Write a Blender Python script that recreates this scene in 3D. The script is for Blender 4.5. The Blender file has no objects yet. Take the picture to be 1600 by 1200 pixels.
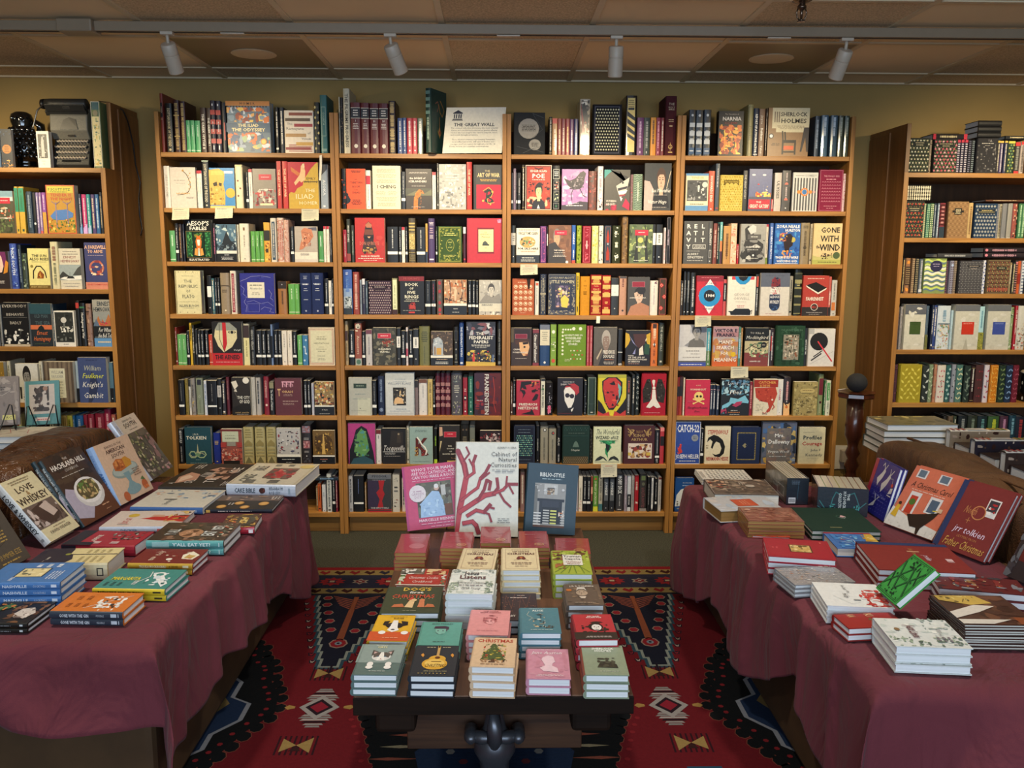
import bpy, math, random, colorsys
from mathutils import Vector, Matrix
PI = math.pi
C = bpy.context.scene.collection
scene = bpy.context.scene
# ---------------- camera ----------------
FPX, PITCH, YAW, ROLL, CAMH = 1334.0, 0.1518, 0.0200, 0.0044, 1.46
def _axes():
    cy, sy, cp, sp = math.cos(YAW), math.sin(YAW), math.cos(PITCH), math.sin(PITCH)
    F = Vector((sy*cp, cy*cp, -sp)); R = Vector((cy, -sy, 0)); U = R.cross(F)
    cr, sr = math.cos(ROLL), math.sin(ROLL)
    return R*cr + U*sr, U*cr - R*sr, F
AR, AU, AF = _axes()
CAM = Vector((0, 0, CAMH))
cd = bpy.data.cameras.new('camera'); cam = bpy.data.objects.new('camera', cd); C.objects.link(cam)
cd.sensor_fit = 'HORIZONTAL'; cd.sensor_width = 36.0; cd.lens = FPX/1600*36.0; cd.clip_start = 0.05
cam.matrix_world = Matrix(((AR.x, AU.x, -AF.x, CAM.x), (AR.y, AU.y, -AF.y, CAM.y), (AR.z, AU.z, -AF.z, CAM.z), (0, 0, 0, 1)))
scene.camera = cam
def ray(u, v): return AF + AR*((u-800)/FPX) - AU*((v-600)/FPX)
def aty(u, v, Y): d = ray(u, v); return CAM + d*(Y/d.y)
def atz(u, v, Z): d = ray(u, v); return CAM + d*((Z-CAMH)/d.z)
def atx(u, v, X): d = ray(u, v); return CAM + d*(X/d.x)
# ---------------- colour management, world, lights ----------------
scene.view_settings.view_transform = 'Standard'; scene.view_settings.look = 'None'
scene.view_settings.gamma = 1.0; scene.view_settings.use_curve_mapping = False
scene.view_settings.exposure = 0.13
w = bpy.data.worlds.new('world'); scene.world = w; w.use_nodes = True
bg = w.node_tree.nodes['Background']; bg.inputs[0].default_value = (0.95, 0.92, 0.90, 1); bg.inputs[1].default_value = 0.165
def light(name, typ, loc, energy, col, target=None, **k):
    l = bpy.data.lights.new(name, typ); l.energy = energy; l.color = col
    for a, b in k.items(): setattr(l, a, b)
    o = bpy.data.objects.new(name, l); C.objects.link(o); o.location = loc
    if target is not None: o.rotation_euler = (Vector(target)-Vector(loc)).to_track_quat('-Z', 'Y').to_euler()
    return o
WARM = (1.0, 0.81, 0.50)
SOFTW = (1.0, 0.92, 0.80)
# spots of the visible track (lamp heads are modelled round them further down)
SPOTS = [(-1.50, -1.10), (-0.43, -0.20), (0.53, 0.50), (1.52, 1.25)]
for sx, tx in SPOTS:
    light('bookcase_spot_light', 'SPOT', (sx, 3.52, 2.10), 52, WARM, (tx, 4.34, 1.25), spot_size=math.radians(112), spot_blend=0.9, shadow_soft_size=0.03)
for sx, tx in ((-2.55, -2.45), (2.45, 2.6)):  # unseen extra spots, added to light the side bookcases; no lamp heads
    light('bookcase_spot_light', 'SPOT', (sx, 3.25, 2.14), 80, WARM, (tx, 4.24, 1.35), spot_size=math.radians(105), spot_blend=0.9, shadow_soft_size=0.03)
# a second track over the tables, behind the top of the picture
for sx, sy, en in ((-1.35, 2.2, 72), (0.0, 2.3, 62), (1.35, 2.2, 72)):
    light('table_lamp_light', 'SPOT', (sx, sy, 2.27), en, SOFTW, (sx*1.0, sy+0.35, 0.4), spot_size=math.radians(110), spot_blend=1.0, shadow_soft_size=0.06)
# daylight of the shop window behind the camera
light('window_light', 'AREA', (0.2, -2.2, 1.55), 150, (0.62, 0.79, 1.0), (0.0, 3.0, 0.4), shape='RECTANGLE', size=4.2, size_y=1.5)
# ---------------- materials ----------------
def lin(c):
    c = c.lstrip('#')
    if len(c) == 3: c = ''.join(x*2 for x in c)
    r = [int(c[i:i+2], 16)/255 for i in (0, 2, 4)]
    return tuple(x/12.92 if x <= 0.04045 else ((x+0.055)/1.055)**2.4 for x in r) + (1.0,)
class NT:
    def __init__(s, name):
        s.m = bpy.data.materials.new(name); s.m.use_nodes = True; s.t = s.m.node_tree
        s.b = s.t.nodes['Principled BSDF']
    def n(s, typ, **k):
        x = s.t.nodes.new('ShaderNode'+typ)
        for a, b in k.items():
            if a in ('In',):
                for i, v in b.items(): x.inputs[i].default_value = v
            else: setattr(x, a, b)
        return x
    def l(s, a, ao, b, bi): s.t.links.new(a.outputs[ao], b.inputs[bi])
    def bump(s, src, so, strength, dist=0.01):
        bm = s.n('Bump', In={'Strength': strength, 'Distance': dist}); s.l(src, so, bm, 'Height'); s.l(bm, 0, s.b, 'Normal'); return bm
def m_print(name, rough, coat=0.0, bumpy=0.0, spec=0.5):
    k = NT(name); a = k.n('Attribute', attribute_name='Col')
    tc = k.n('TexCoord'); no = k.n('TexNoise', In={'Scale': 90.0, 'Detail': 4.0}); k.l(tc, 'Object', no, 'Vector')
    mr = k.n('MapRange', In={1: 0.3, 2: 0.7, 3: 0.93, 4: 1.05}); k.l(no, 'Fac', mr, 0)
    mx = k.n('VectorMath', operation='SCALE'); k.l(a, 'Color', mx, 0); k.l(mr, 0, mx, 'Scale')
    k.l(mx, 0, k.b, 'Base Color'); k.b.inputs['Roughness'].default_value = rough
    k.b.inputs['Coat Weight'].default_value = coat; k.b.inputs['Coat Roughness'].default_value = 0.12
    k.b.inputs['Specular IOR Level'].default_value = spec
    if bumpy: k.bump(no, 'Fac', bumpy, 0.002)
    return k.m
M = {}
M['print'] = m_print('printed_jacket', 0.42, 0.0, spec=0.4)
M['gloss'] = m_print('glossy_jacket', 0.30, 0.35)
M['wrap'] = m_print('shrink_wrapped_cover', 0.35, 1.0, 0.25)
M['cloth'] = m_print('book_cloth', 0.8, 0.0, 0.2, spec=0.25)
M['wool'] = m_print('knotted_wool', 0.97, 0.0, 0.8, spec=0.1)
def m_plain(name, col, rough=0.5, metal=0.0, nscale=30, var=0.12, bump=0.0, spec=0.5, stretch=None, coat=0.0):
    k = NT(name); tc = k.n('TexCoord'); src = tc
    no = k.n('TexNoise', In={'Scale': nscale, 'Detail': 6.0})
    if stretch:
        mp = k.n('Mapping'); mp.inputs['Scale'].default_value = stretch; k.l(tc, 'Object', mp, 0); k.l(mp, 0, no, 'Vector')
    else: k.l(tc, 'Object', no, 'Vector')
    c = lin(col); r = k.n('ValToRGB'); k.l(no, 'Fac', r, 0)
    r.color_ramp.elements[0].position = 0.3; r.color_ramp.elements[1].position = 0.7
    r.color_ramp.elements[0].color = tuple(x*(1-var) for x in c[:3])+(1,); r.color_ramp.elements[1].color = tuple(min(1, x*(1+var)) for x in c[:3])+(1,)
    k.l(r, 0, k.b, 'Base Color'); k.b.inputs['Roughness'].default_value = rough; k.b.inputs['Metallic'].default_value = metal
    k.b.inputs['Specular IOR Level'].default_value = spec; k.b.inputs['Coat Weight'].default_value = coat
    if bump: k.bump(no, 'Fac', bump, 0.004)
    return k.m
def m_wood(name, c1, c2, scale=1.0, axis='Z', rough=0.45, coat=0.0, spec=0.4):
    k = NT(name); k.b.inputs['Specular IOR Level'].default_value = spec; tc = k.n('TexCoord'); mp = k.n('Mapping')
    s = {'Z': (14, 14, 0.8), 'X': (0.8, 14, 14), 'Y': (14, 0.8, 14)}[axis]
    mp.inputs['Scale'].default_value = tuple(x*scale for x in s)
    k.l(tc, 'Object', mp, 0)
    n1 = k.n('TexNoise', In={'Scale': 1.3, 'Detail': 5.0, 'Distortion': 1.4}); k.l(mp, 0, n1, 'Vector')
    n2 = k.n('TexNoise', In={'Scale': 9.0, 'Detail': 3.0}); k.l(mp, 0, n2, 'Vector')
    ad = k.n('Math', operation='MULTIPLY_ADD', In={1: 0.35}); k.l(n2, 'Fac', ad, 0); k.l(n1, 'Fac', ad, 2)
    r = k.n('ValToRGB'); k.l(ad, 0, r, 0)
    r.color_ramp.elements[0].position = 0.45; r.color_ramp.elements[1].position = 0.85
    r.color_ramp.elements[0].color = lin(c1); r.color_ramp.elements[1].color = lin(c2)
    k.l(r, 0, k.b, 'Base Color'); k.b.inputs['Roughness'].default_value = rough; k.b.inputs['Coat Weight'].default_value = coat
    k.bump(n2, 'Fac', 0.12, 0.002)
    return k.m
M['oak'] = m_wood('oak_upright', '#84582a', '#aa783a', 1.0, 'Z')
M['oakx'] = m_wood('oak_shelf', '#855a2a', '#b07e40', 1.0, 'X')
M['oakd'] = m_wood('stained_oak_panel', '#64401c', '#855a2e', 0.8, 'Z')
M['backp'] = m_wood('dark_back_panel', '#33200f', '#4a2f17', 0.6, 'Z', rough=0.7)
M['walnut'] = m_wood('walnut_tabletop', '#38241a', '#6a4833', 0.7, 'Y', rough=0.55, coat=0.0)
M['walnutx'] = m_wood('walnut_beam', '#2a1a10', '#523521', 0.7, 'X', rough=0.5)
M['blackwood'] = m_wood('ebonised_wood', '#140e0a', '#271a12', 0.7, 'X', rough=0.7, spec=0.12)
M['mahog'] = m_wood('mahogany', '#2c140c', '#4d2415', 0.7, 'Z', rough=0.3, coat=0.4)
M['pages'] = m_plain('page_edges', '#d9d4c6', 0.85, nscale=3, var=0.10, stretch=(1, 1, 260), bump=0.15, spec=0.2)
M['pagesw'] = m_plain('white_page_edges', '#e4e4e2', 0.8, nscale=3, var=0.08, stretch=(1, 1, 260), bump=0.15, spec=0.2)
M['gilt'] = m_plain('gilt_page_edges', '#a8834a', 0.4, 0.5, nscale=3, var=0.2, stretch=(1, 1, 260), bump=0.15)
M['black'] = m_plain('black_metal', '#101012', 0.4, 0.0, var=0.2)
M['iron'] = m_plain('cast_iron', '#5a5b60', 0.36, 0.7, nscale=12, var=0.25, bump=0.1)
M['white'] = m_plain('white_enamel', '#b5a896', 0.45, var=0.03)
M['trackw'] = m_plain('track_enamel', '#84745f', 0.4, var=0.03)
M['chrome'] = m_plain('bronze_fitting', '#6b5a4c', 0.25, 0.9, var=0.1)
M['paper'] = m_plain('card_paper', '#e8e2d2', 0.8, nscale=60, var=0.03, spec=0.2)
M['rubber'] = m_plain('charcoal_mesh_fabric', '#17181c', 0.85, nscale=400, var=0.4, bump=0.5)
def m_leather(name, c1, c2, fold=9.0, bs=0.55, ro=0.36):
    k = NT(name); tc = k.n('TexCoord')
    n1 = k.n('TexNoise', In={'Scale': 3.5, 'Detail': 6.0, 'Roughness': 0.6}); k.l(tc, 'Object', n1, 'Vector')
    r = k.n('ValToRGB'); k.l(n1, 'Fac', r, 0); r.color_ramp.elements[0].position = 0.3; r.color_ramp.elements[1].position = 0.72
    r.color_ramp.elements[0].color = lin(c1); r.color_ramp.elements[1].color = lin(c2); k.l(r, 0, k.b, 'Base Color')
    mp = k.n('Mapping'); mp.inputs['Scale'].default_value = (1.0, 1.0, 0.6); mp.inputs['Rotation'].default_value = (0, 0, 0.5); k.l(tc, 'Object', mp, 0)
    n2 = k.n('TexNoise', In={'Scale': fold, 'Detail': 3.0, 'Distortion': 1.2}); k.l(mp, 0, n2, 'Vector')
    vo = k.n('TexVoronoi', In={'Scale': 220.0}); k.l(tc, 'Object', vo, 'Vector')
    ad = k.n('Math', operation='MULTIPLY_ADD', In={1: 0.04}); k.l(vo, 'Distance', ad, 0); k.l(n2, 'Fac', ad, 2)
    k.bump(ad, 0, bs, 0.05); k.b.inputs['Roughness'].default_value = ro
    return k.m
M['leather'] = m_leather('brown_leather', '#4a2c19', '#6e472a', 11.0, 1.0, 0.27)
M['leatherr'] = m_leather('worn_brown_leather', '#4b311d', '#6b4a2e', 5.0, 0.7, 0.5)
M['leatherd'] = m_leather('dark_brown_leather', '#33200f', '#4a3220', 4.0)
M['suede'] = m_plain('brushed_brown_leather', '#44301b', 0.75, nscale=8, var=0.22, bump=0.2, spec=0.3)
def m_cloth(name, c1, c2):
    k = NT(name); tc = k.n('TexCoord')
    n1 = k.n('TexNoise', In={'Scale': 2.2, 'Detail': 4.0}); k.l(tc, 'Object', n1, 'Vector')
    r = k.n('ValToRGB'); k.l(n1, 'Fac', r, 0); r.color_ramp.elements[0].position = 0.3; r.color_ramp.elements[1].position = 0.7
    r.color_ramp.elements[0].color = lin(c1); r.color_ramp.elements[1].color = lin(c2); k.l(r, 0, k.b, 'Base Color')
    n2 = k.n('TexNoise', In={'Scale': 380.0, 'Detail': 2.0}); k.l(tc, 'Object', n2, 'Vector')
    n3 = k.n('TexNoise', In={'Scale': 5.0, 'Detail': 3.0, 'Distortion': 1.8}); mp = k.n('Mapping'); mp.inputs['Scale'].default_value = (1.0, 1.0, 0.45); k.l(tc, 'Object', mp, 0); k.l(mp, 0, n3, 'Vector')
    ad = k.n('Math', operation='MULTIPLY_ADD', In={1: 0.02}); k.l(n2, 'Fac', ad, 0); k.l(n3, 'Fac', ad, 2)
    k.bump(ad, 0, 0.75, 0.04); k.b.inputs['Roughness'].default_value = 0.9
    k.b.inputs['Sheen Weight'].default_value = 0.05; k.b.inputs['Sheen Roughness'].default_value = 0.5
    k.b.inputs['Specular IOR Level'].default_value = 0.2
    return k.m
M['burg'] = m_cloth('burgundy_cotton', '#602a31', '#6d333a')
M['carpet'] = m_plain('grey_carpet_pile', '#3d3d35', 0.98, nscale=160, var=0.5, bump=0.8, spec=0.1)
M['wall'] = m_plain('ochre_wall_paint', '#8f7540', 0.75, nscale=5, var=0.05, bump=0.05)
M['tile'] = m_plain('mineral_ceiling_tile', '#c6b394', 0.95, nscale=140, var=0.28, bump=0.3, spec=0.1)
M['tile2'] = m_plain('smooth_ceiling_tile', '#dfcba8', 0.9, nscale=3, var=0.03, spec=0.1)
M['grid'] = m_plain('ceiling_grid_metal', '#c4b394', 0.5, var=0.04)
M['griddark'] = m_plain('ceiling_shadow_gap', '#1d1712', 0.9)
def m_perf(name):
    k = NT(name); tc = k.n('TexCoord'); mp = k.n('Mapping'); mp.inputs['Scale'].default_value = (130, 130, 130); k.l(tc, 'Object', mp, 0)
    v = k.n('TexVoronoi', In={'Scale': 1.0, 'Randomness': 0.0}); k.l(mp, 0, v, 'Vector')
    r = k.n('ValToRGB'); k.l(v, 'Distance', r, 0); r.color_ramp.elements[0].position = 0.28; r.color_ramp.elements[1].position = 0.34
    r.color_ramp.elements[0].color = lin('#1c1510'); r.color_ramp.elements[1].color = lin('#8b7a5c'); k.l(r, 0, k.b, 'Base Color')
    k.b.inputs['Roughness'].default_value = 0.4; k.b.inputs['Metallic'].default_value = 0.2
    return k.m
M['perf'] = m_perf('perforated_metal')
# ---------------- mesh helper ----------------
class MB:
    def __init__(s): s.v = []; s.f = []; s.c = []; s.mi = []
    def add(s, vs, fs, col=None, mi=0):
        o = len(s.v); s.v += [tuple(x) for x in vs]
        for f in fs: s.f.append([i+o for i in f]); s.c.append(col or (1, 1, 1, 1)); s.mi.append(mi)
    def box(s, x0, x1, y0, y1, z0, z1, col=None, mi=0):
        vs = [(x, y, z) for z in (z0, z1) for x, y in ((x0, y0), (x1, y0), (x1, y1), (x0, y1))]
        s.add(vs, [(3, 2, 1, 0), (4, 5, 6, 7), (0, 1, 5, 4), (1, 2, 6, 5), (2, 3, 7, 6), (3, 0, 4, 7)], col, mi)
    def lathe(s, prof, n=20, cx=0, cy=0, col=None, mi=0, axis='Z', sx=1, sy=1):
        vs = []
        for r, z in prof:
            for i in range(n):
                a = 2*PI*i/n; x, y = r*math.cos(a)*sx, r*math.sin(a)*sy
                vs.append({'Z': (cx+x, cy+y, z), 'X': (z, cx+x, cy+y), 'Y': (cx+x, z, cy+y)}[axis])
        fs = [(j*n+i, j*n+(i+1) % n, (j+1)*n+(i+1) % n, (j+1)*n+i) for j in range(len(prof)-1) for i in range(n)]
        fs.append(tuple(range(n-1, -1, -1))); fs.append(tuple((len(prof)-1)*n+i for i in range(n)))
        s.add(vs, fs, col, mi)
    def tube(s, pts, r, n=8, col=None, mi=0):
        pts = [Vector(p) for p in pts]; vs = []; L = len(pts)
        up = Vector((0.13, 0.21, 1)).normalized()
        for i, p in enumerate(pts):
            t = (pts[min(i+1, L-1)]-pts[max(i-1, 0)]).normalized()
            a = t.cross(up)
            if a.length < 1e-3: a = t.cross(Vector((1, 0, 0)))
            a.normalize(); b = t.cross(a); rr = r[i] if isinstance(r, (list, tuple)) else r
            for k in range(n):
                q = 2*PI*k/n; vs.append(p + a*(rr*math.cos(q)) + b*(rr*math.sin(q)))
        fs = [(j*n+i, j*n+(i+1) % n, (j+1)*n+(i+1) % n, (j+1)*n+i) for j in range(L-1) for i in range(n)]
        fs += [tuple(range(n-1, -1, -1)), tuple((L-1)*n+i for i in range(n))]
        s.add(vs, fs, col, mi)
    def grid(s, nu, nv, fn, col=None, mi=0, closed=False):
        vs = [fn(i/(nu-1), j/(nv-1)) for j in range(nv) for i in range(nu)]
        s.add(vs, [(j*nu+i, j*nu+i+1, (j+1)*nu+i+1, (j+1)*nu+i) for j in range(nv-1) for i in range(nu-1)], col, mi)
    def build(s, name, mats, parent=None, smooth=False, bevel=0, subd=0, recalc=False):
        me = bpy.data.meshes.new(name); me.from_pydata(s.v, [], s.f)
        if not isinstance(mats, (list, tuple)): mats = [mats]
        for m in mats: me.materials.append(m)
        if len(mats) > 1: me.polygons.foreach_set('material_index', s.mi)
        at = me.attributes.new('Col', 'FLOAT_COLOR', 'FACE')
        at.data.foreach_set('color', [x for c in s.c for x in c])
        if smooth: me.polygons.foreach_set('use_smooth', [True]*len(s.f))
        me.update()
        o = bpy.data.objects.new(name, me); C.objects.link(o)
        if parent: o.parent = parent
        if bevel:
            b = o.modifiers.new('bevel', 'BEVEL'); b.width = bevel; b.segments = 2; b.limit_method = 'ANGLE'
        if subd:
            b = o.modifiers.new('subd', 'SUBSURF'); b.levels = subd; b.render_levels = subd
        return o
def fixn(o):
    import bmesh
    bm = bmesh.new(); bm.from_mesh(o.data); bmesh.ops.recalc_face_normals(bm, faces=bm.faces); bm.to_mesh(o.data); bm.free(); return o
def tag(o, label=None, cat=None, group=None, kind=None):
    if label: o['label'] = label
    if cat: o['category'] = cat
    if group: o['group'] = group
    if kind: o['kind'] = kind
    return o
def empty(name, loc, label=None, cat=None, group=None, rot=(0, 0, 0)):
    o = bpy.data.objects.new(name, None); C.objects.link(o); o.location = loc; o.rotation_euler = rot
    o.empty_display_size = 0.05
    return tag(o, label, cat, group)
def boxobj(name, b, m, parent=None, bevel=0.0):
    k = MB(); k.box(*b); return k.build(name, m, parent, bevel=bevel)
# ---------------- lettering ----------------
_G = {}
def glyph(ch, bold):
    k = (ch, bold)
    if k in _G: return _G[k]
    def ev(s):
        cu = bpy.data.curves.new('g', 'FONT'); cu.body = s; cu.resolution_u = 1 if not bold else 1
        if bold: cu.offset = 0.022
        ob = bpy.data.objects.new('g', cu); C.objects.link(ob); bpy.context.view_layer.update()
        dg = bpy.context.evaluated_depsgraph_get(); e = ob.evaluated_get(dg); me = e.to_mesh()
        vs = [(v.co.x, v.co.y) for v in me.vertices]; fs = [tuple(p.vertices) for p in me.polygons]
        e.to_mesh_clear(); bpy.data.objects.remove(ob); bpy.data.curves.remove(cu)
        return vs, fs
    vs, fs = ev(ch) if ch != ' ' else ([], [])
    a = max(v[0] for v in ev(ch+'|')[0]); b = glyph('|', bold)[3] if ch != '|' else 0
    mx = max((v[0] for v in vs), default=0)
    _G[k] = (vs, fs, (a-b) if ch != '|' else 0.4, mx)
    return _G[k]
CAP = 0.70
def text_polys(mb, s, fr, col, bold=False, italic=False, lift=0.0):
    """fr(x, y) -> 3d point; x across 0..W metres given by (x0, x1, y0, y1) box inside fr; text fitted to the box"""
    f, x0, x1, y0, y1 = fr
    lines = s.split('/'); n = len(lines); lh = (y1-y0)/n
    for i, ln in enumerate(lines):
        gs = [glyph(c, bold) for c in ln]; W = sum(g[2] for g in gs) or 1
        sy = lh*0.80/CAP; sx = min(sy*1.15, (x1-x0)/W)
        if sx < sy*0.45: sy = sx/0.45
        base = y1-lh*(i+0.5)-sy*CAP*0.5; x = (x0+x1)/2-W*sx/2
        for g in gs:
            if g[0]: mb.add([f(x+a*sx+(0.22*b*sy if italic else 0), base+b*sy) for a, b in g[0]], g[1], col)
            x += g[2]*sx
# ---------------- cover art ----------------
def art(mb, spec, f, W, H, lift0=0.0003):
    """draws the ops of SPEC on a W x H panel; f(x, y, lift) -> point.  coordinates are per cent of the panel"""
    rnd = random.Random(sum(ord(c)*(i+7) for i, c in enumerate(spec[:80])))
    lift = lift0
    for op in spec.split(';'):
        a = op.split()
        if not a: continue
        k = a[0]; lift += 0.0001
        fl = lambda x, y, L=lift: f(min(W, max(0, x)), min(H, max(0, y)), L)
        def quad(u0, u1, v0, v1, col): mb.add([fl(u0, v0), fl(u1, v0), fl(u1, v1), fl(u0, v1)], [(0, 1, 2, 3)], col)
        def box4(i): return float(a[i])*W/100, float(a[i+1])*W/100, float(a[i+2])*H/100, float(a[i+3])*H/100
        col = lin(a[1]) if k not in 'bgF' else None
        if k == 'r': quad(*box4(2), col)
        elif k == 'e':
            cx, cy, r = float(a[2])*W/100, float(a[3])*H/100, float(a[4])*W/100; asp = float(a[5]) if len(a) > 5 else 1
            mb.add([fl(cx+r*math.cos(t*PI/9), cy+r*asp*math.sin(t*PI/9)) for t in range(18)], [tuple(range(18))], col)
        elif k == 'p':
            q = [float(x) for x in a[2:]]; pts = [fl(q[i]*W/100, q[i+1]*H/100) for i in range(0, len(q)-1, 2)]
            mb.add(pts, [tuple(range(len(pts)))], col)
        elif k == 'l':
            wd = float(a[2])*W/100; q = [float(x) for x in a[3:]]; P = [(q[i]*W/100, q[i+1]*H/100) for i in range(0, len(q)-1, 2)]
            for i in range(len(P)-1):
                dx, dy = P[i+1][0]-P[i][0], P[i+1][1]-P[i][1]; L = math.hypot(dx, dy) or 1
                nx, ny = -dy/L*wd/2, dx/L*wd/2; ex, ey = dx/L*wd*0.3, dy/L*wd*0.3
                mb.add([fl(P[i][0]-nx-ex, P[i][1]-ny-ey), fl(P[i+1][0]-nx+ex, P[i+1][1]-ny+ey), fl(P[i+1][0]+nx+ex, P[i+1][1]+ny+ey), fl(P[i][0]+nx-ex, P[i][1]+ny-ey)], [(0, 1, 2, 3)], col)
                if i and wd > W*0.018: mb.add([fl(P[i][0]+wd*0.5*math.cos(q_*PI/4), P[i][1]+wd*0.5*math.sin(q_*PI/4), lift+0.00001) for q_ in range(8)], [tuple(range(8))], col)
        elif k == 'o':
            t = float(a[2])*W/100; u0, u1, v0, v1 = box4(3)
            for q in ((u0, u1, v0, v0+t), (u0, u1, v1-t, v1), (u0, u0+t, v0+t, v1-t), (u1-t, u1, v0+t, v1-t)): quad(*q, col)
        elif k in 'tTi':
            text_polys(mb, ' '.join(a[6:]), (fl, *box4(2)), col, k == 'T', k == 'i')
        elif k in 'vV':
            u0, u1, v0, v1 = box4(2); cx, cy = (u0+u1)/2, (v0+v1)/2
            g = lambda x, y: fl(cx+y, cy-x)
            text_polys(mb, ' '.join(a[6:]), (g, -(v1-v0)/2, (v1-v0)/2, -(u1-u0)/2, (u1-u0)/2), col, k == 'V')
        elif k == 'x':
            u0, u1, v0, v1 = box4(2); n = int(a[6]); lh = (v1-v0)/n
            for i in range(n):
                y = v1-lh*(i+0.5); ww = (u1-u0)*rnd.uniform(0.75, 1); x = (u0+u1-ww)/2; e = x+ww
                while x < e:
                    d = min(rnd.uniform(0.03, 0.11)*W, e-x); quad(x, x+d, y-lh*0.22, y+lh*0.22, col); x += d+0.018*W
        elif k == 'z':
            v0, v1 = float(a[2])*H/100, float(a[3])*H/100; y = v1; ww = float(a[4]) if len(a) > 4 else 38
            while y > v0:
                d = min(rnd.uniform(0.010, 0.028)*H, y-v0); w2 = ww*rnd.uniform(0.7, 1)/100*W
                quad(W*0.5-w2/2, W*0.5+w2/2, y-d*0.72, y, col); y -= d*(1.0 if rnd.random() > 0.2 else 1.6)
        elif k in 'sh':
            n = int(a[2]); u0, u1, v0, v1 = box4(3)
            for i in range(n):
                if k == 's': d = (u1-u0)/(2*n-1); quad(u0+2*i*d, u0+(2*i+1)*d, v0, v1, col)
                else: d = (v1-v0)/(2*n-1); quad(u0, u1, v0+2*i*d, v0+(2*i+1)*d, col)
        elif k == 'w':
            n = int(a[2]); amp = float(a[3])*H/100; u0, u1, v0, v1 = box4(4); th = (v1-v0)/n*0.42; m = 16
            for i in range(n):
                y = v0+(v1-v0)*(i+0.5)/n; P = [(u0+(u1-u0)*j/m, y+amp*math.sin(j*PI/4)) for j in range(m+1)]
                mb.add([fl(x, yy-th/2) for x, yy in P]+[fl(x, yy+th/2) for x, yy in P], [(j, j+1, m+2+j, m+1+j) for j in range(m)], col)
        elif k == 'g':
            sh = a[1]; nx, ny = int(a[2]), int(a[3]); sz = float(a[4])*W/100; u0, u1, v0, v1 = box4(5); cols = [lin(x) for x in a[9:]]
            for j in range(ny):
                for i in range(nx):
                    x = u0+(u1-u0)*(i+0.5+(0.25 if j % 2 else -0.25)*(sh in 'dfl'))/nx; y = v0+(v1-v0)*(j+0.5)/ny; c = cols[(i+j) % len(cols)]
                    if sh == 'd': q = [(0, -1), (1, 0), (0, 1), (-1, 0)]
                    elif sh == 'c': q = [(math.cos(t*PI/4), math.sin(t*PI/4)) for t in range(8)]
                    elif sh == 'f': q = [((1 if t % 2 else 0.4)*math.cos(t*PI/5+i), (1 if t % 2 else 0.4)*math.sin(t*PI/5+i)) for t in range(10)]
                    elif sh == 'l': d = 1 if (i+j) % 2 else -1; q = [(-0.9*d, -1), (0.5*d, -0.4), (0.9*d, 1), (-0.3*d, 0.4)]
                    elif sh == 'w': q = [(-1, -0.5), (0, 0.5), (1, -0.5), (1, 0), (0, 1), (-1, 0)]
                    else: q = [(-1, -1), (1, -1), (1, 1), (-1, 1)]
                    mb.add([fl(x+p[0]*sz, y+p[1]*sz) for p in q], [tuple(range(len(q)))], c)
        elif k == 'b':
            r2 = random.Random(int(a[1])); n = int(a[2]); sz = float(a[3])*W/100; u0, u1, v0, v1 = box4(4); cols = [lin(x) for x in a[8:]]
            for i in range(n):
                x, y = r2.uniform(u0, u1), r2.uniform(v0, v1); s = sz*r2.uniform(0.4, 1.1); st = r2.uniform(0.5, 1.6); ph = r2.uniform(0, PI); m = r2.choice((5, 6, 7))
                L = lift+0.000012*i; pts = []
                for t in range(m):
                    q = ph+2*PI*t/m; rr = s*r2.uniform(0.6, 1.1)
                    pts.append(f(min(u1, max(u0, x+rr*math.cos(q)*st)), min(v1, max(v0, y+rr*math.sin(q)/st)), L))
                mb.add(pts, [tuple(range(m))], r2.choice(cols))
            lift += 0.000012*n
        elif k == 'F':
            sk, ha, co = lin(a[1]), lin(a[2]), lin(a[3]); u0, u1, v0, v1 = box4(4); X = lambda t: u0+(u1-u0)*t; Y = lambda t: v0+(v1-v0)*t
            def el(c, cx, cy, rx, ry, L): mb.add([f(X(cx)+rx*(u1-u0)*math.cos(t*PI/8), Y(cy)+ry*(v1-v0)*math.sin(t*PI/8), L) for t in range(16)], [tuple(range(16))], c)
            def pl(c, q, L): mb.add([f(X(p[0]), Y(p[1]), L) for p in q], [tuple(range(len(q)))], c)
            pl(co, [(0.05, 0), (0.95, 0), (0.88, 0.26), (0.66, 0.38), (0.34, 0.38), (0.12, 0.26)], lift)
            pl(sk, [(0.40, 0.30), (0.60, 0.30), (0.59, 0.48), (0.41, 0.48)], lift+0.00004)
            el(ha, 0.5, 0.72, 0.25, 0.25, lift+0.00006); el(sk, 0.5, 0.64, 0.19, 0.23, lift+0.0001)
            for sx in (-1, 1):
                el(ha, 0.5+sx*0.08, 0.68, 0.035, 0.014, lift+0.00014); pl(ha, [(0.5+sx*0.03, 0.715), (0.5+sx*0.13, 0.725), (0.5+sx*0.12, 0.74), (0.5+sx*0.03, 0.73)], lift+0.00014)
            pl(ha, [(0.49, 0.66), (0.52, 0.58), (0.47, 0.58)], lift+0.00014); pl(ha, [(0.43, 0.515), (0.57, 0.515), (0.5, 0.53)], lift+0.00014)
            pl(ha, [(0.29, 0.72), (0.34, 0.84), (0.5, 0.9), (0.68, 0.84), (0.71, 0.7), (0.62, 0.8), (0.42, 0.8)], lift+0.00016); lift += 0.0002
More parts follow.
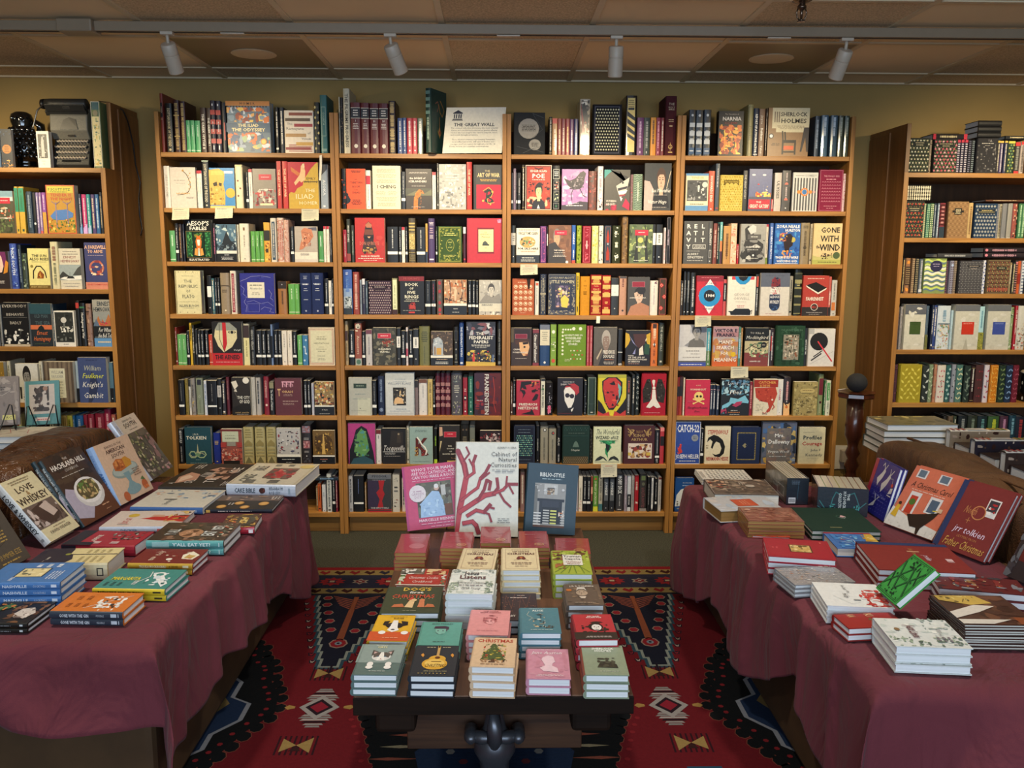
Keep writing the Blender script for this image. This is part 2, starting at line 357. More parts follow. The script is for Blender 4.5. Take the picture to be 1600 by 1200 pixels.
# ---------------- books ----------------
NAMES = {'q': 'classics_paperback', 'p': 'paperback_book', 'h': 'hardcover_book', 'c': 'clothbound_book', 'b': 'boxed_book_set', 'n': 'pocket_book', 'k': 'large_format_book'}
CATS = {'q': 'book', 'p': 'book', 'h': 'book', 'c': 'book', 'b': 'box set', 'n': 'book', 'k': 'book'}
def contrast(c):
    l = lin(c); y = 0.3*l[0]+0.6*l[1]+0.1*l[2]
    return 'e8e0d0' if y < 0.22 else '222'
_proto = {}
def book(kind, w, h, t, col, mat4, label, group=None, front='', spine='', sc=None, mat='print', pages='pages', back=''):
    """canonical frame: front cover faces +z, spine at x = 0, x to the fore edge, y up the cover"""
    root = bpy.data.objects.new(NAMES[kind], None); C.objects.link(root); root.empty_display_size = 0.03
    root.matrix_world = mat4; tag(root, label, CATS[kind], group)
    key = (kind, round(w, 4), round(h, 4), round(t, 4), col, front, spine, sc, mat, pages)
    if key in _proto:
        for ch in _proto[key]:
            c = ch.copy(); C.objects.link(c); c.parent = root
        return root
    hard = kind in 'hck'; cb = 0.0024 if hard else 0.0008; ov = 0.003 if hard else 0.0
    if kind == 'b': cb = 0.002
    cb = min(cb, t*0.2); c = lin(col); s = lin(sc) if sc else c
    mb = MB()
    rb = min(0.3*t, 0.006) if hard else min(0.002, t*0.15)
    n = 5; prof = []
    for i in range(n+1):
        q = PI*(0.5+i/n); prof.append((rb+rb*math.cos(q), t/2+t/2*math.sin(q)))
    # closed C profile: top outer -> spine -> bottom outer -> inner
    outer = [(w, t)]+prof+[(w, 0)]; inner = [(w, cb), (rb+cb, cb), (rb+cb, t-cb), (w, t-cb)]
    P = outer+inner; N = len(P)
    mb.add([(x, 0, z) for x, z in P]+[(x, h, z) for x, z in P], [], c)
    o = 0
    for i in range(N):
        j = (i+1) % N; isp = 1 <= i <= n+0
        mb.f.append([i, j, j+N, i+N]); mb.c.append(s if isp else c); mb.mi.append(0)
    def cap(off, flip):
        idx = [[0, 1, N-2, N-1], [n+1, n+2, n+3, n+4]]
        sp = list(range(1, n+2))+[n+4, n+5]
        for q in idx+[sp]:
            q = [k+off for k in q]
            if flip: q = q[::-1]
            mb.f.append(q); mb.c.append(c); mb.mi.append(0)
    cap(0, False); cap(N, True)
    if front: art(mb, front, lambda x, y, L: (x, y, t+L), w, h)
    if spine: art(mb, spine, lambda x, y, L: (-L-0.0001, y, t*0.03+x*0.94), t, h)
    cv = mb.build('slipcase' if kind == 'b' else 'cover', M[mat], root)
    fixn_light(cv, N)
    k2 = MB(); k2.box(rb+cb*0.5, w-ov-(0.0006 if not hard else 0), ov+0.0004, h-ov-0.0004, cb*0.98, t-cb*0.98)
    pg = k2.build('page_block', M[pages], root)
    _proto[key] = (cv, pg)
    return root
def fixn_light(o, N): pass
def frame_mat(origin, ex, ey):
    ex = Vector(ex).normalized(); ey = Vector(ey); ey = (ey-ex*ey.dot(ex)).normalized(); ez = ex.cross(ey)
    return Matrix(((ex.x, ey.x, ez.x, origin[0]), (ex.y, ey.y, ez.y, origin[1]), (ex.z, ey.z, ez.z, origin[2]), (0, 0, 0, 1)))
# ================= room =================
CZ = 2.342; YW = 4.62
def st(o): o['kind'] = 'structure'; return o
st(boxobj('floor', (-4.2, 4.2, -3.0, YW, -0.05, 0.0), M['carpet']))
st(boxobj('wall_back', (-4.2, 4.2, YW, YW+0.1, -0.05, 2.8), M['wall']))
st(boxobj('wall_left', (-4.3, -4.2, -3.0, YW+0.1, -0.05, 2.8), M['wall']))
st(boxobj('wall_right', (4.2, 4.3, -3.0, YW+0.1, -0.05, 2.8), M['wall']))
# ceiling: tiles between grid bars
mb = MB(); gx = [-0.21+0.5885*k for k in range(-7, 8)]
ys = [YW, 4.367, 3.76, 3.155, 2.55, 1.945, 1.34, 0.735, 0.13, -0.475, -1.08, -1.685, -2.29, -2.9]
tex = {}
PERF = []
for i in range(len(gx)-1):
    for j in range(len(ys)-1):
        m = 1
        if j == 0: m = 1
        elif (i-6) % 4 == 1 and j % 2 == 1: m = 2        # perforated metal panels over the loudspeakers
        elif (i-6) % 2 == 1: m = 0
        else: m = 1 if not (i in (7,) ) else 0
        if i == 7: m = 0
        if i in (6, 8): m = 1
        if i in (5, 9): m = 2 if j % 2 == 1 else 0
        if i in (4, 10): m = 1
        if i in (3, 11): m = 0
        if m == 2 and not (j == 1 and i in (5, 9)): m = 0
        if m == 2:
            PERF.append((gx[i]+0.012, gx[i+1]-0.012, ys[j+1]+0.012, ys[j]-0.012)); continue
        mb.box(gx[i]+0.010, gx[i+1]-0.010, ys[j+1]+0.010, ys[j]-0.010, CZ+0.006, CZ+0.02, mi=m)
mb.box(-4.2, 4.2, -3, YW+0.1, CZ+0.03, CZ+0.06, mi=2)
st(mb.build('ceiling', [M['tile'], M['tile2'], M['griddark']]))
mb = MB()
for x in gx: mb.box(x-0.012, x+0.012, -3, YW, CZ, CZ+0.012)
for y in ys[1:]: mb.box(-4.2, 4.2, y-0.012, y+0.012, CZ+0.0005, CZ+0.0125)
mb.box(-4.2, 4.2, YW-0.022, YW, CZ-0.002, CZ+0.012)
st(mb.build('trim_1', M['grid']))
for n, b in enumerate([p for p in PERF if 3.4 < p[2] < 4 and abs(p[0]) < 2.2]):
    r = empty('ceiling_speaker_panel', ((b[0]+b[1])/2, (b[2]+b[3])/2, CZ), 'perforated metal ceiling panel with round loudspeaker, %s' % ('above the bay of the wall bookcase farthest left' if n == 0 else 'near the sprinkler head'), 'ceiling speaker')
    w2, d2 = (b[1]-b[0])/2, (b[3]-b[2])/2
    k = MB(); k.box(-w2, w2, -d2, d2, 0.005, 0.012); k.build('perforated_sheet', M['perf'], r)
    k = MB(); k.lathe([(0.10, 0.0045), (0.10, 0.002), (0.085, 0.0), (0.0, 0.0)], 28); fixn(k.build('speaker_cone', M['grid'], r))
# sprinkler head
p = aty(1253, 8, 3.15); r = empty('sprinkler_head', (p.x, 3.15, CZ), 'bronze fire sprinkler head hanging from the ceiling tile', 'sprinkler')
k = MB(); k.lathe([(0.004, 0.006), (0.036, 0.004), (0.034, 0.0), (0.02, -0.006), (0.012, -0.008), (0.012, -0.014)], 24); fixn(k.build('escutcheon', M['chrome'], r, True))
k = MB(); k.lathe([(0.012, -0.014), (0.016, -0.018), (0.016, -0.026), (0.009, -0.03), (0.005, -0.034), (0.004, -0.062), (0.008, -0.066)], 16)
k.tube([(0.012, 0, -0.024), (0.018, 0, -0.038), (0.015, 0, -0.055), (0.004, 0, -0.068)], 0.0028, 8); k.tube([(-0.012, 0, -0.024), (-0.018, 0, -0.038), (-0.015, 0, -0.055), (-0.004, 0, -0.068)], 0.0028, 8)
fixn(k.build('frame', M['chrome'], r, True))
k = MB()
for i in range(10):
    a = i*PI/5; k.box(-0.003+0.011*math.cos(a), 0.003+0.011*math.cos(a), -0.003+0.011*math.sin(a), 0.003+0.011*math.sin(a), -0.071, -0.068)
k.lathe([(0.001, -0.072), (0.011, -0.071), (0.011, -0.069), (0.001, -0.068)], 14); fixn(k.build('deflector', M['chrome'], r))
# lighting track (very slightly askew, as in the photograph)
ty, tz = 3.50, CZ-0.012
r = empty('lighting_track', (0, ty, tz), 'long grey lighting track running across the ceiling', 'lighting track', rot=(0, 0, -0.004))
k = MB(); k.box(-3.9, 3.9, -0.018, 0.018, -0.028, 0.008); k.build('rail', M['trackw'], r, bevel=0.002)
k = MB(); k.box(-3.9, 3.9, -0.004, 0.004, -0.0295, -0.0281); k.build('slot', M['griddark'], r)
k = MB(); k.box(-1.68, -1.545, -0.045, 0.045, -0.036, 0.011); k.build('power_feed_canopy', M['trackw'], r, bevel=0.006)
for x in (-1.02, 0.05, 1.11):
    k = MB(); k.box(x-0.045, x+0.045, -0.012, 0.012, -0.034, -0.0296); k.build('joint_cover', M['white'], r)
LD = ['over the leftmost bay of the wall bookcase', 'over the second bay, left of centre', 'hanging upright over the third bay', 'over the rightmost bay near the sprinkler']
for i, (u, v, ux, vx) in enumerate(((262, 68, 276, 112), (610, 70, 628, 115), (963, 72, 961, 117), (1322, 78, 1305, 122))):
    a = aty(u, v, 3.50); b = aty(ux, vx, 3.56 if i != 2 else 3.53)
    d = (b-a).normalized(); L = 0.115
    r = empty('track_lamp', (a.x, 3.5, CZ-0.04), 'white cylindrical track spotlight %s' % LD[i], 'spotlight', 'spotlights on the ceiling track')
    k = MB(); k.box(-0.024, 0.024, -0.014, 0.014, -0.012, 0.0); k.build('track_adapter', M['white'], r, bevel=0.002)
    rel = Vector((0, 0, a.z-(CZ-0.04)))
    k = MB(); k.tube([(0, 0, -0.012), (0, 0, rel.z*0.5), rel+d*0.012], 0.0065, 10); fixn(k.build('stem', M['white'], r, True))
    mt = d.to_track_quat('Z', 'X').to_matrix().to_4x4(); mt.translation = rel
    k = MB(); k.lathe([(0.0, -0.002), (0.026, 0.0), (0.029, 0.004), (0.029, 0.040), (0.0275, 0.0415), (0.0275, 0.0445), (0.029, 0.046), (0.029, 0.112), (0.026, 0.115), (0.024, 0.108), (0.0, 0.106)], 28)
    h = k.build('lamp_head', M['white'], r, True); h.matrix_local = mt; fixn(h)
    e = h.modifiers.new('e', 'EDGE_SPLIT'); e.split_angle = 0.7
    k = MB(); k.lathe([(0.0, 0.1075), (0.0225, 0.1075), (0.0225, 0.110), (0.0, 0.110)], 20)
    ln = k.build('lens', M['paper'], r); ln.matrix_local = mt
# ================= bookcases =================
TH = 0.020
def bookcase(x0, x1, yf, yb, ztop, zs, label, kick=0.09, group=None, setback=0.0, wide=0.0, backtop=None):
    r = empty('bookcase', (x0, yf, 0), label, 'bookcase', group); W = x1-x0; D = yb-yf
    for s in (0, 1):
        xx = 0.001 if s == 0 else W-TH-0.001
        k = MB()
        k.box(xx, xx+TH, 0, D, 0, zs[0] if setback else ztop)
        if setback: k.box(xx, xx+TH, setback, D, zs[0], ztop)
        if wide: k.box(xx-0.006 if s == 0 else xx, xx+TH if s == 0 else xx+TH+0.006, D*0.42, D*0.46, 0, ztop-0.02); k.box(xx-0.003, xx+TH+0.003, D*0.46, D, 0, ztop-0.03)
        k.build('side_panel', M['oakd'] if wide else M['oak'], r, bevel=0.0012)
        if wide:
            k = MB(); k.box(xx-0.001, xx+TH+0.001, -0.004, -0.0002, 0.0, zs[0]); k.build('front_edging', M['oak'], r)
    for z in zs:
        k = MB(); k.box(TH+0.002, W-TH-0.002, 0.004, D-0.012, z-0.022, z); k.build('shelf', M['oakx'], r, bevel=0.0012)
    k = MB(); k.box(TH+0.002, W-TH-0.002, D-0.010, D-0.002, 0.02, backtop or ztop-0.05); k.build('back_panel', M['backp'], r)
    k = MB(); k.box(TH+0.002, W-TH-0.002, 0.05, 0.066, 0.0, zs[-1]-0.0225); k.build('kick_board', M['oakx'], r)
    return r
YM = 4.33
BX = [-1.66, -0.79, 0.056, 0.918, 1.782]
BAYN = ['first', 'second', 'third', 'fourth']
ROWV = [241.5, 327.8, 411, 492.3, 571.8, 649.6, 725.3, 800.5]
ZS = [aty(790, v, YM+0.012).z for v in ROWV]
for i in range(4):
    bookcase(BX[i], BX[i+1], YM, YW-0.02, 2.135, ZS, ['oak bookcase with eight shelves of books, first from the left on the back wall', 'oak bookcase on the back wall with the white sign standing on top', 'oak bookcase on the back wall, directly right of the one with the sign', 'oak bookcase at the right end of the wall row, beside the pedestal'][i], group='oak bookcases in a row on the back wall')
YL = 4.20
ZL = [1.853, 1.545, 1.279, 0.998, 0.718, 0.46]
bookcase(-3.75, -1.852, YL, YW-0.01, 2.17, ZL, 'deep oak bookcase at the left edge carrying the typewriter on top', group=None, setback=0.10, wide=1, backtop=2.0)
ZR = [1.855, 1.544, 1.272, 0.992, 0.722, 0.46]
bookcase(1.977, 3.75, YL, YW-0.01, 2.085, ZR, 'deep oak bookcase at the right edge full of patterned gift editions', wide=1, backtop=1.98)
# ================= rug =================
RZ = 0.010
rug = MB(); ry1 = 3.816; rx = 1.62; ry0 = 0.75
rug.box(-rx, rx, ry0, ry1, 0.0005, RZ, lin('#701820'))
_L = [RZ]
def rp(pts, col, lift): rug.add([(x, y, RZ+lift) for x, y in pts], [tuple(range(len(pts)))], lin(col))
def fl(u, v): p = atz(u, v, RZ); return (p.x, p.y)
def band(v0, v1, col, lift): y0, y1 = fl(780, v1)[1], fl(780, v0)[1]; rp([(-rx+0.0, y0), (rx, y0), (rx, y1), (-rx, y1)], col, lift); return y0, y1
FIELD = '#70131e'
rr = random.Random(5)
band(886, 890.5, '#7d1220', 0.0002)
y0, y1 = band(890.5, 898, '#8a7648', 0.0002)
x = -rx
while x < rx:
    q = rr.choice(['#7a1a20', '#3a1410', '#7a1a20', '#2a2434']); m = (y0+y1)/2; rp([(x, m), (x+0.012, y1-0.006), (x+0.03, m+0.004), (x+0.045, y1-0.004), (x+0.05, m), (x+0.03, y0+0.004), (x+0.012, m-0.008)], q, 0.0005); x += 0.068
y0, y1 = band(898, 918.5, '#252338', 0.0002)
x = -rx+0.02; i = 0
while x < rx:
    m = (y0+y1)/2; R = (0.062 if i % 2 else 0.042)
    def ros(R, c, l, n=10, ins=0.7): rp([(x+R*(1 if t % 2 else ins)*math.cos(t*PI/n), m+0.8*R*(1 if t % 2 else ins)*math.sin(t*PI/n)) for t in range(2*n)], c, l)
    if i % 2: ros(R, '#8a2028', 0.0005); ros(R*0.55, '#5a1018' if i % 4 == 1 else '#252338', 0.0008, 4, 0.4); ros(R*0.25, '#a99a80', 0.0011, 4)
    else: ros(R, '#8d8478', 0.0005, 6, 0.6); ros(R*0.7, '#6a2028', 0.0008, 6, 0.6); ros(R*0.25, '#9a9488', 0.0011, 4)
    x += 0.125; i += 1
y0, y1 = band(918.5, 926.5, '#8a7648', 0.0002)
x = -rx
while x < rx:
    q = rr.choice(['#7a1a20', '#3a1410', '#2a2434']); m = (y0+y1)/2; rp([(x, m), (x+0.012, y1-0.006), (x+0.03, m+0.004), (x+0.045, y1-0.004), (x+0.05, m), (x+0.03, y0+0.004)], q, 0.0005); x += 0.068
band(926.5, 929.5, '#201c2a', 0.0002)
yf = fl(780, 929.5)[1]
rp([(-rx, ry0), (rx, ry0), (rx, yf), (-rx, yf)], FIELD, 0.0003)
for sg in (-1, 1):
    # stepped corner pendants
    def mir(q): return [(sg*a, b) for a, b in q]
    X0, X1, AX, AY = 0.42, 0.735, 0.585, 2.86
    def steps(xa, ya, xb, yb, n):
        o = []
        for t in range(n):
            o.append((xa+(xb-xa)*t/n, ya+(yb-ya)*(t+1)/n)); o.append((xa+(xb-xa)*(t+1)/n, ya+(yb-ya)*(t+1)/n))
        return o
    for gr, col, lf in ((0.030, '#2f4a56', 0.0005), (0.018, '#8d9488', 0.0007), (0.008, '#161628', 0.0009)):
        q = [(X0-gr, yf), (X1+gr, yf)]+steps(X1+gr, yf, AX+0.012+gr, AY-gr, 11)+steps(AX+0.012+gr, AY-gr, AX-gr, AY-gr, 1)+[(a, b) for a, b in steps(X0-gr, yf, AX-gr, AY-gr, 11)][::-1]
        rp(mir(q), col, lf)
    # little tree inside
    cx = AX+0.002
    rp(mir([(cx-0.010, yf-0.02), (cx+0.010, yf-0.02), (cx+0.014, 3.05), (cx-0.014, 3.05)]), '#8a4a30', 0.0012)
    for t in range(6):
        yy = yf-0.03-t*0.018
        for s2 in (-1, 1):
            L = 0.10-t*0.008; rp(mir([(cx+s2*0.008, yy-0.02), (cx+s2*L, yy+0.022), (cx+s2*L, yy+0.015), (cx+s2*0.008, yy-0.030)]), '#8a4a3a', 0.0012)
    for dx, dy in ((-0.13, -0.03), (0.12, -0.03), (-0.11, -0.11), (0.11, -0.10), (-0.09, -0.19), (0.09, -0.18), (-0.065, -0.27), (0.07, -0.26), (-0.045, -0.35), (0.05, -0.34)):
        X, Y = cx+dx, yf+dy
        rp(mir([(X+0.022*math.cos(a*PI/3), Y+0.022*math.sin(a*PI/3)) for a in range(6)]), '#9a8a78', 0.0012); rp(mir([(X+0.018*math.cos(a*PI/3), Y+0.018*math.sin(a*PI/3)) for a in range(6)]), '#952530', 0.0014)
    for rad, c, l in ((0.036, '#9a8070', 0.0012), (0.03, '#8a1c26', 0.0014), (0.014, '#7f8890', 0.0016), (0.006, '#161628', 0.0018)):
        rp(mir([(cx+rad*math.cos(a*PI/4), 3.03+rad*1.1*math.sin(a*PI/4)) for a in range(8)]), c, l)
    # row of little buds round the pendant
    for t in range(11):
        for s2, X in ((1, X1+0.065+(AX+0.05-X1-0.06)*t/11), (-1, X0-0.07+(AX-0.05-X0+0.07)*t/11)):
            Y = yf-0.03+(AY-yf)*t/11
            rp(mir([(X-0.014, Y+0.01), (X+0.014, Y+0.012), (X+0.008, Y-0.012), (X-0.008, Y-0.012)]), '#1d1424', 0.0006); rp(mir([(X-0.009, Y+0.01), (X, Y), (X+0.009, Y+0.01), (X+0.004, Y-0.008), (X-0.004, Y-0.008)]), '#b09a8a' if t % 3 else '#8a2028', 0.0008)
    def bow(X, Y, s=1.0):
        for b in range(8): rp(mir([(X-0.06+b*0.016, Y-0.05), (X-0.054+b*0.016, Y-0.05), (X-0.052+b*0.016, Y+0.05), (X-0.058+b*0.016, Y+0.05)]), '#33101a', 0.0006)
        rp(mir([(X, Y), (X-0.045*s, Y+0.04*s), (X-0.045*s, Y-0.04*s)]), '#a88a50', 0.0009); rp(mir([(X, Y), (X+0.045*s, Y-0.035*s), (X+0.045*s, Y+0.035*s)]), '#a88a50', 0.0009); rp(mir([(X, Y), (X-0.018, Y-0.03), (X+0.018, Y-0.03)]), '#3a1a1a', 0.001)
    bow(0.578, 2.80); bow(0.59, 2.36)
    rp(mir([(0.574, 2.86), (0.582, 2.86), (0.582, 2.80), (0.574, 2.80)]), '#201020', 0.001)
    X, Y = 0.565, 2.575   # white diamond
    for k_ in range(7):
        for s2 in (-1, 1):
            hw = 0.055-0.0055*abs(k_-2)*1.4; yy = Y+s2*(0.035+k_*0.013); rp(mir([(X-hw, yy-0.005), (X+hw, yy-0.005), (X+hw*0.8, yy+0.005), (X-hw*0.8, yy+0.005)]), ['#24141c', '#a09a92', '#8f8a84', '#b5aea4'][k_ % 4], 0.0006)
    rp(mir([(X-0.065, Y), (X, Y+0.075), (X+0.065, Y), (X, Y-0.075)]), '#a8a29a', 0.0010); rp(mir([(X-0.045, Y), (X, Y+0.05), (X+0.045, Y), (X, Y-0.05)]), '#2a1520', 0.0012); rp(mir([(X-0.030, Y), (X, Y+0.033), (X+0.030, Y), (X, Y-0.033)]), '#952032', 0.0014)
    for s2 in (-1, 1): rp(mir([(X+s2*0.078, Y-0.006), (X+s2*0.1, Y-0.014), (X+s2*0.112, Y), (X+s2*0.1, Y+0.014), (X+s2*0.078, Y+0.006)]), '#b08a4a', 0.0008)
    # scalloped dark ground of the side and middle medallions
    def medal(edge, inner, fill2):
        rp(mir(edge), '#0e0c12', 0.0006)
        for a in range(len(edge)-1):
            (xa, ya), (xb, yb) = edge[a], edge[a+1]; L = math.hypot(xb-xa, yb-ya); n = max(1, int(L/0.042))
            if abs(xa) > 1.4 or (abs(xa) < 0.05 and abs(xb) < 0.05) or ya < ry0+0.02: continue
            nx, ny = -(yb-ya)/L, (xb-xa)/L
            for t in range(n):
                px, py = xa+(xb-xa)*(t+0.5)/n, ya+(yb-ya)*(t+0.5)/n
                for s3, c3, l3, rad in ((1, '#8a4a3a', 0.00045, 0.030), (1, '#0e0c12', 0.0007, 0.027)):
                    rp(mir([(px+nx*0.012*inner+rad*math.cos(q*PI/4)*0.8, py+ny*0.012*inner+rad*math.sin(q*PI/4)) for q in range(8)]), c3, l3)
                rp(mir([(px-nx*0.03*inner+0.009*math.cos(q*PI/3), py-ny*0.03*inner+0.009*math.sin(q*PI/3)) for q in range(6)]), '#8a2028', 0.0010)
    # side medallion (under the sofas)
    E1 = [(1.6, 3.35), (1.05, 3.06), (0.86, 3.02), (0.84, 2.92), (0.78, 2.86), (0.76, 2.74), (0.715, 2.66), (0.70, 2.54), (0.76, 2.44), (0.80, 2.33), (0.85, 2.25), (0.86, 2.1), (1.05, 1.95), (1.6, 1.7)]
    medal(E1, -1, 0)
    for off, c_, l_ in ((0.085, '#8f939a', 0.0011), (0.10, '#1d2f4e', 0.0013)):
        q = [(1.6, 3.3-off), (1.05+off*0.3, 3.06-off), (0.83+off, 2.92), (0.83+off, 2.80), (0.77+off, 2.74), (0.77+off, 2.64), (0.705+off, 2.60), (0.705+off, 2.50), (0.77+off, 2.42), (0.77+off, 2.34), (0.84+off, 2.27), (0.86+off, 2.12), (1.6, 1.7+off)]
        rp(mir(q), c_, l_)
    rp(mir([(1.02, 2.95), (0.97, 2.80), (0.99, 2.72), (0.90, 2.66), (0.86, 2.60), (0.90, 2.52), (0.97, 2.50), (0.96, 2.40), (1.02, 2.30), (1.2, 2.2), (1.4, 2.6), (1.2, 2.95)]), '#7f6c42', 0.0015)
    for X, Y in ((0.94, 2.585), (1.02, 2.72), (1.03, 2.44), (1.08, 2.6)):
        rp(mir([(X+(0.03 if a % 2 else 0.022)*math.cos(a*PI/6), Y+(0.03 if a % 2 else 0.022)*math.sin(a*PI/6)) for a in range(12)]), '#521320', 0.0017); rp(mir([(X+0.009*math.cos(a*PI/3), Y+0.009*math.sin(a*PI/3)) for a in range(6)]), '#8a7648', 0.0019)
    # middle medallion, half hidden by the coffee table
    E2 = [(0.0, 2.95), (0.12, 2.93), (0.22, 2.80), (0.30, 2.72), (0.34, 2.66), (0.395, 2.60), (0.43, 2.53), (0.40, 2.45), (0.375, 2.36), (0.35, 2.26), (0.32, 2.14), (0.28, 2.0), (0.2, 1.85), (0.0, 1.75)]
    medal(E2, -1, 0)
    for t in range(9):
        Y = 2.72-t*0.062; X0_ = 0.24+0.03*math.sin(t); rp(mir([(X0_-0.04, Y), (X0_+0.05, Y+0.008), (X0_+0.11, Y), (X0_+0.05, Y-0.008)]), ['#8d8468', '#8a4a3a'][t % 2], 0.0012)
    q = [(0, 2.6), (0.10, 2.58), (0.14, 2.50), (0.2, 2.46), (0.19, 2.38), (0.235, 2.32), (0.21, 2.2), (0.16, 2.05), (0.0, 2.0)]
    rp(mir(q), '#1b2c48', 0.0014)
    for t in range(7): X, Y = 0.05+0.02*t, 2.22+0.05*((t*3) % 5); rp(mir([(X+0.014*math.cos(a*PI/3), Y+0.014*math.sin(a*PI/3)) for a in range(6)]), ['#8a2028', '#8f8a80', '#6a2a30'][t % 3], 0.0016)
    X, Y = 0.60, 2.24
    rp(mir([(X-0.05, Y), (X+0.05, Y), (X+0.06, Y-0.12), (X-0.06, Y-0.12)]), '#28506a', 0.0006)
rug.c = [(c[0]*0.62+0.002, c[1]*0.6+0.003, c[2]*0.6+0.002, 1) for c in rug.c]
tag(rug.build('rug', M['wool']), 'red Persian style rug with dark blue pendants on the grey carpet', 'rug')
# ================= coffee table =================
TZ = 0.40
r = empty('coffee_table', (0, 1.93, 0), 'low walnut coffee table on an iron crank base, stacked with gift books', 'table')
k = MB(); k.box(-0.342, 0.338, 0, 1.28, TZ-0.045, TZ); k.build('tabletop', M['walnut'], r, bevel=0.004)
k = MB(); k.box(-0.342, 0.338, -0.006, 0.0, TZ-0.046, TZ-0.001); k.build('end_board', M['blackwood'], r, bevel=0.002)
for sx in (-0.245, 0.24):
    k = MB(); k.box(sx-0.05, sx+0.05, 0.03, 1.24, TZ-0.115, TZ-0.046); k.build('cleat', M['blackwood'], r, bevel=0.012)
for yy in (0.20, 1.05):
    k = MB(); k.box(-0.235, 0.235, yy, yy+0.05, TZ-0.262, TZ-0.046); k.build('cross_beam', M['walnutx'], r, bevel=0.003)
    k = MB()
    k.lathe([(0.030, 0.0135), (0.05, 0.015), (0.06, 0.02), (0.045, 0.05), (0.036, 0.09), (0.04, 0.14), (0.055, 0.17), (0.05, 0.20), (0.03, 0.23), (0.022, 0.27), (0.024, 0.30), (0.045, 0.335), (0.05, 0.352)], 20, 0, yy-0.05)
    k.build('iron_pillar', M['iron'], r, True)
    k = MB()
    for zz in (0.305, 0.215):
        k.tube([(-0.068, yy-0.06, zz), (-0.03, yy-0.075, zz), (0.03, yy-0.075, zz), (0.068, yy-0.06, zz)], [0.014, 0.018, 0.018, 0.014], 10)
        for sx in (-1, 1): k.lathe([(0.001, -0.016), (0.018, -0.014), (0.02, 0.0), (0.018, 0.01), (0.001, 0.012)], 14, sx*0.062, zz, axis='Y') if False else k.tube([(sx*0.062, yy-0.09, zz), (sx*0.062, yy-0.072, zz), (sx*0.062, yy-0.03, zz)], [0.010, 0.018, 0.018], 12)
    k.build('crank_bracket', M['iron'], r, True)
    k = MB(); k.tube([(0, yy-0.085, 0.30), (0, yy-0.10, 0.26), (0, yy-0.098, 0.22), (0, yy-0.085, 0.19)], [0.012, 0.02, 0.02, 0.01], 12); k.build('iron_boss', M['iron'], r, True)
    for sx in (-1, 1):
        k = MB(); k.tube([(sx*0.02, yy-0.05, 0.05), (sx*0.12, yy-0.05, 0.035), (sx*0.20, yy-0.05, 0.026), (sx*0.24, yy-0.05, 0.026)], [0.022, 0.016, 0.012, 0.011], 10); k.build('iron_foot', M['iron'], r, True)
# ================= sofas =================
def rounded(name, x0, x1, y0, y1, z0, z1, rad, m, parent, puff=0.0, seed=0, nu=36, nv=36):
    """upholstered block: superellipsoid with a little slackness"""
    k = MB(); cx, cy, cz = (x0+x1)/2, (y0+y1)/2, (z0+z1)/2; ax, ay, az = (x1-x0)/2, (y1-y0)/2, (z1-z0)/2
    rr_ = random.Random(seed); ph = [rr_.uniform(0, 6) for _ in range(6)]
    def sp(c, e): return math.copysign(abs(c)**e, c)
    nu, nv = 64, 28; vs = []
    for j in range(nv+1):
        f = -PI/2+PI*j/nv
        for i in range(nu):
            t = 2*PI*i/nu; e1 = 0.32; e2 = 0.22
            x = ax*sp(math.cos(f), e1)*sp(math.cos(t), e2); y = ay*sp(math.cos(f), e1)*sp(math.sin(t), e2); z = az*sp(math.sin(f), e1)
            wv = puff*(math.sin(y*9+ph[0])+0.6*math.sin(y*21+z*8+ph[1])+0.4*math.sin(x*17+y*5+ph[2]))
            vs.append((cx+x*(1+wv*0.3), cy+y, cz+z+wv*(0.5+0.5*z/az)*0.5))
    k.add(vs, [(j*nu+i, j*nu+(i+1) % nu, (j+1)*nu+(i+1) % nu, (j+1)*nu+i) for j in range(nv) for i in range(nu)])
    return k.build(name, m, parent, True)
def sofa(sg, label, m, y0, y1):
    r = empty('sofa', (0, 0, 0), label, 'sofa')
    X = lambda a, b: (min(sg*a, sg*b), max(sg*a, sg*b))
    a, b = X(0.865, 1.84); k = MB(); k.box(a, b, y0+0.02, y1-0.02, 0.03, 0.30); k.build('base', M['suede'], r, bevel=0.02)
    a, b = X(0.90, 1.66); k = MB(); k.box(a, b, y0+0.03, y1-0.03, 0.30, 0.488); k.build('seat_cushion', m, r, bevel=0.03)
    k = MB(); e = 0.864*sg
    k.tube([(e, y0+0.03, 0.285), (e, y0+0.6, 0.27), (e, y0+1.0, 0.24), (e, y1-0.4, 0.27), (e, y1-0.03, 0.285)], 0.006, 8); k.build('piping', M['leatherr'], r, True)
    nb = 2
    for i in range(nb):
        ya = y0+0.02+(y1-y0-0.04)*i/nb; yb = y0+0.02+(y1-y0-0.04)*(i+1)/nb
        a, b = X(1.635, 1.87)
        rounded('back_cushion', a, b, ya+0.004, yb-0.004, 0.28, 0.735 if sg < 0 else 0.70, 0.1, m, r, 0.02, i+3)
    a, b = X(1.72, 1.885); k = MB(); k.box(a, b, y0, y1, 0.10, 0.62); k.build('back_frame', M['leatherd'], r, bevel=0.03)
    k = MB(); e = 1.755*sg; zt = 0.72 if sg < 0 else 0.69
    k.tube([(e-0.0, y0+0.1+t*(y1-y0-0.2)/12, zt+0.008*math.sin(t*1.3)) for t in range(13)], 0.006, 8); k.build('seam', M['leatherr'], r, True)
    for yy in (y0+0.06, y1-0.10):
        for xx in (0.92, 1.72):
            k = MB(); k.lathe([(0.02, 0.0130), (0.026, 0.02), (0.028, 0.035)], 12, sg*xx, yy); k.build('foot', M['black'], r)
    return r
sofa(-1, 'brown leather sofa on the left, seat hidden by a burgundy cloth and cookbooks', M['leather'], 2.00, 3.72)
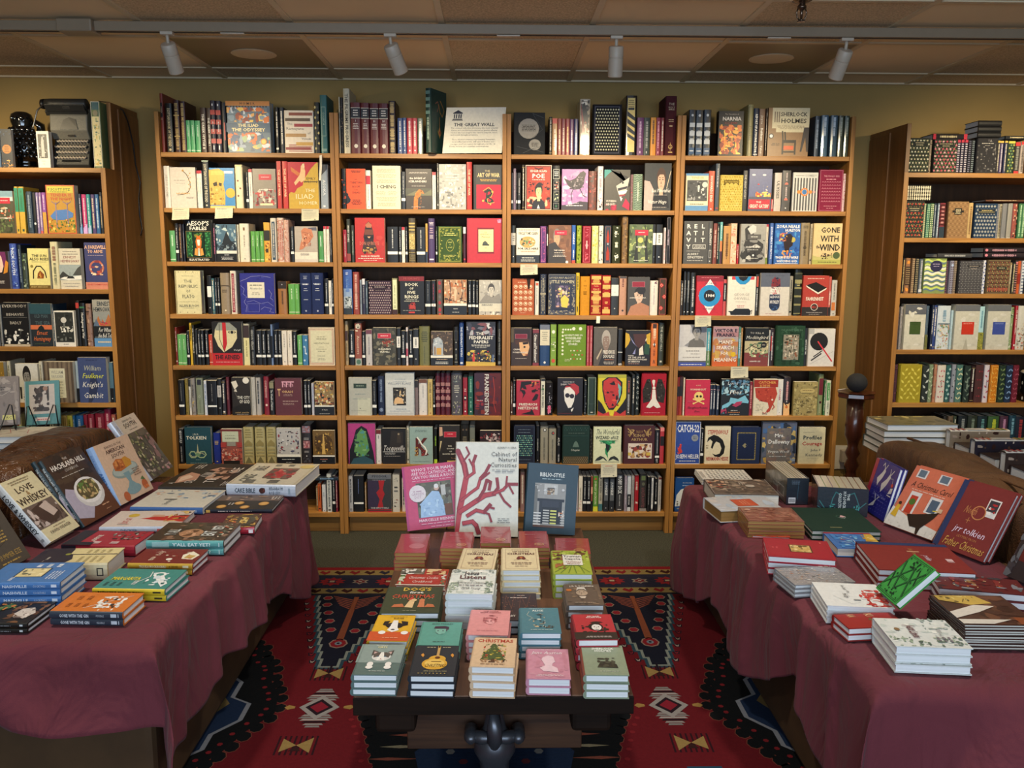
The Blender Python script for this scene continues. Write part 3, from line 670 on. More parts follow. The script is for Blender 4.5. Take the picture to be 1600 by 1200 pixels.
sofa(1, 'worn brown leather sofa on the right, seat hidden by a burgundy cloth', M['leatherr'], 1.82, 3.62)
# ================= cloths =================
def drape(sg, name, label, yn, yf_, edge, hemf, near_hem, seed):
    """cloth laid over a seat: unfolded coordinates a (across, from the inner side) and b (along, from the near end)"""
    rg = random.Random(seed); ph = [rg.uniform(0, 6.28) for _ in range(12)]
    Zt = 0.5; R = 0.035
    def fold(d):
        d = max(0, d); q = R*PI/2
        return (R*math.sin(d/R), R*(1-math.cos(d/R))) if d < q else (R, R+d-q)
    xin = 1.60; na, nbb = 110, 190; k = MB(); vs = []
    Lb = yf_-yn; ND = near_hem
    for j in range(nbb):
        b = -ND+(Lb+ND+0.16)*j/(nbb-1)
        for i in range(na):
            bt = min(max(b, 0), Lb); y = yn+bt; xe = edge(y); wt = xin-xe-R
            hem = hemf(y); tot = wt+hem; a = tot*(i/(na-1))**0.85
            da = max(0, a-wt); db = max(0, -b); df = max(0, b-Lb)
            hx, vx = fold(da); hy, vy = fold(db); hf, vf = fold(df)
            s = 0.5*(math.sin(y*7.3+ph[0])+0.7*math.sin(y*13.1+ph[1])+0.5*math.sin(y*24+ph[2]+3*vx))
            o1 = min(1, vx/0.25)*0.034*s + 0.026*min(1, vx/0.3) + 0.018*min(1, vx/0.1)*max(0, math.sin(y*31+ph[11]+vx*7))**3
            aa = a*1.0; s2 = 0.5*(math.sin(aa*8.0+ph[3])+0.7*math.sin(aa*15+ph[4]+2*vy)+0.3*math.sin(aa*27+ph[5]))
            s3 = math.sin(aa*6.5-vy*9+ph[6]); o2 = min(1, vy/0.2)*(0.05*s2+0.05*max(0, s3)**2) + 0.03*min(1, vy/0.25)
            X = xin-min(a, wt)-hx-o1; Y = yn-hy-o2+bt if db > 0 else yn+bt
            if db <= 0: Y = yn+bt+(hf+0.01*math.sin(a*11) if df > 0 else 0)
            m = min(vx, vy)
            if m > 0: X -= m*0.42*(1-0.3*math.sin(ph[6]+m*9)); Y -= m*0.38
            z = Zt-max(vx, vy, vf)-0.22*m+0.02*min(1, vy/0.2)*math.sin(aa*5+1.0)
            wr = 0.0042*(math.sin(X*23+Y*9+ph[7])+math.sin(Y*17-X*11+ph[8])+0.6*math.sin(Y*41+X*31+ph[9]))
            fl_ = max(0, 1-max(vx, vy, vf)/0.02)
            z += wr*(1-fl_)*2.0 - 0.0016*0
            if fl_ > 0: z -= 0.001*(1+math.sin(X*9+Y*7+ph[10]))*fl_
            z = max(z, RZ+0.006+0.004*math.sin(i*1.7+j))
            vs.append((sg*X, Y, z))
    k.add(vs, [(j*na+i, j*na+i+1, (j+1)*na+i+1, (j+1)*na+i) for j in range(nbb-1) for i in range(na-1)])
    o = k.build(name, M['burg'], None, True); so = o.modifiers.new('thick', 'SOLIDIFY'); so.thickness = 0.0016; so.offset = -1 if sg < 0 else 1
    tag(o, label, 'cloth'); return o
def hemL(y): return 0.33+0.13*min(1, max(0, (y-2.9)/0.6))-0.09*max(0, 1-abs(y-2.6)/0.35)-0.03*math.sin(y*9)
def hemR(y): return 0.36+0.09*min(1, max(0, (y-3.0)/0.5))-0.09*max(0, 1-abs(y-2.25)/0.35)+0.03*math.sin(y*8)
drape(-1, 'display_cloth', 'burgundy cotton cloth draped over the left sofa seat under the cookbooks', 2.03, 3.50, lambda y: 0.84-0.035*(y-2.0)/1.5, hemL, 0.20, 3)
drape(1, 'display_cloth', 'burgundy cotton cloth draped over the right sofa seat under the Christmas books', 1.79, 3.46, lambda y: 0.85-0.045*(y-1.8)/1.7, hemR, 0.36, 8)
# ================= books on the wall shelves =================
ORD = ['top', 'second', 'third', 'fourth', 'fifth', 'sixth', 'seventh', 'bottom']
NUM = ['first', 'second', 'third', 'fourth', 'fifth', 'sixth', 'seventh', 'eighth']
TOPIC = {}
def colname(c):
    c = c.lstrip('#'); c = ''.join(x*2 for x in c) if len(c) == 3 else c
    r, g, b = (int(c[i:i+2], 16)/255 for i in (0, 2, 4)); h, s, v = colorsys.rgb_to_hsv(r, g, b); h *= 360
    if v < 0.17: return 'black'
    if s < 0.12: return 'white' if v > 0.82 else 'pale grey' if v > 0.6 else 'grey' if v > 0.35 else 'charcoal'
    if v < 0.30 and s < 0.35: return 'charcoal'
    if 15 <= h < 50 and s < 0.35: return 'cream' if v > 0.72 else 'grey brown'
    nm = 'red' if h < 12 or h >= 345 else ('orange' if v > 0.7 else 'brown') if h < 38 else ('yellow' if v > 0.6 else 'olive') if h < 68 else 'green' if h < 165 else 'teal' if h < 200 else 'blue' if h < 255 else 'purple' if h < 300 else 'pink' if v > 0.6 else 'plum'
    return ('dark ' if v < 0.45 and nm not in ('brown', 'olive', 'plum') else 'pale ' if s < 0.35 and v > 0.65 else '')+nm
SB, PENG = 0.16, '111; r e6e6e0 0 100 23 30; z ddd 36 88 22'
_queue = []
def shelf(block, base, Zs, Yf, where, data, xlo, xhi, grp, deep=0.24):
    Zlist = ZS if Yf == YM else (ZL if xlo < 0 else ZR)
    ox, oy, s = block; rnd = random.Random(int(ox*3+oy*7+base)); items = []
    for ln in data.strip().split('\n'):
        if not ln.strip(): continue
        pt = [q.strip() for q in ln.split('|')]+['', '', '']
        hd = pt[0].split(); K = hd[0]; x0, x1, top = map(float, hd[1:4]); col = hd[4]; opts = dict(q.split('=') for q in hd[5:])
        items.append([K, x0, x1, top, col, opts, pt[1], pt[2]])
    last = xlo
    for K, x0, x1, top, col, opts, art_, desc in items:
        Y = Yf+0.018; A = aty(ox+x0/s, oy+base/s, Y); B = aty(ox+x1/s, oy+base/s, Y)
        a = max(A.x, last+0.0006); b = min(B.x, xhi)-0.0004
        if b-a < 0.004: b = a+0.004
        hgt = aty(ox+x0/s, oy+top/s, Y).z-Zs
        up = [z for z in (ZS+ZL+ZR if False else Zlist) if z > Zs+0.02]
        if up: hgt = min(hgt, min(up)-0.026-Zs)
        hgt = max(0.06, hgt); face = K.isupper(); kd = K.lower()
        if face:
            wd, th = b-a, float(opts.get('t', 0.024)); M4 = frame_mat((a, Yf+0.016+th, Zs+0.0003), (1, 0, 0), (0, 0, 1))
            size = ''; side = opts.get('s')
            lab = desc or '%s book facing out' % colname(col)
        else:
            th = b-a; wd = min(deep-0.03, hgt*0.66); sb = rnd.uniform(0, 0.012)+float(opts.get('y', 0))
            M4 = frame_mat((a, Yf+0.018+sb, Zs+0.0003), (0, 1, 0), (0, 0, 1))
            if not art_:
                k_ = contrast(col); q = rnd.random()
                art_ = ('z %s %d 92' % (k_, rnd.choice((12, 20, 30)))) if q < 0.75 else 'z %s 35 90; r %s 20 80 8 12' % (k_, k_)
                if kd in 'hc' and rnd.random() < 0.5: art_ += '; r b09a60 0 100 5 6; r b09a60 0 100 94 95'
            if art_ == '@': art_, col, kd = PENG[5:], '15161a', 'q'; desc = desc or 'black classic paperback with a white band low on the spine'
            size = 'slim ' if th < 0.014 else 'thick ' if th > 0.036 else ''
            tl = 'tall ' if hgt > 0.225 else 'short ' if hgt < 0.165 else ''
            lab = (desc or (size+tl+colname(col)+' '+{'p': 'paperback', 'h': 'hardcover', 'q': 'classics paperback', 'c': 'clothbound book', 'n': 'pocket edition', 'b': 'boxed set', 'k': 'large book'}[kd]+', spine out'))
        matn = opts.get('m', {'c': 'cloth', 'h': 'print', 'q': 'print', 'p': 'print', 'n': 'print', 'k': 'print', 'b': 'print'}[kd])
        last = b if not face else b
        _queue.append((kd, wd, hgt, th, col.split(':')[0], M4, lab, where, grp, art_ if face else '', '' if face else art_, col.split(':')[1] if ':' in col else opts.get('sp'), matn, opts.get('pg', 'pages')))
def flush():
    cnt = {}
    for q in _queue: cnt.setdefault((q[6], q[7]), []).append(q)
    seen = {}
    for q in _queue:
        n = len(cnt[(q[6], q[7])]); i = seen.get((q[6], q[7]), 0); seen[(q[6], q[7])] = i+1
        if n == 1: lab = q[6]+', '+q[7]
        else:
            pos = 'first' if i == 0 else 'last' if i == n-1 else NUM[min(i, 7)]
            lab = '%s of the %ss, %s' % (pos, q[6].replace(', spine out', '').replace('book facing', 'books facing'), q[7])
            if q[6].endswith('spine'): lab = '%s %s, %s' % (pos, q[6], q[7])
        w_ = lab.split()
        if len(w_) > 16: lab = ' '.join(w_[:16-len(q[7].split())])
        if len(w_) > 16: lab = lab.rstrip(',')+', '+q[7]
        book(q[0], q[1], q[2], q[3], q[4], q[5], lab, q[8], q[9], q[10], q[11], q[12], q[13])
    _queue.clear()
BLK = {'A': [(240, 130, 5.517), (520, 130, 5.517), (790, 130, 5.714), (1055, 130, 5.517)],
       'B': [(250, 320, 5.517), (525, 320, 5.614), (785, 320, 5.714), (1050, 320, 5.517)],
       'C': [(260, 490, 5.714), (525, 490, 5.714), (785, 490, 5.714), (1045, 490, 5.714)],
       'D': [(260, 650, 5.714), (525, 650, 5.714), (785, 650, 5.714), (1035, 650, 5.517)]}
ROWS = [('A', 605), ('A', 1080), ('B', 495), ('B', 955), ('C', 468), ('C', 912), ('D', 432), ('D', 862)]
BASE = {(0, 0): 605, (1, 0): 608, (2, 0): 635, (3, 0): 625, (0, 1): 1080, (1, 1): 1085, (2, 1): 1135, (3, 1): 1095,
        (0, 2): 490, (1, 2): 518, (2, 2): 525, (3, 2): 502, (0, 3): 945, (1, 3): 968, (2, 3): 993, (3, 3): 950}
def R_(row, bay, data):
    bl, b = ROWS[row]; b = BASE.get((bay, row), b)
    shelf(BLK[bl][bay], b, ZS[row], YM, '%s shelf, %s wall bookcase' % (ORD[row], BAYN[bay]), data, BX[bay]+TH+0.003, BX[bay+1]-TH-0.003, 'books on the wall bookcases')
R_(0, 0, '''
h 30 100 85 7a3028|r 151010 15 85 60 84; v c9a080 25 75 62 83 CODEX; r b08a60 10 90 56 57|tall brick red book with black spine label
h 112 172 170 121212|V c9b890 25 75 12 90 EGYPTIAN BOOK OF THE DEAD; e c9b890 50 6 18|black book with vertical cream title
h 182 232 142 3a1c1c|z b89a60 6 94 60; r b89a60 0 100 30 32; r b89a60 0 100 70 72|dark maroon book with gold tooling
h 240 288 155 3a1c1c|z c0a468 4 96 55|dark maroon book with bright gold spine ornament
n 290 324 320 4da06a|r cfe6cf 0 100 6 8; z cfe6cf 50 85 26
n 326 361 320 4da06a|r cfe6cf 0 100 6 8; z cfe6cf 50 85 26
n 363 405 320 4da06a|r cfe6cf 0 100 6 8; z cfe6cf 50 85 26
p 416 462 210 3b2a24|V e8e0d0 22 78 8 86 THE GREEK MYTHS II|brown paperback, title ending in two strokes
p 464 500 210 3b2a24|V e8e0d0 22 78 8 86 THE GREEK MYTHS I|brown paperback, title ending in one stroke
h 502 544 148 2c2834|h a33 4 0 100 18 82; r ddd 38 62 6 14; r ddd 38 62 90 94; z ccc 40 60 20|charcoal book with four red spine bands
h 546 590 150 2c2834|h a33 4 0 100 18 82; r ddd 38 62 6 14; r ddd 38 62 90 94; z ccc 40 60 20|charcoal book with four red spine bands
h 592 636 165 19181c|r a33 55 80 25 60
H 640 1016 155 5b6f80 t=0.07 s=1|b 3 60 9 2 98 3 40 c96a3a 8a9ab0 e0b060 c8d0d8 35507a 9ab08a d86a3a 4a5a70; b 8 60 9 2 98 58 88 e0a860 8a3a30 4a5a70 c8d0d8 d07038 7a90a0 e8c060; r 3a5570 0 100 40 58; T ecd9a0 18 82 50 57 THE ILIAD; T ecd9a0 12 88 41 49 THE ODYSSEY; r b9783a 0 100 91 100; T 4a2a1a 8 90 93 98 H O M E R; e d98a3a 84 22 7; e e8c060 84 22 5; g d 14 1 2 3 97 88 91 222|thick illustrated box of two epics in blue and orange
h 1052 1086 205 0e0e10|
h 1088 1128 205 26292f|
H 1132 1384 235 ddd0bd t=0.03|h 9a4a3a 5 15 95 4 20; r c49a50 40 98 18 26; r 8a3a3a 4 90 8 14; r b08a5a 5 75 38 46; r 9c3a40 35 98 62 69; r 5a4a3a 5 90 75 82; r 8a4a3a 18 98 88 95; t 8a8074 5 35 66 72 The; t 8a8074 5 70 54 62 Ramayana; t 8a8074 75 95 44 51 of; t 8a8074 55 96 31 37 Valmiki|cream cover with broken bands of painted ornament
h 1390 1436 162 1c1a14|g d 2 9 30 5 95 5 95 c9b878 3a3a28|black and gold scale patterned tall spine
h 1442 1502 100 2b5f5f|o 9ab0a0 5 18 82 30 80; v a0b8a8 34 66 42 78 GOLIATH; h 9ab0a0 2 10 90 4 8|tall teal hardcover with framed title
''')
R_(0, 1, '''
p 20 62 118 c9c4ae|r 202020 30 75 62 74|tall pale book with a dark label
h 64 96 122 1d1a18|b 4 26 20 10 90 5 95 c0a070 5a3a2a 8a6a4a|dark spine with tan figures
h 98 154 45 c8bfa6|V 4a4438 20 80 10 92 THE PILGRIMS PROGRESS|very tall cream book with grey vertical title
h 160 246 165 5a1f26|r 141014 0 100 70 89; x e0d8d0 22 78 73 87 3; r d8d0c0 0 100 69 70; r d8d0c0 0 100 89 90; t e0d8d0 40 60 62 67 I; x e0d8d0 20 80 48 60 4; e d8d0c0 50 15 20|first volume of the maroon set with roman numeral one
h 248 320 168 5a1f26|r 141014 0 100 70 89; x e0d8d0 22 78 73 87 3; r d8d0c0 0 100 69 70; r d8d0c0 0 100 89 90; t e0d8d0 36 64 62 67 II; x e0d8d0 20 80 48 60 4; e d8d0c0 50 15 23|second volume of the maroon set with roman numeral two
h 322 400 170 5a1f26|r 141014 0 100 70 89; x e0d8d0 22 78 73 87 3; r d8d0c0 0 100 69 70; r d8d0c0 0 100 89 90; t e0d8d0 32 68 62 67 III; x e0d8d0 20 80 48 60 4; e d8d0c0 50 15 22|third volume of the maroon set with roman numeral three
h 402 482 172 5a1f26|r 141014 0 100 70 89; x e0d8d0 22 78 73 87 3; r d8d0c0 0 100 69 70; r d8d0c0 0 100 89 90; t e0d8d0 32 68 62 67 IV; x e0d8d0 20 80 48 60 4; e d8d0c0 50 15 22|fourth volume of the maroon set with roman numeral four
h 486 546 152 2a1818|z c0a468 3 22 70; z c0a468 27 48 70; z c0a468 52 73 70; z c0a468 77 97 70|brown leather style book covered in gold tooling
p 560 602 298 223f78|z e0e0e0 20 92; e eee 50 10 15|
p 604 638 298 223f78|z e0e0e0 20 92; e eee 50 10 15|
p 640 686 298 b0283a|z f0e8e0 20 92; e eee 50 10 15|
p 688 730 300 b0283a|z f0e8e0 20 92; e eee 50 10 15|
p 732 778 300 5b6a5c m=wrap|z e8e8e0 20 92; l e8e8e8 8 40 60 60 20; l ddd 6 70 95 80 50|grey green book in crinkled shrink wrap
''')
R_(0, 2, '''
C 70 350 262 26282c t=0.03|e 8f8c88 48 62 33 0.95; e 8f8c88 68 24 19 0.9; x 3c3a3a 25 72 55 72 5; x 3c3a3a 56 80 19 29 3; l 55585c 1 95 88 60 98; l 55585c 1 30 4 60 14 95 6; l 4a4d52 1 10 20 50 12 90 20; l 4a4d52 1 62 96 92 60 60 40|charcoal book with two grey medallions standing tilted back
h 388 414 300 222|
p 416 460 312 b88a5a m=gloss|z f4e8d0 12 70; r c8503a 0 100 86 100|
p 462 496 314 8a3a2a m=gloss|z f0d8b0 12 70|
p 498 532 316 7a2a30 m=gloss|z f0d8c0 10 74|
p 534 570 316 8a2a2a m=gloss|z e8c860 8 78|
p 572 608 318 5a2a5a m=gloss|z d8c0d8 12 70|
p 610 646 318 2a2a5a m=gloss|z c8c8e8 12 60|
h 660 752 138 b8ab96 m=gloss|b 5 30 30 5 95 55 98 2a2824 5a5248 e0d8c8; p 7a2424 5 95 95 0 95 0 30 5 30; r 8a3028 5 95 2 40; b 7 20 22 5 95 5 60 a05040 c8b8a0 402020; p 1c1a18 20 90 45 94 80 70 85 45 60 60 35 62|tall book with a raven on its pale spine
C 772 1030 190 17181f t=0.035|o 55586a 2 7 93 4 96; g d 9 14 3.2 10 91 8 93 c8c6a8|black clothbound cover with a grid of pale diamond motifs
h 1066 1166 108 12100c t=0.05 m=gloss|r d8c070 14 84 6 96; r 12100c 20 78 76 80; x 3a2a10 20 78 80 93 4; p 12100c 14 74 84 64 84 58 14 66; p 12100c 14 62 84 52 84 46 14 54; p 12100c 14 50 84 40 84 34 14 42; p 12100c 14 38 84 30 84 24 14 32|tall black book with a bright gold striped spine
p 1170 1228 306 5c2a5c|z c8a8c8 20 90; r c8a8c8 40 60 6 12|
p 1230 1286 306 26302c|z a8a8a0 20 90; r a8a8a0 40 60 6 12|
p 1290 1338 306 c8862c|
p 1342 1380 306 7a1a3a|z e0a0b0 20 90; r e0a0b0 40 60 6 12|
p 1382 1410 308 6a1420|
c 1420 1540 112 43161e|t c8b8a0 25 80 84 89 THE; t c8b8a0 22 84 76 83 HOLY/BIBLE; x b8a080 25 78 56 62 2; r b8a080 35 65 49 51; e c0a068 50 15 20; e 43161e 50 15 15; l c0a068 3 30 14 70 14; l c0a068 3 50 8 50 22; r c0a068 30 70 5 7|very tall maroon book with gold crest and title
''')
R_(0, 3, '''
h 110 168 228 1c2430 m=wrap|h c8ccd0 3 10 90 26 72; e c8ccd0 50 88 18; x c8ccd0 20 80 32 58 3; r 2a4a70 8 92 4 18; r c8ccd0 20 80 10 12|
h 172 236 228 1c2430 m=wrap|h c8ccd0 3 10 90 26 72; e c8ccd0 50 88 18; x c8ccd0 20 80 32 58 3; r 2a4a70 8 92 4 18; r c8ccd0 20 80 10 12|
h 240 304 225 1c2430 m=wrap|h c8ccd0 3 10 90 26 72; e c8ccd0 50 88 18; x c8ccd0 20 80 32 58 3; r 2a4a70 8 92 4 18; r c8ccd0 20 80 10 12|
P 360 576 240 17100f t=0.05|b 4 60 13 6 94 4 70 d8701c e8a030 b84818 f0c050 8a2a10 e07828; b 9 26 9 25 75 15 50 f0b840 e08828 c85818; e 2a1808 38 38 4; e 2a1808 62 38 4; p 1a0c08 42 16 58 16 50 10; p 1a0c08 40 20 60 20 56 15 44 15; T d8d0c8 16 90 78 88 NARNIA; t c8b8a8 25 80 91 95 The Chronicles of; t b03028 24 76 71 76 C S LEWIS|black paperback with a blaze of orange flames
k 614 662 184 8c8458|V 5a5438 25 75 30 60 POWELL; o 5a5438 6 8 92 4 96|very tall olive spine beside the flame cover
h 666 712 215 22283c|V e8e4dc 22 78 8 88 REPORT OF A YOUNG ACTOR; h ddd 2 10 90 3 5|navy book with bold white vertical title
p 718 768 218 7a5c46|v e8dcc8 25 75 62 92 Joyce; V f0e8d8 25 75 34 60 Dubliners; v e8dcc8 25 75 6 24 Tales|brown paperback with cream vertical title
h 771 782 216 3a2c20|
P 786 1140 212 8a6a48 t=0.035|r cfc3a0 10 100 50 100; r 8a6a48 10 20 42 58; T 2a2420 30 94 82 92 SHERLOCK; T 2a2420 30 94 68 79 HOLMES; x 8a7a60 22 90 56 64 3; s 7a6a58 3 15 28 70 92; p 2a2420 36 4 40 4 40 28 66 28 66 4 70 4 70 34 36 34; r c85a34 40 64 14 22; l 2a2420 3 38 34 36 52; l 2a2420 3 44 34 42 50; r 2a2420 38 66 8 11; e 2a2420 9 42 6; e ddd 9 42 4; x 4a3a2a 10 32 22 28 2; p 3a3434 88 60 100 60 100 10 96 10 92 40 84 10 80 10|tan cover with a wooden chair under a cream panel
h 1200 1240 280 3a4450 m=wrap|z a0b0c0 20 90
h 1256 1316 272 4a6478 m=wrap|z c0d0e0 50 95
h 1330 1392 275 3c5464 m=wrap|z c0d0e0 50 95
h 1396 1442 278 42483c m=wrap|z b0b8a8 50 95
h 1446 1504 280 3a4438 m=wrap|z b0b8a8 50 95
''')
R_(1, 0, '''
p 92 148 712 d8d2c8|V b0a8a0 25 70 12 92 HESIOD POEMS
P 154 376 725 c8bfb4 t=0.02|l 4a3a28 2.5 50 92 64 84 72 74 78 62 78 50 70 40 56 35 40 33 28 32; g l 9 1 3.4 24 78 34 38 c0985a b88a48; g l 1 8 3.4 70 82 44 88 c0985a b88a48; x 9a928a 22 62 60 62 1; x 9a928a 12 65 66 70 1; x 8a8480 58 92 22 28 2; e b08848 52 92 4|pale grey cover with a curved twig of golden leaves
p 378 396 752 e2dccf|r b8283a 0 100 92 100; z 9a9080 30 80 24
p 398 424 752 e2dccf|r b8283a 0 100 92 100; z 9a9080 30 80 24
h 430 488 665 1c2226|V c8c0a8 22 76 12 92 EGYPTIAN BOOK OF THE DEAD; e c8c0a8 50 6 14; r 90a090 0 100 97 100|tall black book with cream vertical title
P 492 708 730 3b84c0 t=0.03|p d0a850 0 95 40 98 62 90 60 70 56 60 62 40 60 8 0 8; b 3 40 6 2 56 8 60 b08838 e0c070 8a6428 c89a40; r e0b85a 8 56 82 92; p 2c2418 14 62 30 66 32 56 18 54; p 2c2418 38 64 50 62 48 54 38 56; e d9a93c 83 38 19; r ddd 60 95 86 92; x e8eef4 62 94 85 93 2; r e0c070 0 100 0 6|blue cover with golden bearded mask and yellow disc
h 712 776 702 e0d4b0|g d 1 3 16 20 80 20 72 7a4038; r c8b880 0 100 96 100; v a09070 30 70 28 70 o
p 798 822 765 1d2024|r ddd 0 100 18 26; z ccc 35 85 22|slim black paperback with white band
p 824 856 740 e8e0d4|r b8283a 0 100 92 100; z 8a8a8a 30 80 24
P 862 1062 738 8a8278 t=0.02|b 6 50 9 2 98 6 50 a0343a 8a7a70 c8b8a8 6a2a2c b84a4a d8c8b8; r b8283c 28 82 72 86; x f0c0c0 36 74 77 81 1; r e8dcb0 30 85 8 13; x e0d8d0 25 90 46 50 1|grey and crimson cover with a red title plate
p 1068 1110 672 b8302c|s 2a1414 2 2 98 0 100; r b8302c 8 92 0 100; V e8c8a0 25 75 20 90 THE ART OF WAR; g d 1 20 4 2 10 2 98 2a1414; g d 1 20 4 90 98 2 98 2a1414
p 1114 1160 672 b8302c|V e8c8a0 25 75 20 90 THE ART OF WAR; g d 1 20 4 2 10 2 98 2a1414; g d 1 20 4 90 98 2 98 2a1414
P 1168 1428 680 c09c34 t=0.03|p b02030 0 100 100 100 90 96 74 84 62 72 52 62 48 50 30 44 20 34 8 36 0 30; p d8b080 44 92 52 96 58 80 56 62 44 56 38 60 24 50 20 56 38 72 42 80; p c06a30 10 90 40 76 34 70 12 80; p d8c098 48 96 55 97 56 88 50 87; r 2a2410 52 98 58 59; t 3a3018 58 94 62 68 EMILY; t 3a3018 52 96 55 61 WILSON; t e8dcb0 50 94 35 44 THE; t e8dcb0 12 96 20 33 ILIAD; t e8dcb0 34 96 8 17 HOMER|crimson and gold cover with a winged figure
p 1444 1506 700 8a94a0|v e0e0e0 25 75 28 68 ASOKA; p 3a3a40 0 100 100 100 100 90 0 74; r ddd 30 60 4 8|grey paperback leaning light against the case side
''')
R_(1, 1, '''
h 60 118 735 16181c|b 2 20 22 0 100 10 90 b84a20 202a38 0a0a0a; e b84a20 60 60 18; e b84a20 80 30 20|black spine with orange ragged marks
P 120 286 738 d9532a t=0.02|p 161c26 0 42 8 36 14 30 22 24 20 18 10 14 0 12; e 161c26 3 36 8; t 3a1a10 42 60 72 75 THE; t 3a1a10 22 86 63 69 TIBETAN; t 3a1a10 32 74 53 59 BOOK; t 3a1a10 42 60 46 49 OF THE; t 3a1a10 32 74 38 44 DEAD; x 3a1a10 26 80 90 96 2; x 3a1a10 26 80 10 24 4|orange cover with a black ink splash on its edge
p 288 328 750 e6e2da|r b8283c 0 100 64 86; e 888 50 6 14; z 999 20 60 24|white paperback with red block on the spine
P 345 588 712 d5cfb5 t=0.045|b 2 1 1 0 1 0 1 d5cfb5; x a8a184 12 88 84 93 5; x a8a184 12 88 72 81 4; x a8a184 12 88 60 69 4; x a8a184 10 48 32 42 4; x a8a184 54 88 32 42 4; x a8a184 12 88 18 28 4; x a8a184 12 88 6 15 4; T 4a4a40 16 84 47 57 I CHING|cream cover lined with relief text blocks
p 592 628 762 1d2430|r ddd 0 100 22 30; z aaa 40 88 22|dark blue paperback with a white band low down
P 630 854 738 3a322c t=0.035|r 4a4a3e 0 100 34 52; p 6a6a50 0 34 40 46 70 38 100 50 100 34; p c07028 30 0 32 28 40 42 52 50 66 46 72 38 60 40 56 32 48 28 46 0; b 3 30 3 32 60 2 46 e09038 8a4a1c b06024; e 2a1a0c 60 45 2.5; x c8c0b8 12 88 88 92 2; T e0d8d0 16 76 74 80 the SAGAS of; T e0d8d0 8 86 66 72 ICELANDERS; x b8b0a8 20 80 56 59 1; x b8b0a8 20 76 5 7 1|brown cover with a golden carved beast head
p 858 890 765 dedad2|r b8283a 0 100 92 100; z 888 30 80 24
h 900 914 690 5a5a58|
P 916 1150 698 b0aeaa t=0.025|b 5 70 8 2 98 4 98 c8c8c6 8a8a88 d8d8d6 989894 b8b6b2; t d8c8b8 16 86 82 92 THE EPIC/OF GILGAMESH; x e0d0c8 20 80 62 80 3; b 6 30 6 10 90 4 55 e8e8e6 7a7a78|silver grey relief cover
p 1154 1200 678 b83028|V e8c8a0 25 75 30 85 THE ART OF WAR; g d 1 20 4 2 10 2 98 2a1414; g d 1 20 4 90 98 2 98 2a1414|red spine edged with black teeth
H 1214 1456 704 46443e t=0.025|r 35332f 0 8 0 100; r b81e34 10 98 2 56; t e0c890 38 60 84 89 THE; T e0c890 14 92 72 83 ART OF WAR; x d8a850 22 84 63 69 2; l 1d3024 8 40 40 60 44 66 34 50 30 44 20 58 14 68 20; l d8a850 2 34 42 54 50 70 40 62 28 48 24 52 14 74 16; l 1d3024 5 50 46 46 30 66 22; e d8a850 34 20 4; e d8a850 66 40 3; e d8a850 60 12 3|dark grey cover with a dragon on a red square
''')
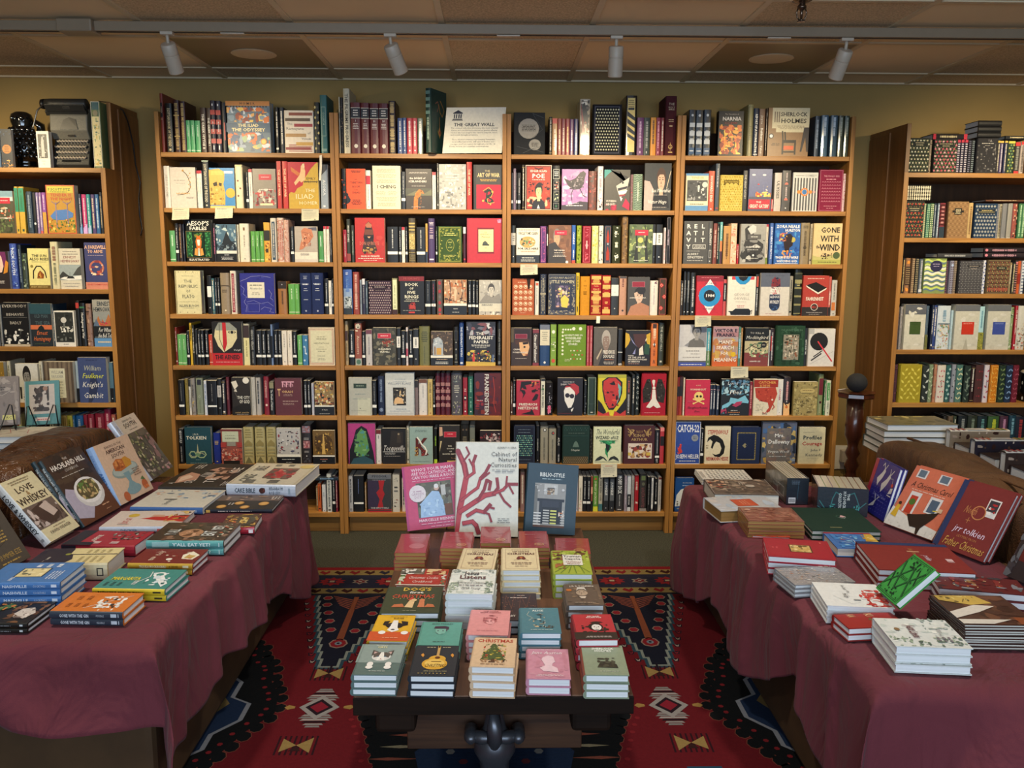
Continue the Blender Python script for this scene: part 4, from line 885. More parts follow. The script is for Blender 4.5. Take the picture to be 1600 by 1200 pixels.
R_(1, 2, '''
p 50 68 800 1d1f26|r ddd 0 100 18 26
p 70 92 762 6a5a72|z bbb 20 92 30
p 94 104 800 1d1f26|r ddd 0 100 18 26
p 108 134 800 1d1f26|r ddd 0 100 18 26; z bbb 40 85 26
h 146 170 728 2a2420|
H 176 408 732 a83a24 t=0.04|o d8cbb8 2 0 100 0 100; o 2a1a14 2 3 97 2 98; b 8 40 8 6 94 30 62 2a1414 c84a30 8a2a1c; b 4 26 9 6 94 8 30 2a1414 d8b08a 8a2a1c; F e0d090 1c1414 201c22 22 80 2 62; p e8e8e0 44 3 56 3 50 12; T e8dccf 18 82 84 90 EDGAR ALLAN; T f0e8dc 18 80 70 82 POE; x e8dccf 20 80 66 69 1; l 1c1414 3 36 94 50 91 66 94|red and black cover with a drawn moustached man
h 416 486 735 16191c|o c8c8c0 5 8 92 70 92; x ddd 20 80 76 88 3; o 8a8a84 4 12 88 45 66; b 3 14 18 20 80 47 64 a83a24 c8b0a0; o 8a8a84 4 12 88 20 42; b 5 12 14 20 80 22 40 c8c8a0 4a5a4a; o 8a8a84 4 12 88 3 16; e 2a6a3a 50 9 12|black book with small framed pictures on the spine
P 498 732 768 a878b0 t=0.02|b 3 40 12 2 98 12 96 c8a0c8 9a6aa8 d8b8d0 b890b8; p 3c343c 0 12 40 14 70 22 100 20 100 0 0 0; p 3a3236 8 78 30 72 52 78 70 92 82 96 92 90 88 80 84 64 70 52 44 50 24 60; b 7 40 5 28 84 52 82 6a6068 2a2428 8a8088; l 2a2428 2.5 44 52 36 38 40 24; l 2a2428 2.5 70 52 82 36 94 32; x e8e0e8 12 86 9 13 1; x e8e0e8 30 70 16 18 1|mauve cover with a large standing crow
h 738 810 785 6a4038|b 4 36 16 4 96 4 96 a83a30 4a3c38 8a4a40|russet clothbound spine with flower motifs
h 818 868 742 dcd2d4|v 4a4048 20 80 78 92 Mad; v 4a4048 20 80 38 50 Alice; b 5 14 14 8 92 5 35 c87a80 3a3438; z 8a8088 52 72 40; e 333 50 8 20|pale spine with curling dark script
P 876 1106 772 4c4840 t=0.02|p 2f8a88 0 100 34 100 10 86 0 78; p 2a2622 20 100 100 80 100 60 60 40 60 96; p b8b4ac 46 60 84 76 98 82 92 62 84 44 62 30 52 48; p 28242a 52 54 90 60 88 54 54 48; e 222 72 68 4; p ece8e4 54 46 90 50 84 42 58 40; p 8a2a3a 58 38 84 40 80 36 60 34; p a82040 70 10 98 0 100 16 84 30; p e0dcd8 60 34 72 30 66 22; b 2 10 12 5 50 0 14 a82040 8a1a34; T d0c8c0 8 48 20 26 WUTHERING; T d0c8c0 8 44 12 18 HEIGHTS|brown cover with a veiled face and teal brush stroke
h 1112 1136 815 7a5a5e|b 2 24 24 0 100 0 100 4a3a30 a88a8a; e c84a50 50 50 20|patterned pink brown spine
h 1138 1220 812 8aa088|w 3a4a3c 20 1.2 4 96 2 98; r 6a7a68 38 62 20 80; z d8e0c8 25 78 14|pale green spine with zigzag leaves
P 1232 1470 715 3a3a38 t=0.03|p b8a09a 0 8 0 64 20 62 36 44 30 0 0 0; F c8a088 4a3424 23201f 28 98 6 94; l d8c8a8 2 84 48 98 84; i e8e4dc 28 98 38 48 Les Miserables; x b8b0a8 12 92 32 34 1; i e8e4dc 14 84 14 24 Victor Hugo; x b8b0a8 8 88 6 8 1|grey cover with a woman in a black dress
''')
R_(1, 3, '''
P 84 278 778 d6cdb0 t=0.03|r 5a8ab8 0 100 0 14; r 5a8ab8 0 100 94 100; t c8a83a 14 90 85 92 TENDER; r 4a4a4a 6 96 26 82; b 4 40 8 6 96 28 80 8a8a8a c8c8c4 3a3a3a 6a6a6a; e c8c8c0 84 70 12; F d8d8d0 2a2a2a 3a3a3a 44 70 40 76; x 6a6050 14 88 16 20 1|cream and blue cover with a grey interior photo
p 284 334 756 b85238|V e8d8c8 22 76 22 88 HOWARDS END; e ddd 50 5 12|brick paperback with cream vertical title
p 342 378 692 3a4450|z c8c8c8 50 90 26; r 8a3a30 20 80 4 8
C 378 574 792 cdb35c t=0.022|b 7 50 7 2 98 2 98 c0a448 d8c070 b89a40; g l 9 14 3 2 98 2 98 8a7428 9a8438; r 6a5a2a 16 82 72 86; e cdb35c 32 72 9; e cdb35c 50 72 9; e cdb35c 68 72 9; T cdb35c 20 78 79 84 The Great Gatsby|yellow cloth cover patterned with small leaves
p 580 620 752 2c2c2e|V a8a49c 22 74 30 90 THE GREAT GATSBY
P 624 822 740 5c6288 t=0.03|r 4a4e60 0 100 0 34; r b8283a 2 94 5 28; T f0d8c8 30 62 19 24 THE; T f0d8c8 6 90 7 17 GREAT GATSBY; t 8a1828 8 88 24.5 27.5 F SCOTT FITZGERALD; e c8c8d0 20 86 8 0.5; e c8c8d0 66 86 8 0.5; e b8303a 42 64 5 0.5; b 3 30 8 30 98 34 46 d8903a e8c050 c84a30 e0d070; l a8b0d0 0.8 62 56 64 46; b 2 9 3 60 84 44 60 e0c060 c8c8d8|blue evening cover with red title block and amusement lights
p 826 844 1020 b8303a|
p 848 908 772 b8afa8|V 2a2a2a 24 76 24 88 ULYSSES|grey paperback with tall thin black title
p 914 988 752 4c4a4a|e c86a5a 50 66 22; e c86a5a 50 28 22; r 4c4a4a 0 100 60 65.5; r 4c4a4a 0 100 21 27; z b8a8a8 32 60 22; z b8a8a8 74 94 18; e ccc 50 8 8|charcoal spine with two red half circles
P 1000 1216 770 c4c2be t=0.022|s 4c4c4e 8 7 94 2 86; e d8823a 26 50 7; e d8823a 72 50 7; e c8a0a0 86 50 5; e e07838 48 50 16; e c4c2be 48 50 10.5; e 3a6ea8 48 50 9.5; x 8a8884 10 46 90 94 1; T 8a8884 48 94 89 95 COMEDY|pale cover of vertical grey stripes round a blue and orange dot
C 1228 1432 745 7a1f3c t=0.03|o c88a98 1 3 97 2 98; g w 8 7 4 10 92 20 74 c88a98; t d8a0aa 18 84 82 87 THE SUN ALSO RISES; x d8a0aa 26 72 75 79 1; x d8a0aa 16 84 12 14 1; x d8a0aa 30 70 7 9 1|crimson cover with rows of small bird shapes
p 1436 1458 780 c8a8a8|b 1 20 30 0 100 0 100 a83a4a e0d0c8
''')
R_(2, 0, '''
n 88 136 222 5a9a62|r cfe6cf 0 100 6 8; z cfe6cf 50 85 26
p 142 168 160 15161a|@|
h 170 200 165 241a1c|z 9a7a5a 10 90
h 206 220 165 1c2434|z 8a8a9a 20 80 40
C 232 456 125 14181a t=0.035|T e0ded4 8 92 84 97 AESOP'S; T e0ded4 8 92 74 84 FABLES; o 9a8a5a 0.8 2 98 10 72; r 1d5030 4 26 12 70; b 3 40 4 4 26 12 70 3a8a50 1a3a24 5a9a5a; r 1d5030 74 96 12 70; b 5 40 4 74 96 12 70 3a8a50 1a3a24 5a9a5a; r 123020 30 70 12 70; b 6 20 7 32 68 50 68 4a7a3a 8a8a3a 2a4a2a; p c86a2c 42 30 58 30 62 48 58 56 42 56 38 48; p e8e0d0 46 38 54 38 56 52 44 52; p c86a2c 44 54 56 54 60 64 50 60 42 64; p d8944a 32 16 44 14 46 30 36 32; p d8944a 56 14 68 16 64 32 54 30; p e8e0d0 46 14 54 14 52 32 48 32; T e0ded4 8 92 2 8 ILLUSTRATED|black cover with white title and a fox on green panels
p 460 486 160 1a1418|z b86a8a 20 88 40
P 494 668 168 4a6a80 t=0.022|r 15181c 0 100 0 22; r e4e0d4 0 100 22 30; b 9 60 10 0 100 30 98 7a98a8 b8c8c8 2a3a48 d0d8d4 4a6a80; p 1c242c 8 30 30 50 52 82 70 58 96 46 96 30; b 4 20 8 10 90 30 46 2a3844 3a4a58 8a9aa4; T e0e0e0 34 66 17 20 AENEID; x c8c8c8 20 84 5 14 3|cover with a dark sea mountain painting above a black foot
p 672 684 170 e2dcc8|z 999 20 80
h 692 774 162 ded6c4|r 7a5a3a 40 60 82 90; z 9a8a7a 40 70 14; e 333 50 8 6|thick cream paperback with tiny device at its head
n 788 824 228 5fa04c|r d6e8c4 0 100 6 8; z d6e8c4 50 85 26
n 826 860 228 5fa04c|r d6e8c4 0 100 6 8; z d6e8c4 50 85 26
n 862 896 228 5fa04c|r d6e8c4 0 100 6 8; z d6e8c4 50 85 26
p 900 952 152 d8a43c|r 2a2620 0 100 54 80; b 3 20 22 5 95 4 50 c86a20 f0c860 8a4a1c; r 3a2c20 25 70 24 34|yellow and black spine with orange flourishes
h 960 1010 115 d8cfc0|r 2c4458 22 78 5 92; z d8cfc0 10 88 26|tall cream spine with a long blue title panel
h 1016 1072 112 d8c4b4|o b05038 8 20 80 4 94; z b05038 10 88 26; b 3 40 14 2 18 2 98 b86a50; b 4 40 14 82 98 2 98 b86a50|tall cream spine with a long red framed title
h 1074 1118 130 c8a090|b 3 60 16 2 98 2 98 b86a50 dcc8b8
p 1130 1158 188 15161a|@|
P 1166 1362 186 b0a498 t=0.022|r dcd4c4 0 100 8 28; r c8c0b8 0 100 0 8; p 5a5a68 60 96 98 98 98 88 66 90; p c07a58 30 88 44 96 76 92 84 72 66 56 52 46 34 36 20 34 26 52 34 66; b 6 34 5 34 72 44 86 a86040 d89878 8a4a34 e0a888; l 6a3a2a 1.4 36 84 66 80 78 70; l 6a3a2a 1.2 38 58 48 54; e 3a2418 44 66 3; x 8a8078 22 66 18 26 3|grey cover with a red chalk drawing of a tilted head
n 1366 1410 228 4a8a4a|r cfe6cf 0 100 6 8; z cfe6cf 50 85 26|short green pocket book near the right side
p 1414 1434 185 e0d8cc|r b8283a 0 100 92 100; z 999 20 80 24
p 1438 1462 185 e0d8cc|r b8283a 0 100 92 100; z 999 20 80 24
p 1466 1482 190 202024|z 999 20 80
''')
R_(2, 1, '''
p 64 96 218 a82434|z e8c0b8 15 85 30
h 98 132 125 2e342e|V c8c8c0 22 78 40 92 MOBY JONES; r 8a3a34 0 100 3 20|tall dark green spine with block title
p 138 162 180 28302c|z 9aa89a 20 85
P 170 432 114 b02a24 t=0.035|b 3 12 20 60 98 4 60 a83028 b83a30; p 2c1c18 30 60 38 86 47 92 56 86 64 60 62 44 32 44; p a8684a 36 84 47 91 58 84 56 78 40 78; r 6a3c2a 33 62 62 74; p 14100e 28 58 64 58 60 52 34 52; p d8a078 42 58 54 58 48 54; p 3a2a20 30 46 66 46 74 28 62 18 54 24 40 24 32 18 24 26; b 5 14 5 28 70 20 34 a87a3a d8b060 2a1c18; t c87a60 16 82 38 48 DON QUIXOTE; T e8d8cc 20 82 12 16 MIGUEL DE CERVANTES; x e8c8bc 10 94 7 11 1; x e8c8bc 22 80 3 6 1|bright red cover with a bronze helmet
p 452 546 192 15161a|r e6e6e0 0 100 23 31; z ccc 40 92 12|
p 550 576 192 15161a|@|
p 580 606 196 e2ddd2|r b8283a 0 100 92 100; z 999 20 80 24
p 610 630 192 15161a|@|
h 640 700 118 4c4438|r b09c5a 6 94 30 66; b 3 30 12 10 90 32 64 7a6a3a d8c88a; h b09c5a 3 4 96 72 90; r b09c5a 0 100 68 69; r b09c5a 0 100 22 23; h 8a7a4a 4 4 96 3 18|tall brown spine with gold tooling panels
p 708 786 196 15161a|r e6e6e0 0 100 23 31; z ccc 40 92 12|
p 788 806 165 d0a454|r 26324a 0 100 0 28; z 8a6a2a 35 92|
h 812 868 120 4b3a66|x e8dce8 12 88 84 92 3; x c8a8b8 20 80 66 80 3; x e0d0d8 16 84 54 63 3; r e8e0e8 16 84 6 9|tall purple hardcover
p 876 890 190 15161a|@|
C 894 1106 188 3c5434 t=0.022|o a8a858 1.5 6 94 3 97; o a8a858 0.8 10 90 6 94; b 3 40 5 8 92 5 22 a8a858 8a9048 3c5434; b 4 40 5 8 92 72 94 a8a858 8a9048 3c5434; b 5 26 4 8 20 22 74 a8a858 3c5434; b 6 26 4 80 92 22 74 a8a858 3c5434; e a8a858 51 48 17 1.5; e 3c5434 51 48 15.5 1.5; T c8c878 42 60 54 58 WHAT; T c8c878 47 55 48 51 IS; T c8c878 42 60 40 44 A POET; r 3c5434 24 78 72 84; x c8c878 26 76 73 83 2; x c8c878 28 74 16 22 2|green cover with dense gold ornament and an oval
p 1116 1140 195 4a2030|r e6e6e0 0 100 82 100; r c8303a 20 80 8 12
H 1150 1454 118 b52a34 t=0.04|r a02430 0 4 0 100; r 7a1c24 30 78 22 78; g s 14 1 1.4 30 78 21 23 7a1c24; g s 14 1 1.4 30 78 77 79 7a1c24; r e4d79c 33 76 25 75; t 6a5a3a 50 58 67 70 THE; t 8a3a3a 38 70 62 66 ADVENTURES OF; t 5a4a3a 42 66 56 61 Monsieur; p 4a5048 44 40 46 46 52 50 58 46 62 40; g s 5 1 2 44 64 39 42 3a4038; x 6a5a3a 50 58 33 35 1; b 4 9 4 87 98 90 98 d8a0c0 c87aa8|large scarlet hardcover with a cream label
''')
R_(2, 2, '''
h 74 118 185 2c3236|r b8b4ac 0 100 48 80; x 4a4a4a 25 75 58 74 3; e ddd 50 17 12|dark book with grey label block
P 124 332 208 e4dac6 t=0.022|r 23272c 0 100 0 23; r e4dac6 0 100 23 100; x b05a38 10 90 93 97 1; T 2c2820 8 92 80 90 UNCLE TOM'S CABIN; e c89a5a 48 60 34 0.7; b 3 30 6 20 78 50 72 7a9a5a c8a05a 3a2c20 e8d8b0 5a7a5a; e b83a30 56 60 4; T 2c2820 6 94 38 45 FOR SALE HERE; x c87a5a 14 88 31 36 2; x d8d8d4 18 80 13 17 1; x c8c8c4 16 84 4 11 2|cream poster style cover with an oval farm scene and black foot
p 338 390 190 5a2a6a|b 3 24 16 15 85 5 95 b84a78 8a3a8a; o c87aa8 6 12 88 4 96|purple spine with pink scroll pattern
p 396 404 195 15161a|r e6e6e0 0 100 48 80
P 408 612 182 7a5238 t=0.022|b 3 26 16 2 98 30 98 8a6044 6a4832; F c09878 7a7068 2f2a28 4 70 10 94; p e8e4dc 18 50 30 56 48 34 44 32; p 3a3430 0 0 0 50 30 56 60 30 78 10 78 0; r b8283c 28 80 74 86; x f0c0c0 34 72 78 82 1; T e8dcd0 6 90 32 36 THE ORIGIN; x e0d4c8 20 80 26 29 1; x e0d4c8 20 80 17 23 2; e ddd 82 3 6|brown cover with profile of a bearded man and red plate
p 618 652 182 2c5aa8|V e0e4f0 22 78 40 92 CANDIDE; r c84a2c 0 100 0 8; p 1a3a7a 0 10 100 28 100 10; z e0e4f0 12 35
c 662 704 186 8a9a3c|b 4 30 22 8 92 4 96 6a7a28 a8b85a 3c4a1c|mustard green spine with leaf pattern
c 714 790 188 8c2438|o d87a8a 4 10 90 3 97; b 3 14 12 30 70 70 92 d87a8a b84a5c; b 5 14 12 30 70 8 30 d87a8a b84a5c; e d87a8a 50 48 20; z f0c0c0 38 60 20|crimson spine with pink ornament
c 798 854 188 d8d090|b 4 34 20 5 95 4 96 b8b050 e8e4b8 c8c068|pale yellow spine with swirling leaves
c 860 900 186 dcd8d0|b 4 30 20 5 95 4 96 8a8c94 4a4c58 e8e4dc; r dcd8d0 25 75 42 60; z 4a4c58 44 58 20|white spine with grey lettering and florals
c 910 970 186 3c4858|p a84038 28 55 72 55 72 70 50 90 28 70; p a84038 28 8 72 8 72 30 50 46 28 30; o a8706a 4 12 88 3 97; z b8b8c0 48 54 30|slate spine with two red feather shapes
c 980 1052 186 2e3424|b 3 10 12 25 75 70 96 ecead8; b 4 10 12 25 75 45 60 c8c8a8 4a5434; b 7 8 12 25 75 6 30 ecead8; e ecead8 40 80 18; e ecead8 60 18 20; e 4a5434 60 18 8; e 4a5434 40 80 7; z ecead8 42 56 40|dark olive spine with white flowers
h 1066 1118 102 7a5c38|b 4 40 20 4 96 4 96 9a7c4c 5a4228|tall tan marbled spine
P 1126 1336 175 5c6648 t=0.03|b 3 70 12 2 98 4 98 4a5a34 8a9a5c 3a4228 a8b070 6a7a4c; p 2c2c20 20 4 30 50 26 90 36 60 40 4; p 2c2c20 70 4 66 50 80 92 76 50 84 4; e b8b868 48 60 12; r b8283c 24 80 72 86; x f0c0c0 34 70 77 82 1; T e8e8d8 30 72 40 45 WALDEN; x d8d8c8 20 80 6 10 1|green woodland cover with a red plate
p 1340 1366 175 15161a|r e6e6e0 0 100 48 78; e ccc 50 17 14|
p 1370 1426 175 15161a|r dcdad2 0 100 48 78; z 555 52 74; e ccc 50 17 12|
h 1438 1454 205 d8ccd0|z b86a70 10 90
h 1462 1494 110 141218|V c8b8c8 25 75 25 88 Human Odyssey; o a8a0a8 5 5 95 1 99|tall black spine outlined in white
''')
R_(2, 3, '''
P 92 304 140 4d4c4a t=0.03|T e0ddd6 10 30 82 94 R; T e0ddd6 38 58 82 94 E; T e0ddd6 68 88 82 94 L; T e0ddd6 10 30 66 78 A; T e0ddd6 38 58 66 78 T; T e0ddd6 70 86 66 78 I; T e0ddd6 10 30 50 62 V; T e0ddd6 40 56 50 62 I; T e0ddd6 68 88 50 62 T; T e0ddd6 10 30 34 46 Y; o e0ddd6 1.5 38 90 35 45; x e0ddd6 42 86 37 43 2; t e0ddd6 6 74 20 26 ALBERT; t e0ddd6 6 94 12 19 EINSTEIN; x d0ccc4 8 90 6 9 1; x d0ccc4 10 70 29 31 1|grey cover with spaced white capital letters
p 308 346 140 4d4c4a|V e0ddd6 22 78 34 92 RELATIVITY; o e0ddd6 6 25 75 14 32; e ccc 50 6 14|grey spine matching the spaced capital letters cover
p 352 384 160 7a4038|V e8c8b8 25 75 10 90 THE GRAND INQUISITOR
h 386 404 162 18181c|
p 408 430 148 68a8a8|r c87a4a 0 100 30 55; r 4a2a3a 0 100 0 30; z e8e8e0 60 92 26|slim spine fading from teal to coral
p 440 500 182 b88a50|z 6a4824 12 60 18; z 5a3a20 20 80 40|
p 504 556 160 e0b89c|b 3 30 20 4 96 4 96 e8d8c4 c87a58; v c8604a 25 75 60 90 LAI|pinkish cream mottled spine
p 560 574 340 b02030|
P 580 800 165 9c9a94 t=0.028|p 3a3836 0 20 20 60 16 88 30 96 44 86 60 64 90 50 96 20 70 4 20 4; p c8c6c0 26 88 46 98 60 94 60 80 40 74; b 5 22 11 5 95 5 60 5a5856 b8b6b0 2c2a2a 8a8884; r 5c5a58 28 80 62 74; x d0cec8 38 70 66 70 1; T e8e6e0 14 88 40 45 JOSEPH AND; x d8d6d0 24 76 34 37 1; x d8d6d0 20 76 13 16 1; e ddd 52 22 4|grey photographic cover of a sculpture
p 804 826 168 d8ccb8|r 7a8a3c 0 100 0 16; r a83040 0 100 94 100; z 8a7a6a 25 80
h 836 868 158 4868a8|V e4e8f4 20 80 12 92 ZORA NEALE HURSTON|blue spine with hand lettered white title
P 872 1092 160 2f60a8 t=0.03|b 3 44 10 2 98 4 98 3a78c0 2450a0 4a90c8 1c4888; p 2a1c1c 40 40 34 60 44 72 60 76 74 66 72 46 60 40 58 30 44 28; b 6 30 5 18 50 56 80 c86a50 e0a088 d8c050 8a3a3a; e b8a850 72 60 10; b 4 16 6 30 70 16 34 c86a3c e0a050; p 2a1c1c 44 66 70 70 66 50 50 44; T f0f0ec 6 96 88 97 ZORA NEALE; T f0f0ec 40 98 79 87 HURSTON; T f0f0ec 6 96 13 20 THEIR EYES WERE; T f0f0ec 12 92 4 11 WATCHING GOD; r f0f0ec 6 96 1 2|blue painted cover with hand lettered white titles
h 1100 1176 155 8c7c60|x 4a4030 15 85 86 94 2; z 5a4c38 20 80 30; e 4a4030 50 40 20|thick khaki hardcover
p 1180 1200 165 a89a80|
P 1204 1450 160 d2b888 t=0.03|r a8a858 0 100 0 11; b 3 1 1 0 1 0 1 a8a858; p b8b070 0 11 0 22 20 18 60 20 100 30 100 11; T 1f1c18 26 92 76 92 GONE; T 1f1c18 26 90 54 72 WITH; T 1f1c18 12 24 38 48 the; T 1f1c18 24 96 32 51 WIND; b 5 20 4 30 70 13 27 4a3a2a 6a5a3a 2a2420; e 4a5a38 84 22 12; x 3a3020 18 90 4 7 1|beige cover with very large black title
''')
R_(3, 0, '''
H 146 366 568 d3cba0 t=0.05|o c8bd90 2 0 100 0 100; g d 3 1 2 8 92 96 98 4a3a2a; g d 12 1 1 5 95 94 96 8a7a4a; g d 3 1 2 8 92 3 5 4a3a2a; x 8a8468 20 80 87 89 1; t 5a584c 34 66 72 80 THE; t 5a584c 12 88 60 69 REPUBLIC; t 5a584c 42 58 49 57 OF; t 5a584c 26 74 36 46 PLATO; x 8a8468 12 90 28 29 1; t 5a584c 12 88 16 23 ALLAN BLOOM; r 8a8468 30 70 14 14.6|thick cream cover with grey classical lettering
p 410 448 610 15161a|r e6e6e0 0 100 44 72; e bbb 50 16 16|black paperback with a large white label
h 452 476 635 3c6a78|
p 480 498 630 15161a|@|
p 502 522 630 15161a|@|
h 528 606 588 92816a|r 4a3a2c 0 100 68 70; x 5a4a3a 10 80 52 60 3; e e8dcc0 50 9 9|khaki hardcover with a dark rule
h 610 662 570 dcd4c4|r 8a2436 25 72 4 94; z dca8a8 8 90 24; b 4 30 8 2 98 2 98 9a9080|tall cream spine with long crimson title panel
K 695 995 590 2a2c86 t=0.03|l a8a8d0 0.7 2 80 20 86 34 92 60 94 90 90; l a8a8d0 0.7 4 70 14 62 10 50 20 42 12 30 20 20 16 6; l 9a9ac8 0.7 20 30 40 34 60 26 80 30 96 20; l 9a9ac8 0.7 60 12 70 18 90 14 84 6 96 4; l a8a8d0 0.7 84 60 92 50 88 40 96 34; b 3 30 4 2 98 4 96 3a3c98 22247a; o 8a8ac0 0.6 22 56 6 26; r e0d9c4 23 72 40 78; x 6a6658 28 68 68 74 1; t 4a4a48 30 66 60 66 Alexander; x 6a6658 34 60 48 54 2|large ultramarine cover of map lines and a cream label
h 1018 1096 660 9a6a3c|r 2c2018 0 100 78 100; e ccc 50 90 6; z 5a3a20 30 70 20|brown book with dark top band
n 1112 1166 684 5fa04c|r d6e8c4 0 100 6 8; z d6e8c4 50 85 20
n 1168 1204 684 5fa04c|r d6e8c4 0 100 6 8; z d6e8c4 50 85 20
c 1210 1304 590 1e2c58|r d8dce8 35 65 62 63; r d8dce8 30 72 57 58; x d8dce8 25 75 70 76 1; t d8dce8 15 85 72 76 Complete; r d8dce8 30 72 35 36; x a8b0c8 30 70 85 94 3; e a8b0c8 50 8 8|first of two tall navy volumes with silver lines
c 1308 1408 588 1e2c58|r d8dce8 35 65 62 63; r d8dce8 30 72 57 58; x d8dce8 25 75 70 76 1; t d8dce8 15 85 72 76 Reference; r d8dce8 30 72 35 36; x a8b0c8 30 70 85 94 3; e a8b0c8 50 8 8|second of two tall navy volumes with silver lines
p 1420 1452 640 15161a|@|
p 1456 1482 655 e0dcd4|z 999 20 80
p 1486 1500 640 15161a|@|
''')
R_(3, 1, '''
p 62 146 568 3a58a0|r 2a3034 0 100 0 14; r b8c0c4 0 100 14 44; b 3 30 16 2 98 14 40 6a7a80 9aa0a0 3a4448; r 8aa0c0 0 100 40 58; x e0e4f0 25 60 88 94 2; v c8d4e8 30 60 50 86 Leaves; z 4a70b8 50 84 50|tall blue spine fading into a stormy sea
h 154 208 590 8a3c34|z d8b0a0 12 94 46; r 6a2c28 0 100 50 51|brick red hardcover with vertical title
p 214 228 660 8a98a8|
p 232 258 650 2c2a44|r d0d0d8 0 100 84 100; z 888 30 80
p 262 282 670 3a4a58|z 9ab 20 80
C 290 488 668 3a2c40 t=0.022|g f 10 13 4.4 2 98 2 98 b8a8a8; g d 10 13 1.6 7 100 5 98 7a4a5a; r 2a2230 16 84 78 86; x d8c8c8 24 76 80 84 1; r 2a2230 26 74 70 75; x c8b8b8 30 70 72 73 1|plum cover with a lattice of small white flowers
h 494 542 645 8a8868|r 3a1c14 0 100 0 14; r d8dab0 12 92 14 96; z 8a8a60 30 80 20; z 8a8a60 18 26 40|pale yellow green spine with brown foot
H 556 776 628 17120f t=0.03|r 7a1c1c 0 100 88 100; t a84a44 8 92 91 98 MUSASHI'S; T d4d0bc 24 76 74 84 BOOK; T d4d0bc 42 58 65 72 OF; T d4d0bc 30 68 54 63 FIVE; T d4d0bc 22 78 42 52 RINGS; x c8c4b0 24 76 38 41 1; x c8c4b0 14 86 34 37 1; b 3 18 6 38 66 14 32 b03a2c 8a2018; p b03a2c 40 16 46 30 52 22 60 32 64 16; x b0aca0 14 86 10 12 1; r c03a30 38 62 4 8|black cover with large cream title and red emblem
p 782 832 668 15161a|r e6e6e0 0 100 24 32; z 888 42 90 14|
p 836 876 665 15161a|r e6e6e0 0 100 24 32; e b83040 50 28 12; z b84a5a 42 90 16|black paperback with red dot in its white band
h 884 938 655 5c5450|e a82c30 50 90 26 1.3; e a82c30 50 66 24 1.3; e a82c30 50 34 24 1.3; e a82c30 50 14 26 1.3; b 3 12 14 20 80 60 94 7a2428; r 6a625e 30 70 46 54; e c83a30 50 1 20|grey spine with big red circular shapes
P 948 1148 658 b08a68 t=0.022|r 17181c 0 100 0 26; r e4e0d4 0 100 26 33; b 3 80 8 2 98 33 99 d8b090 8a5a3c c87a48 3c2c20 e8d0b0 b06838; l 4a3424 3 22 34 30 60 26 98; l 4a3424 3 74 40 84 70 78 98; p d8b898 46 40 54 40 58 70 50 80 44 66; T e0e0dc 36 66 16 19 ESSAYS; x d0d0cc 34 70 6 9 1|painted orange forest cover above a black foot
p 1158 1190 665 15161a|@|
p 1194 1224 665 15161a|@|
p 1228 1248 670 15161a|@|
P 1254 1454 660 b0aca4 t=0.022|r cdc8b8 0 100 10 34; r b0aca4 0 100 0 10; b 2 14 8 5 95 0 10 7a766e dcd8cc; b 3 30 9 2 98 60 98 c8c4bc 9a968e b8b4ac; F c0bab0 4a4642 6a6662 24 84 34 92; p 8a8680 0 34 30 60 60 50 90 62 100 34; x 7a766e 12 60 26 32 2|grey engraved cover with a resting figure
''')
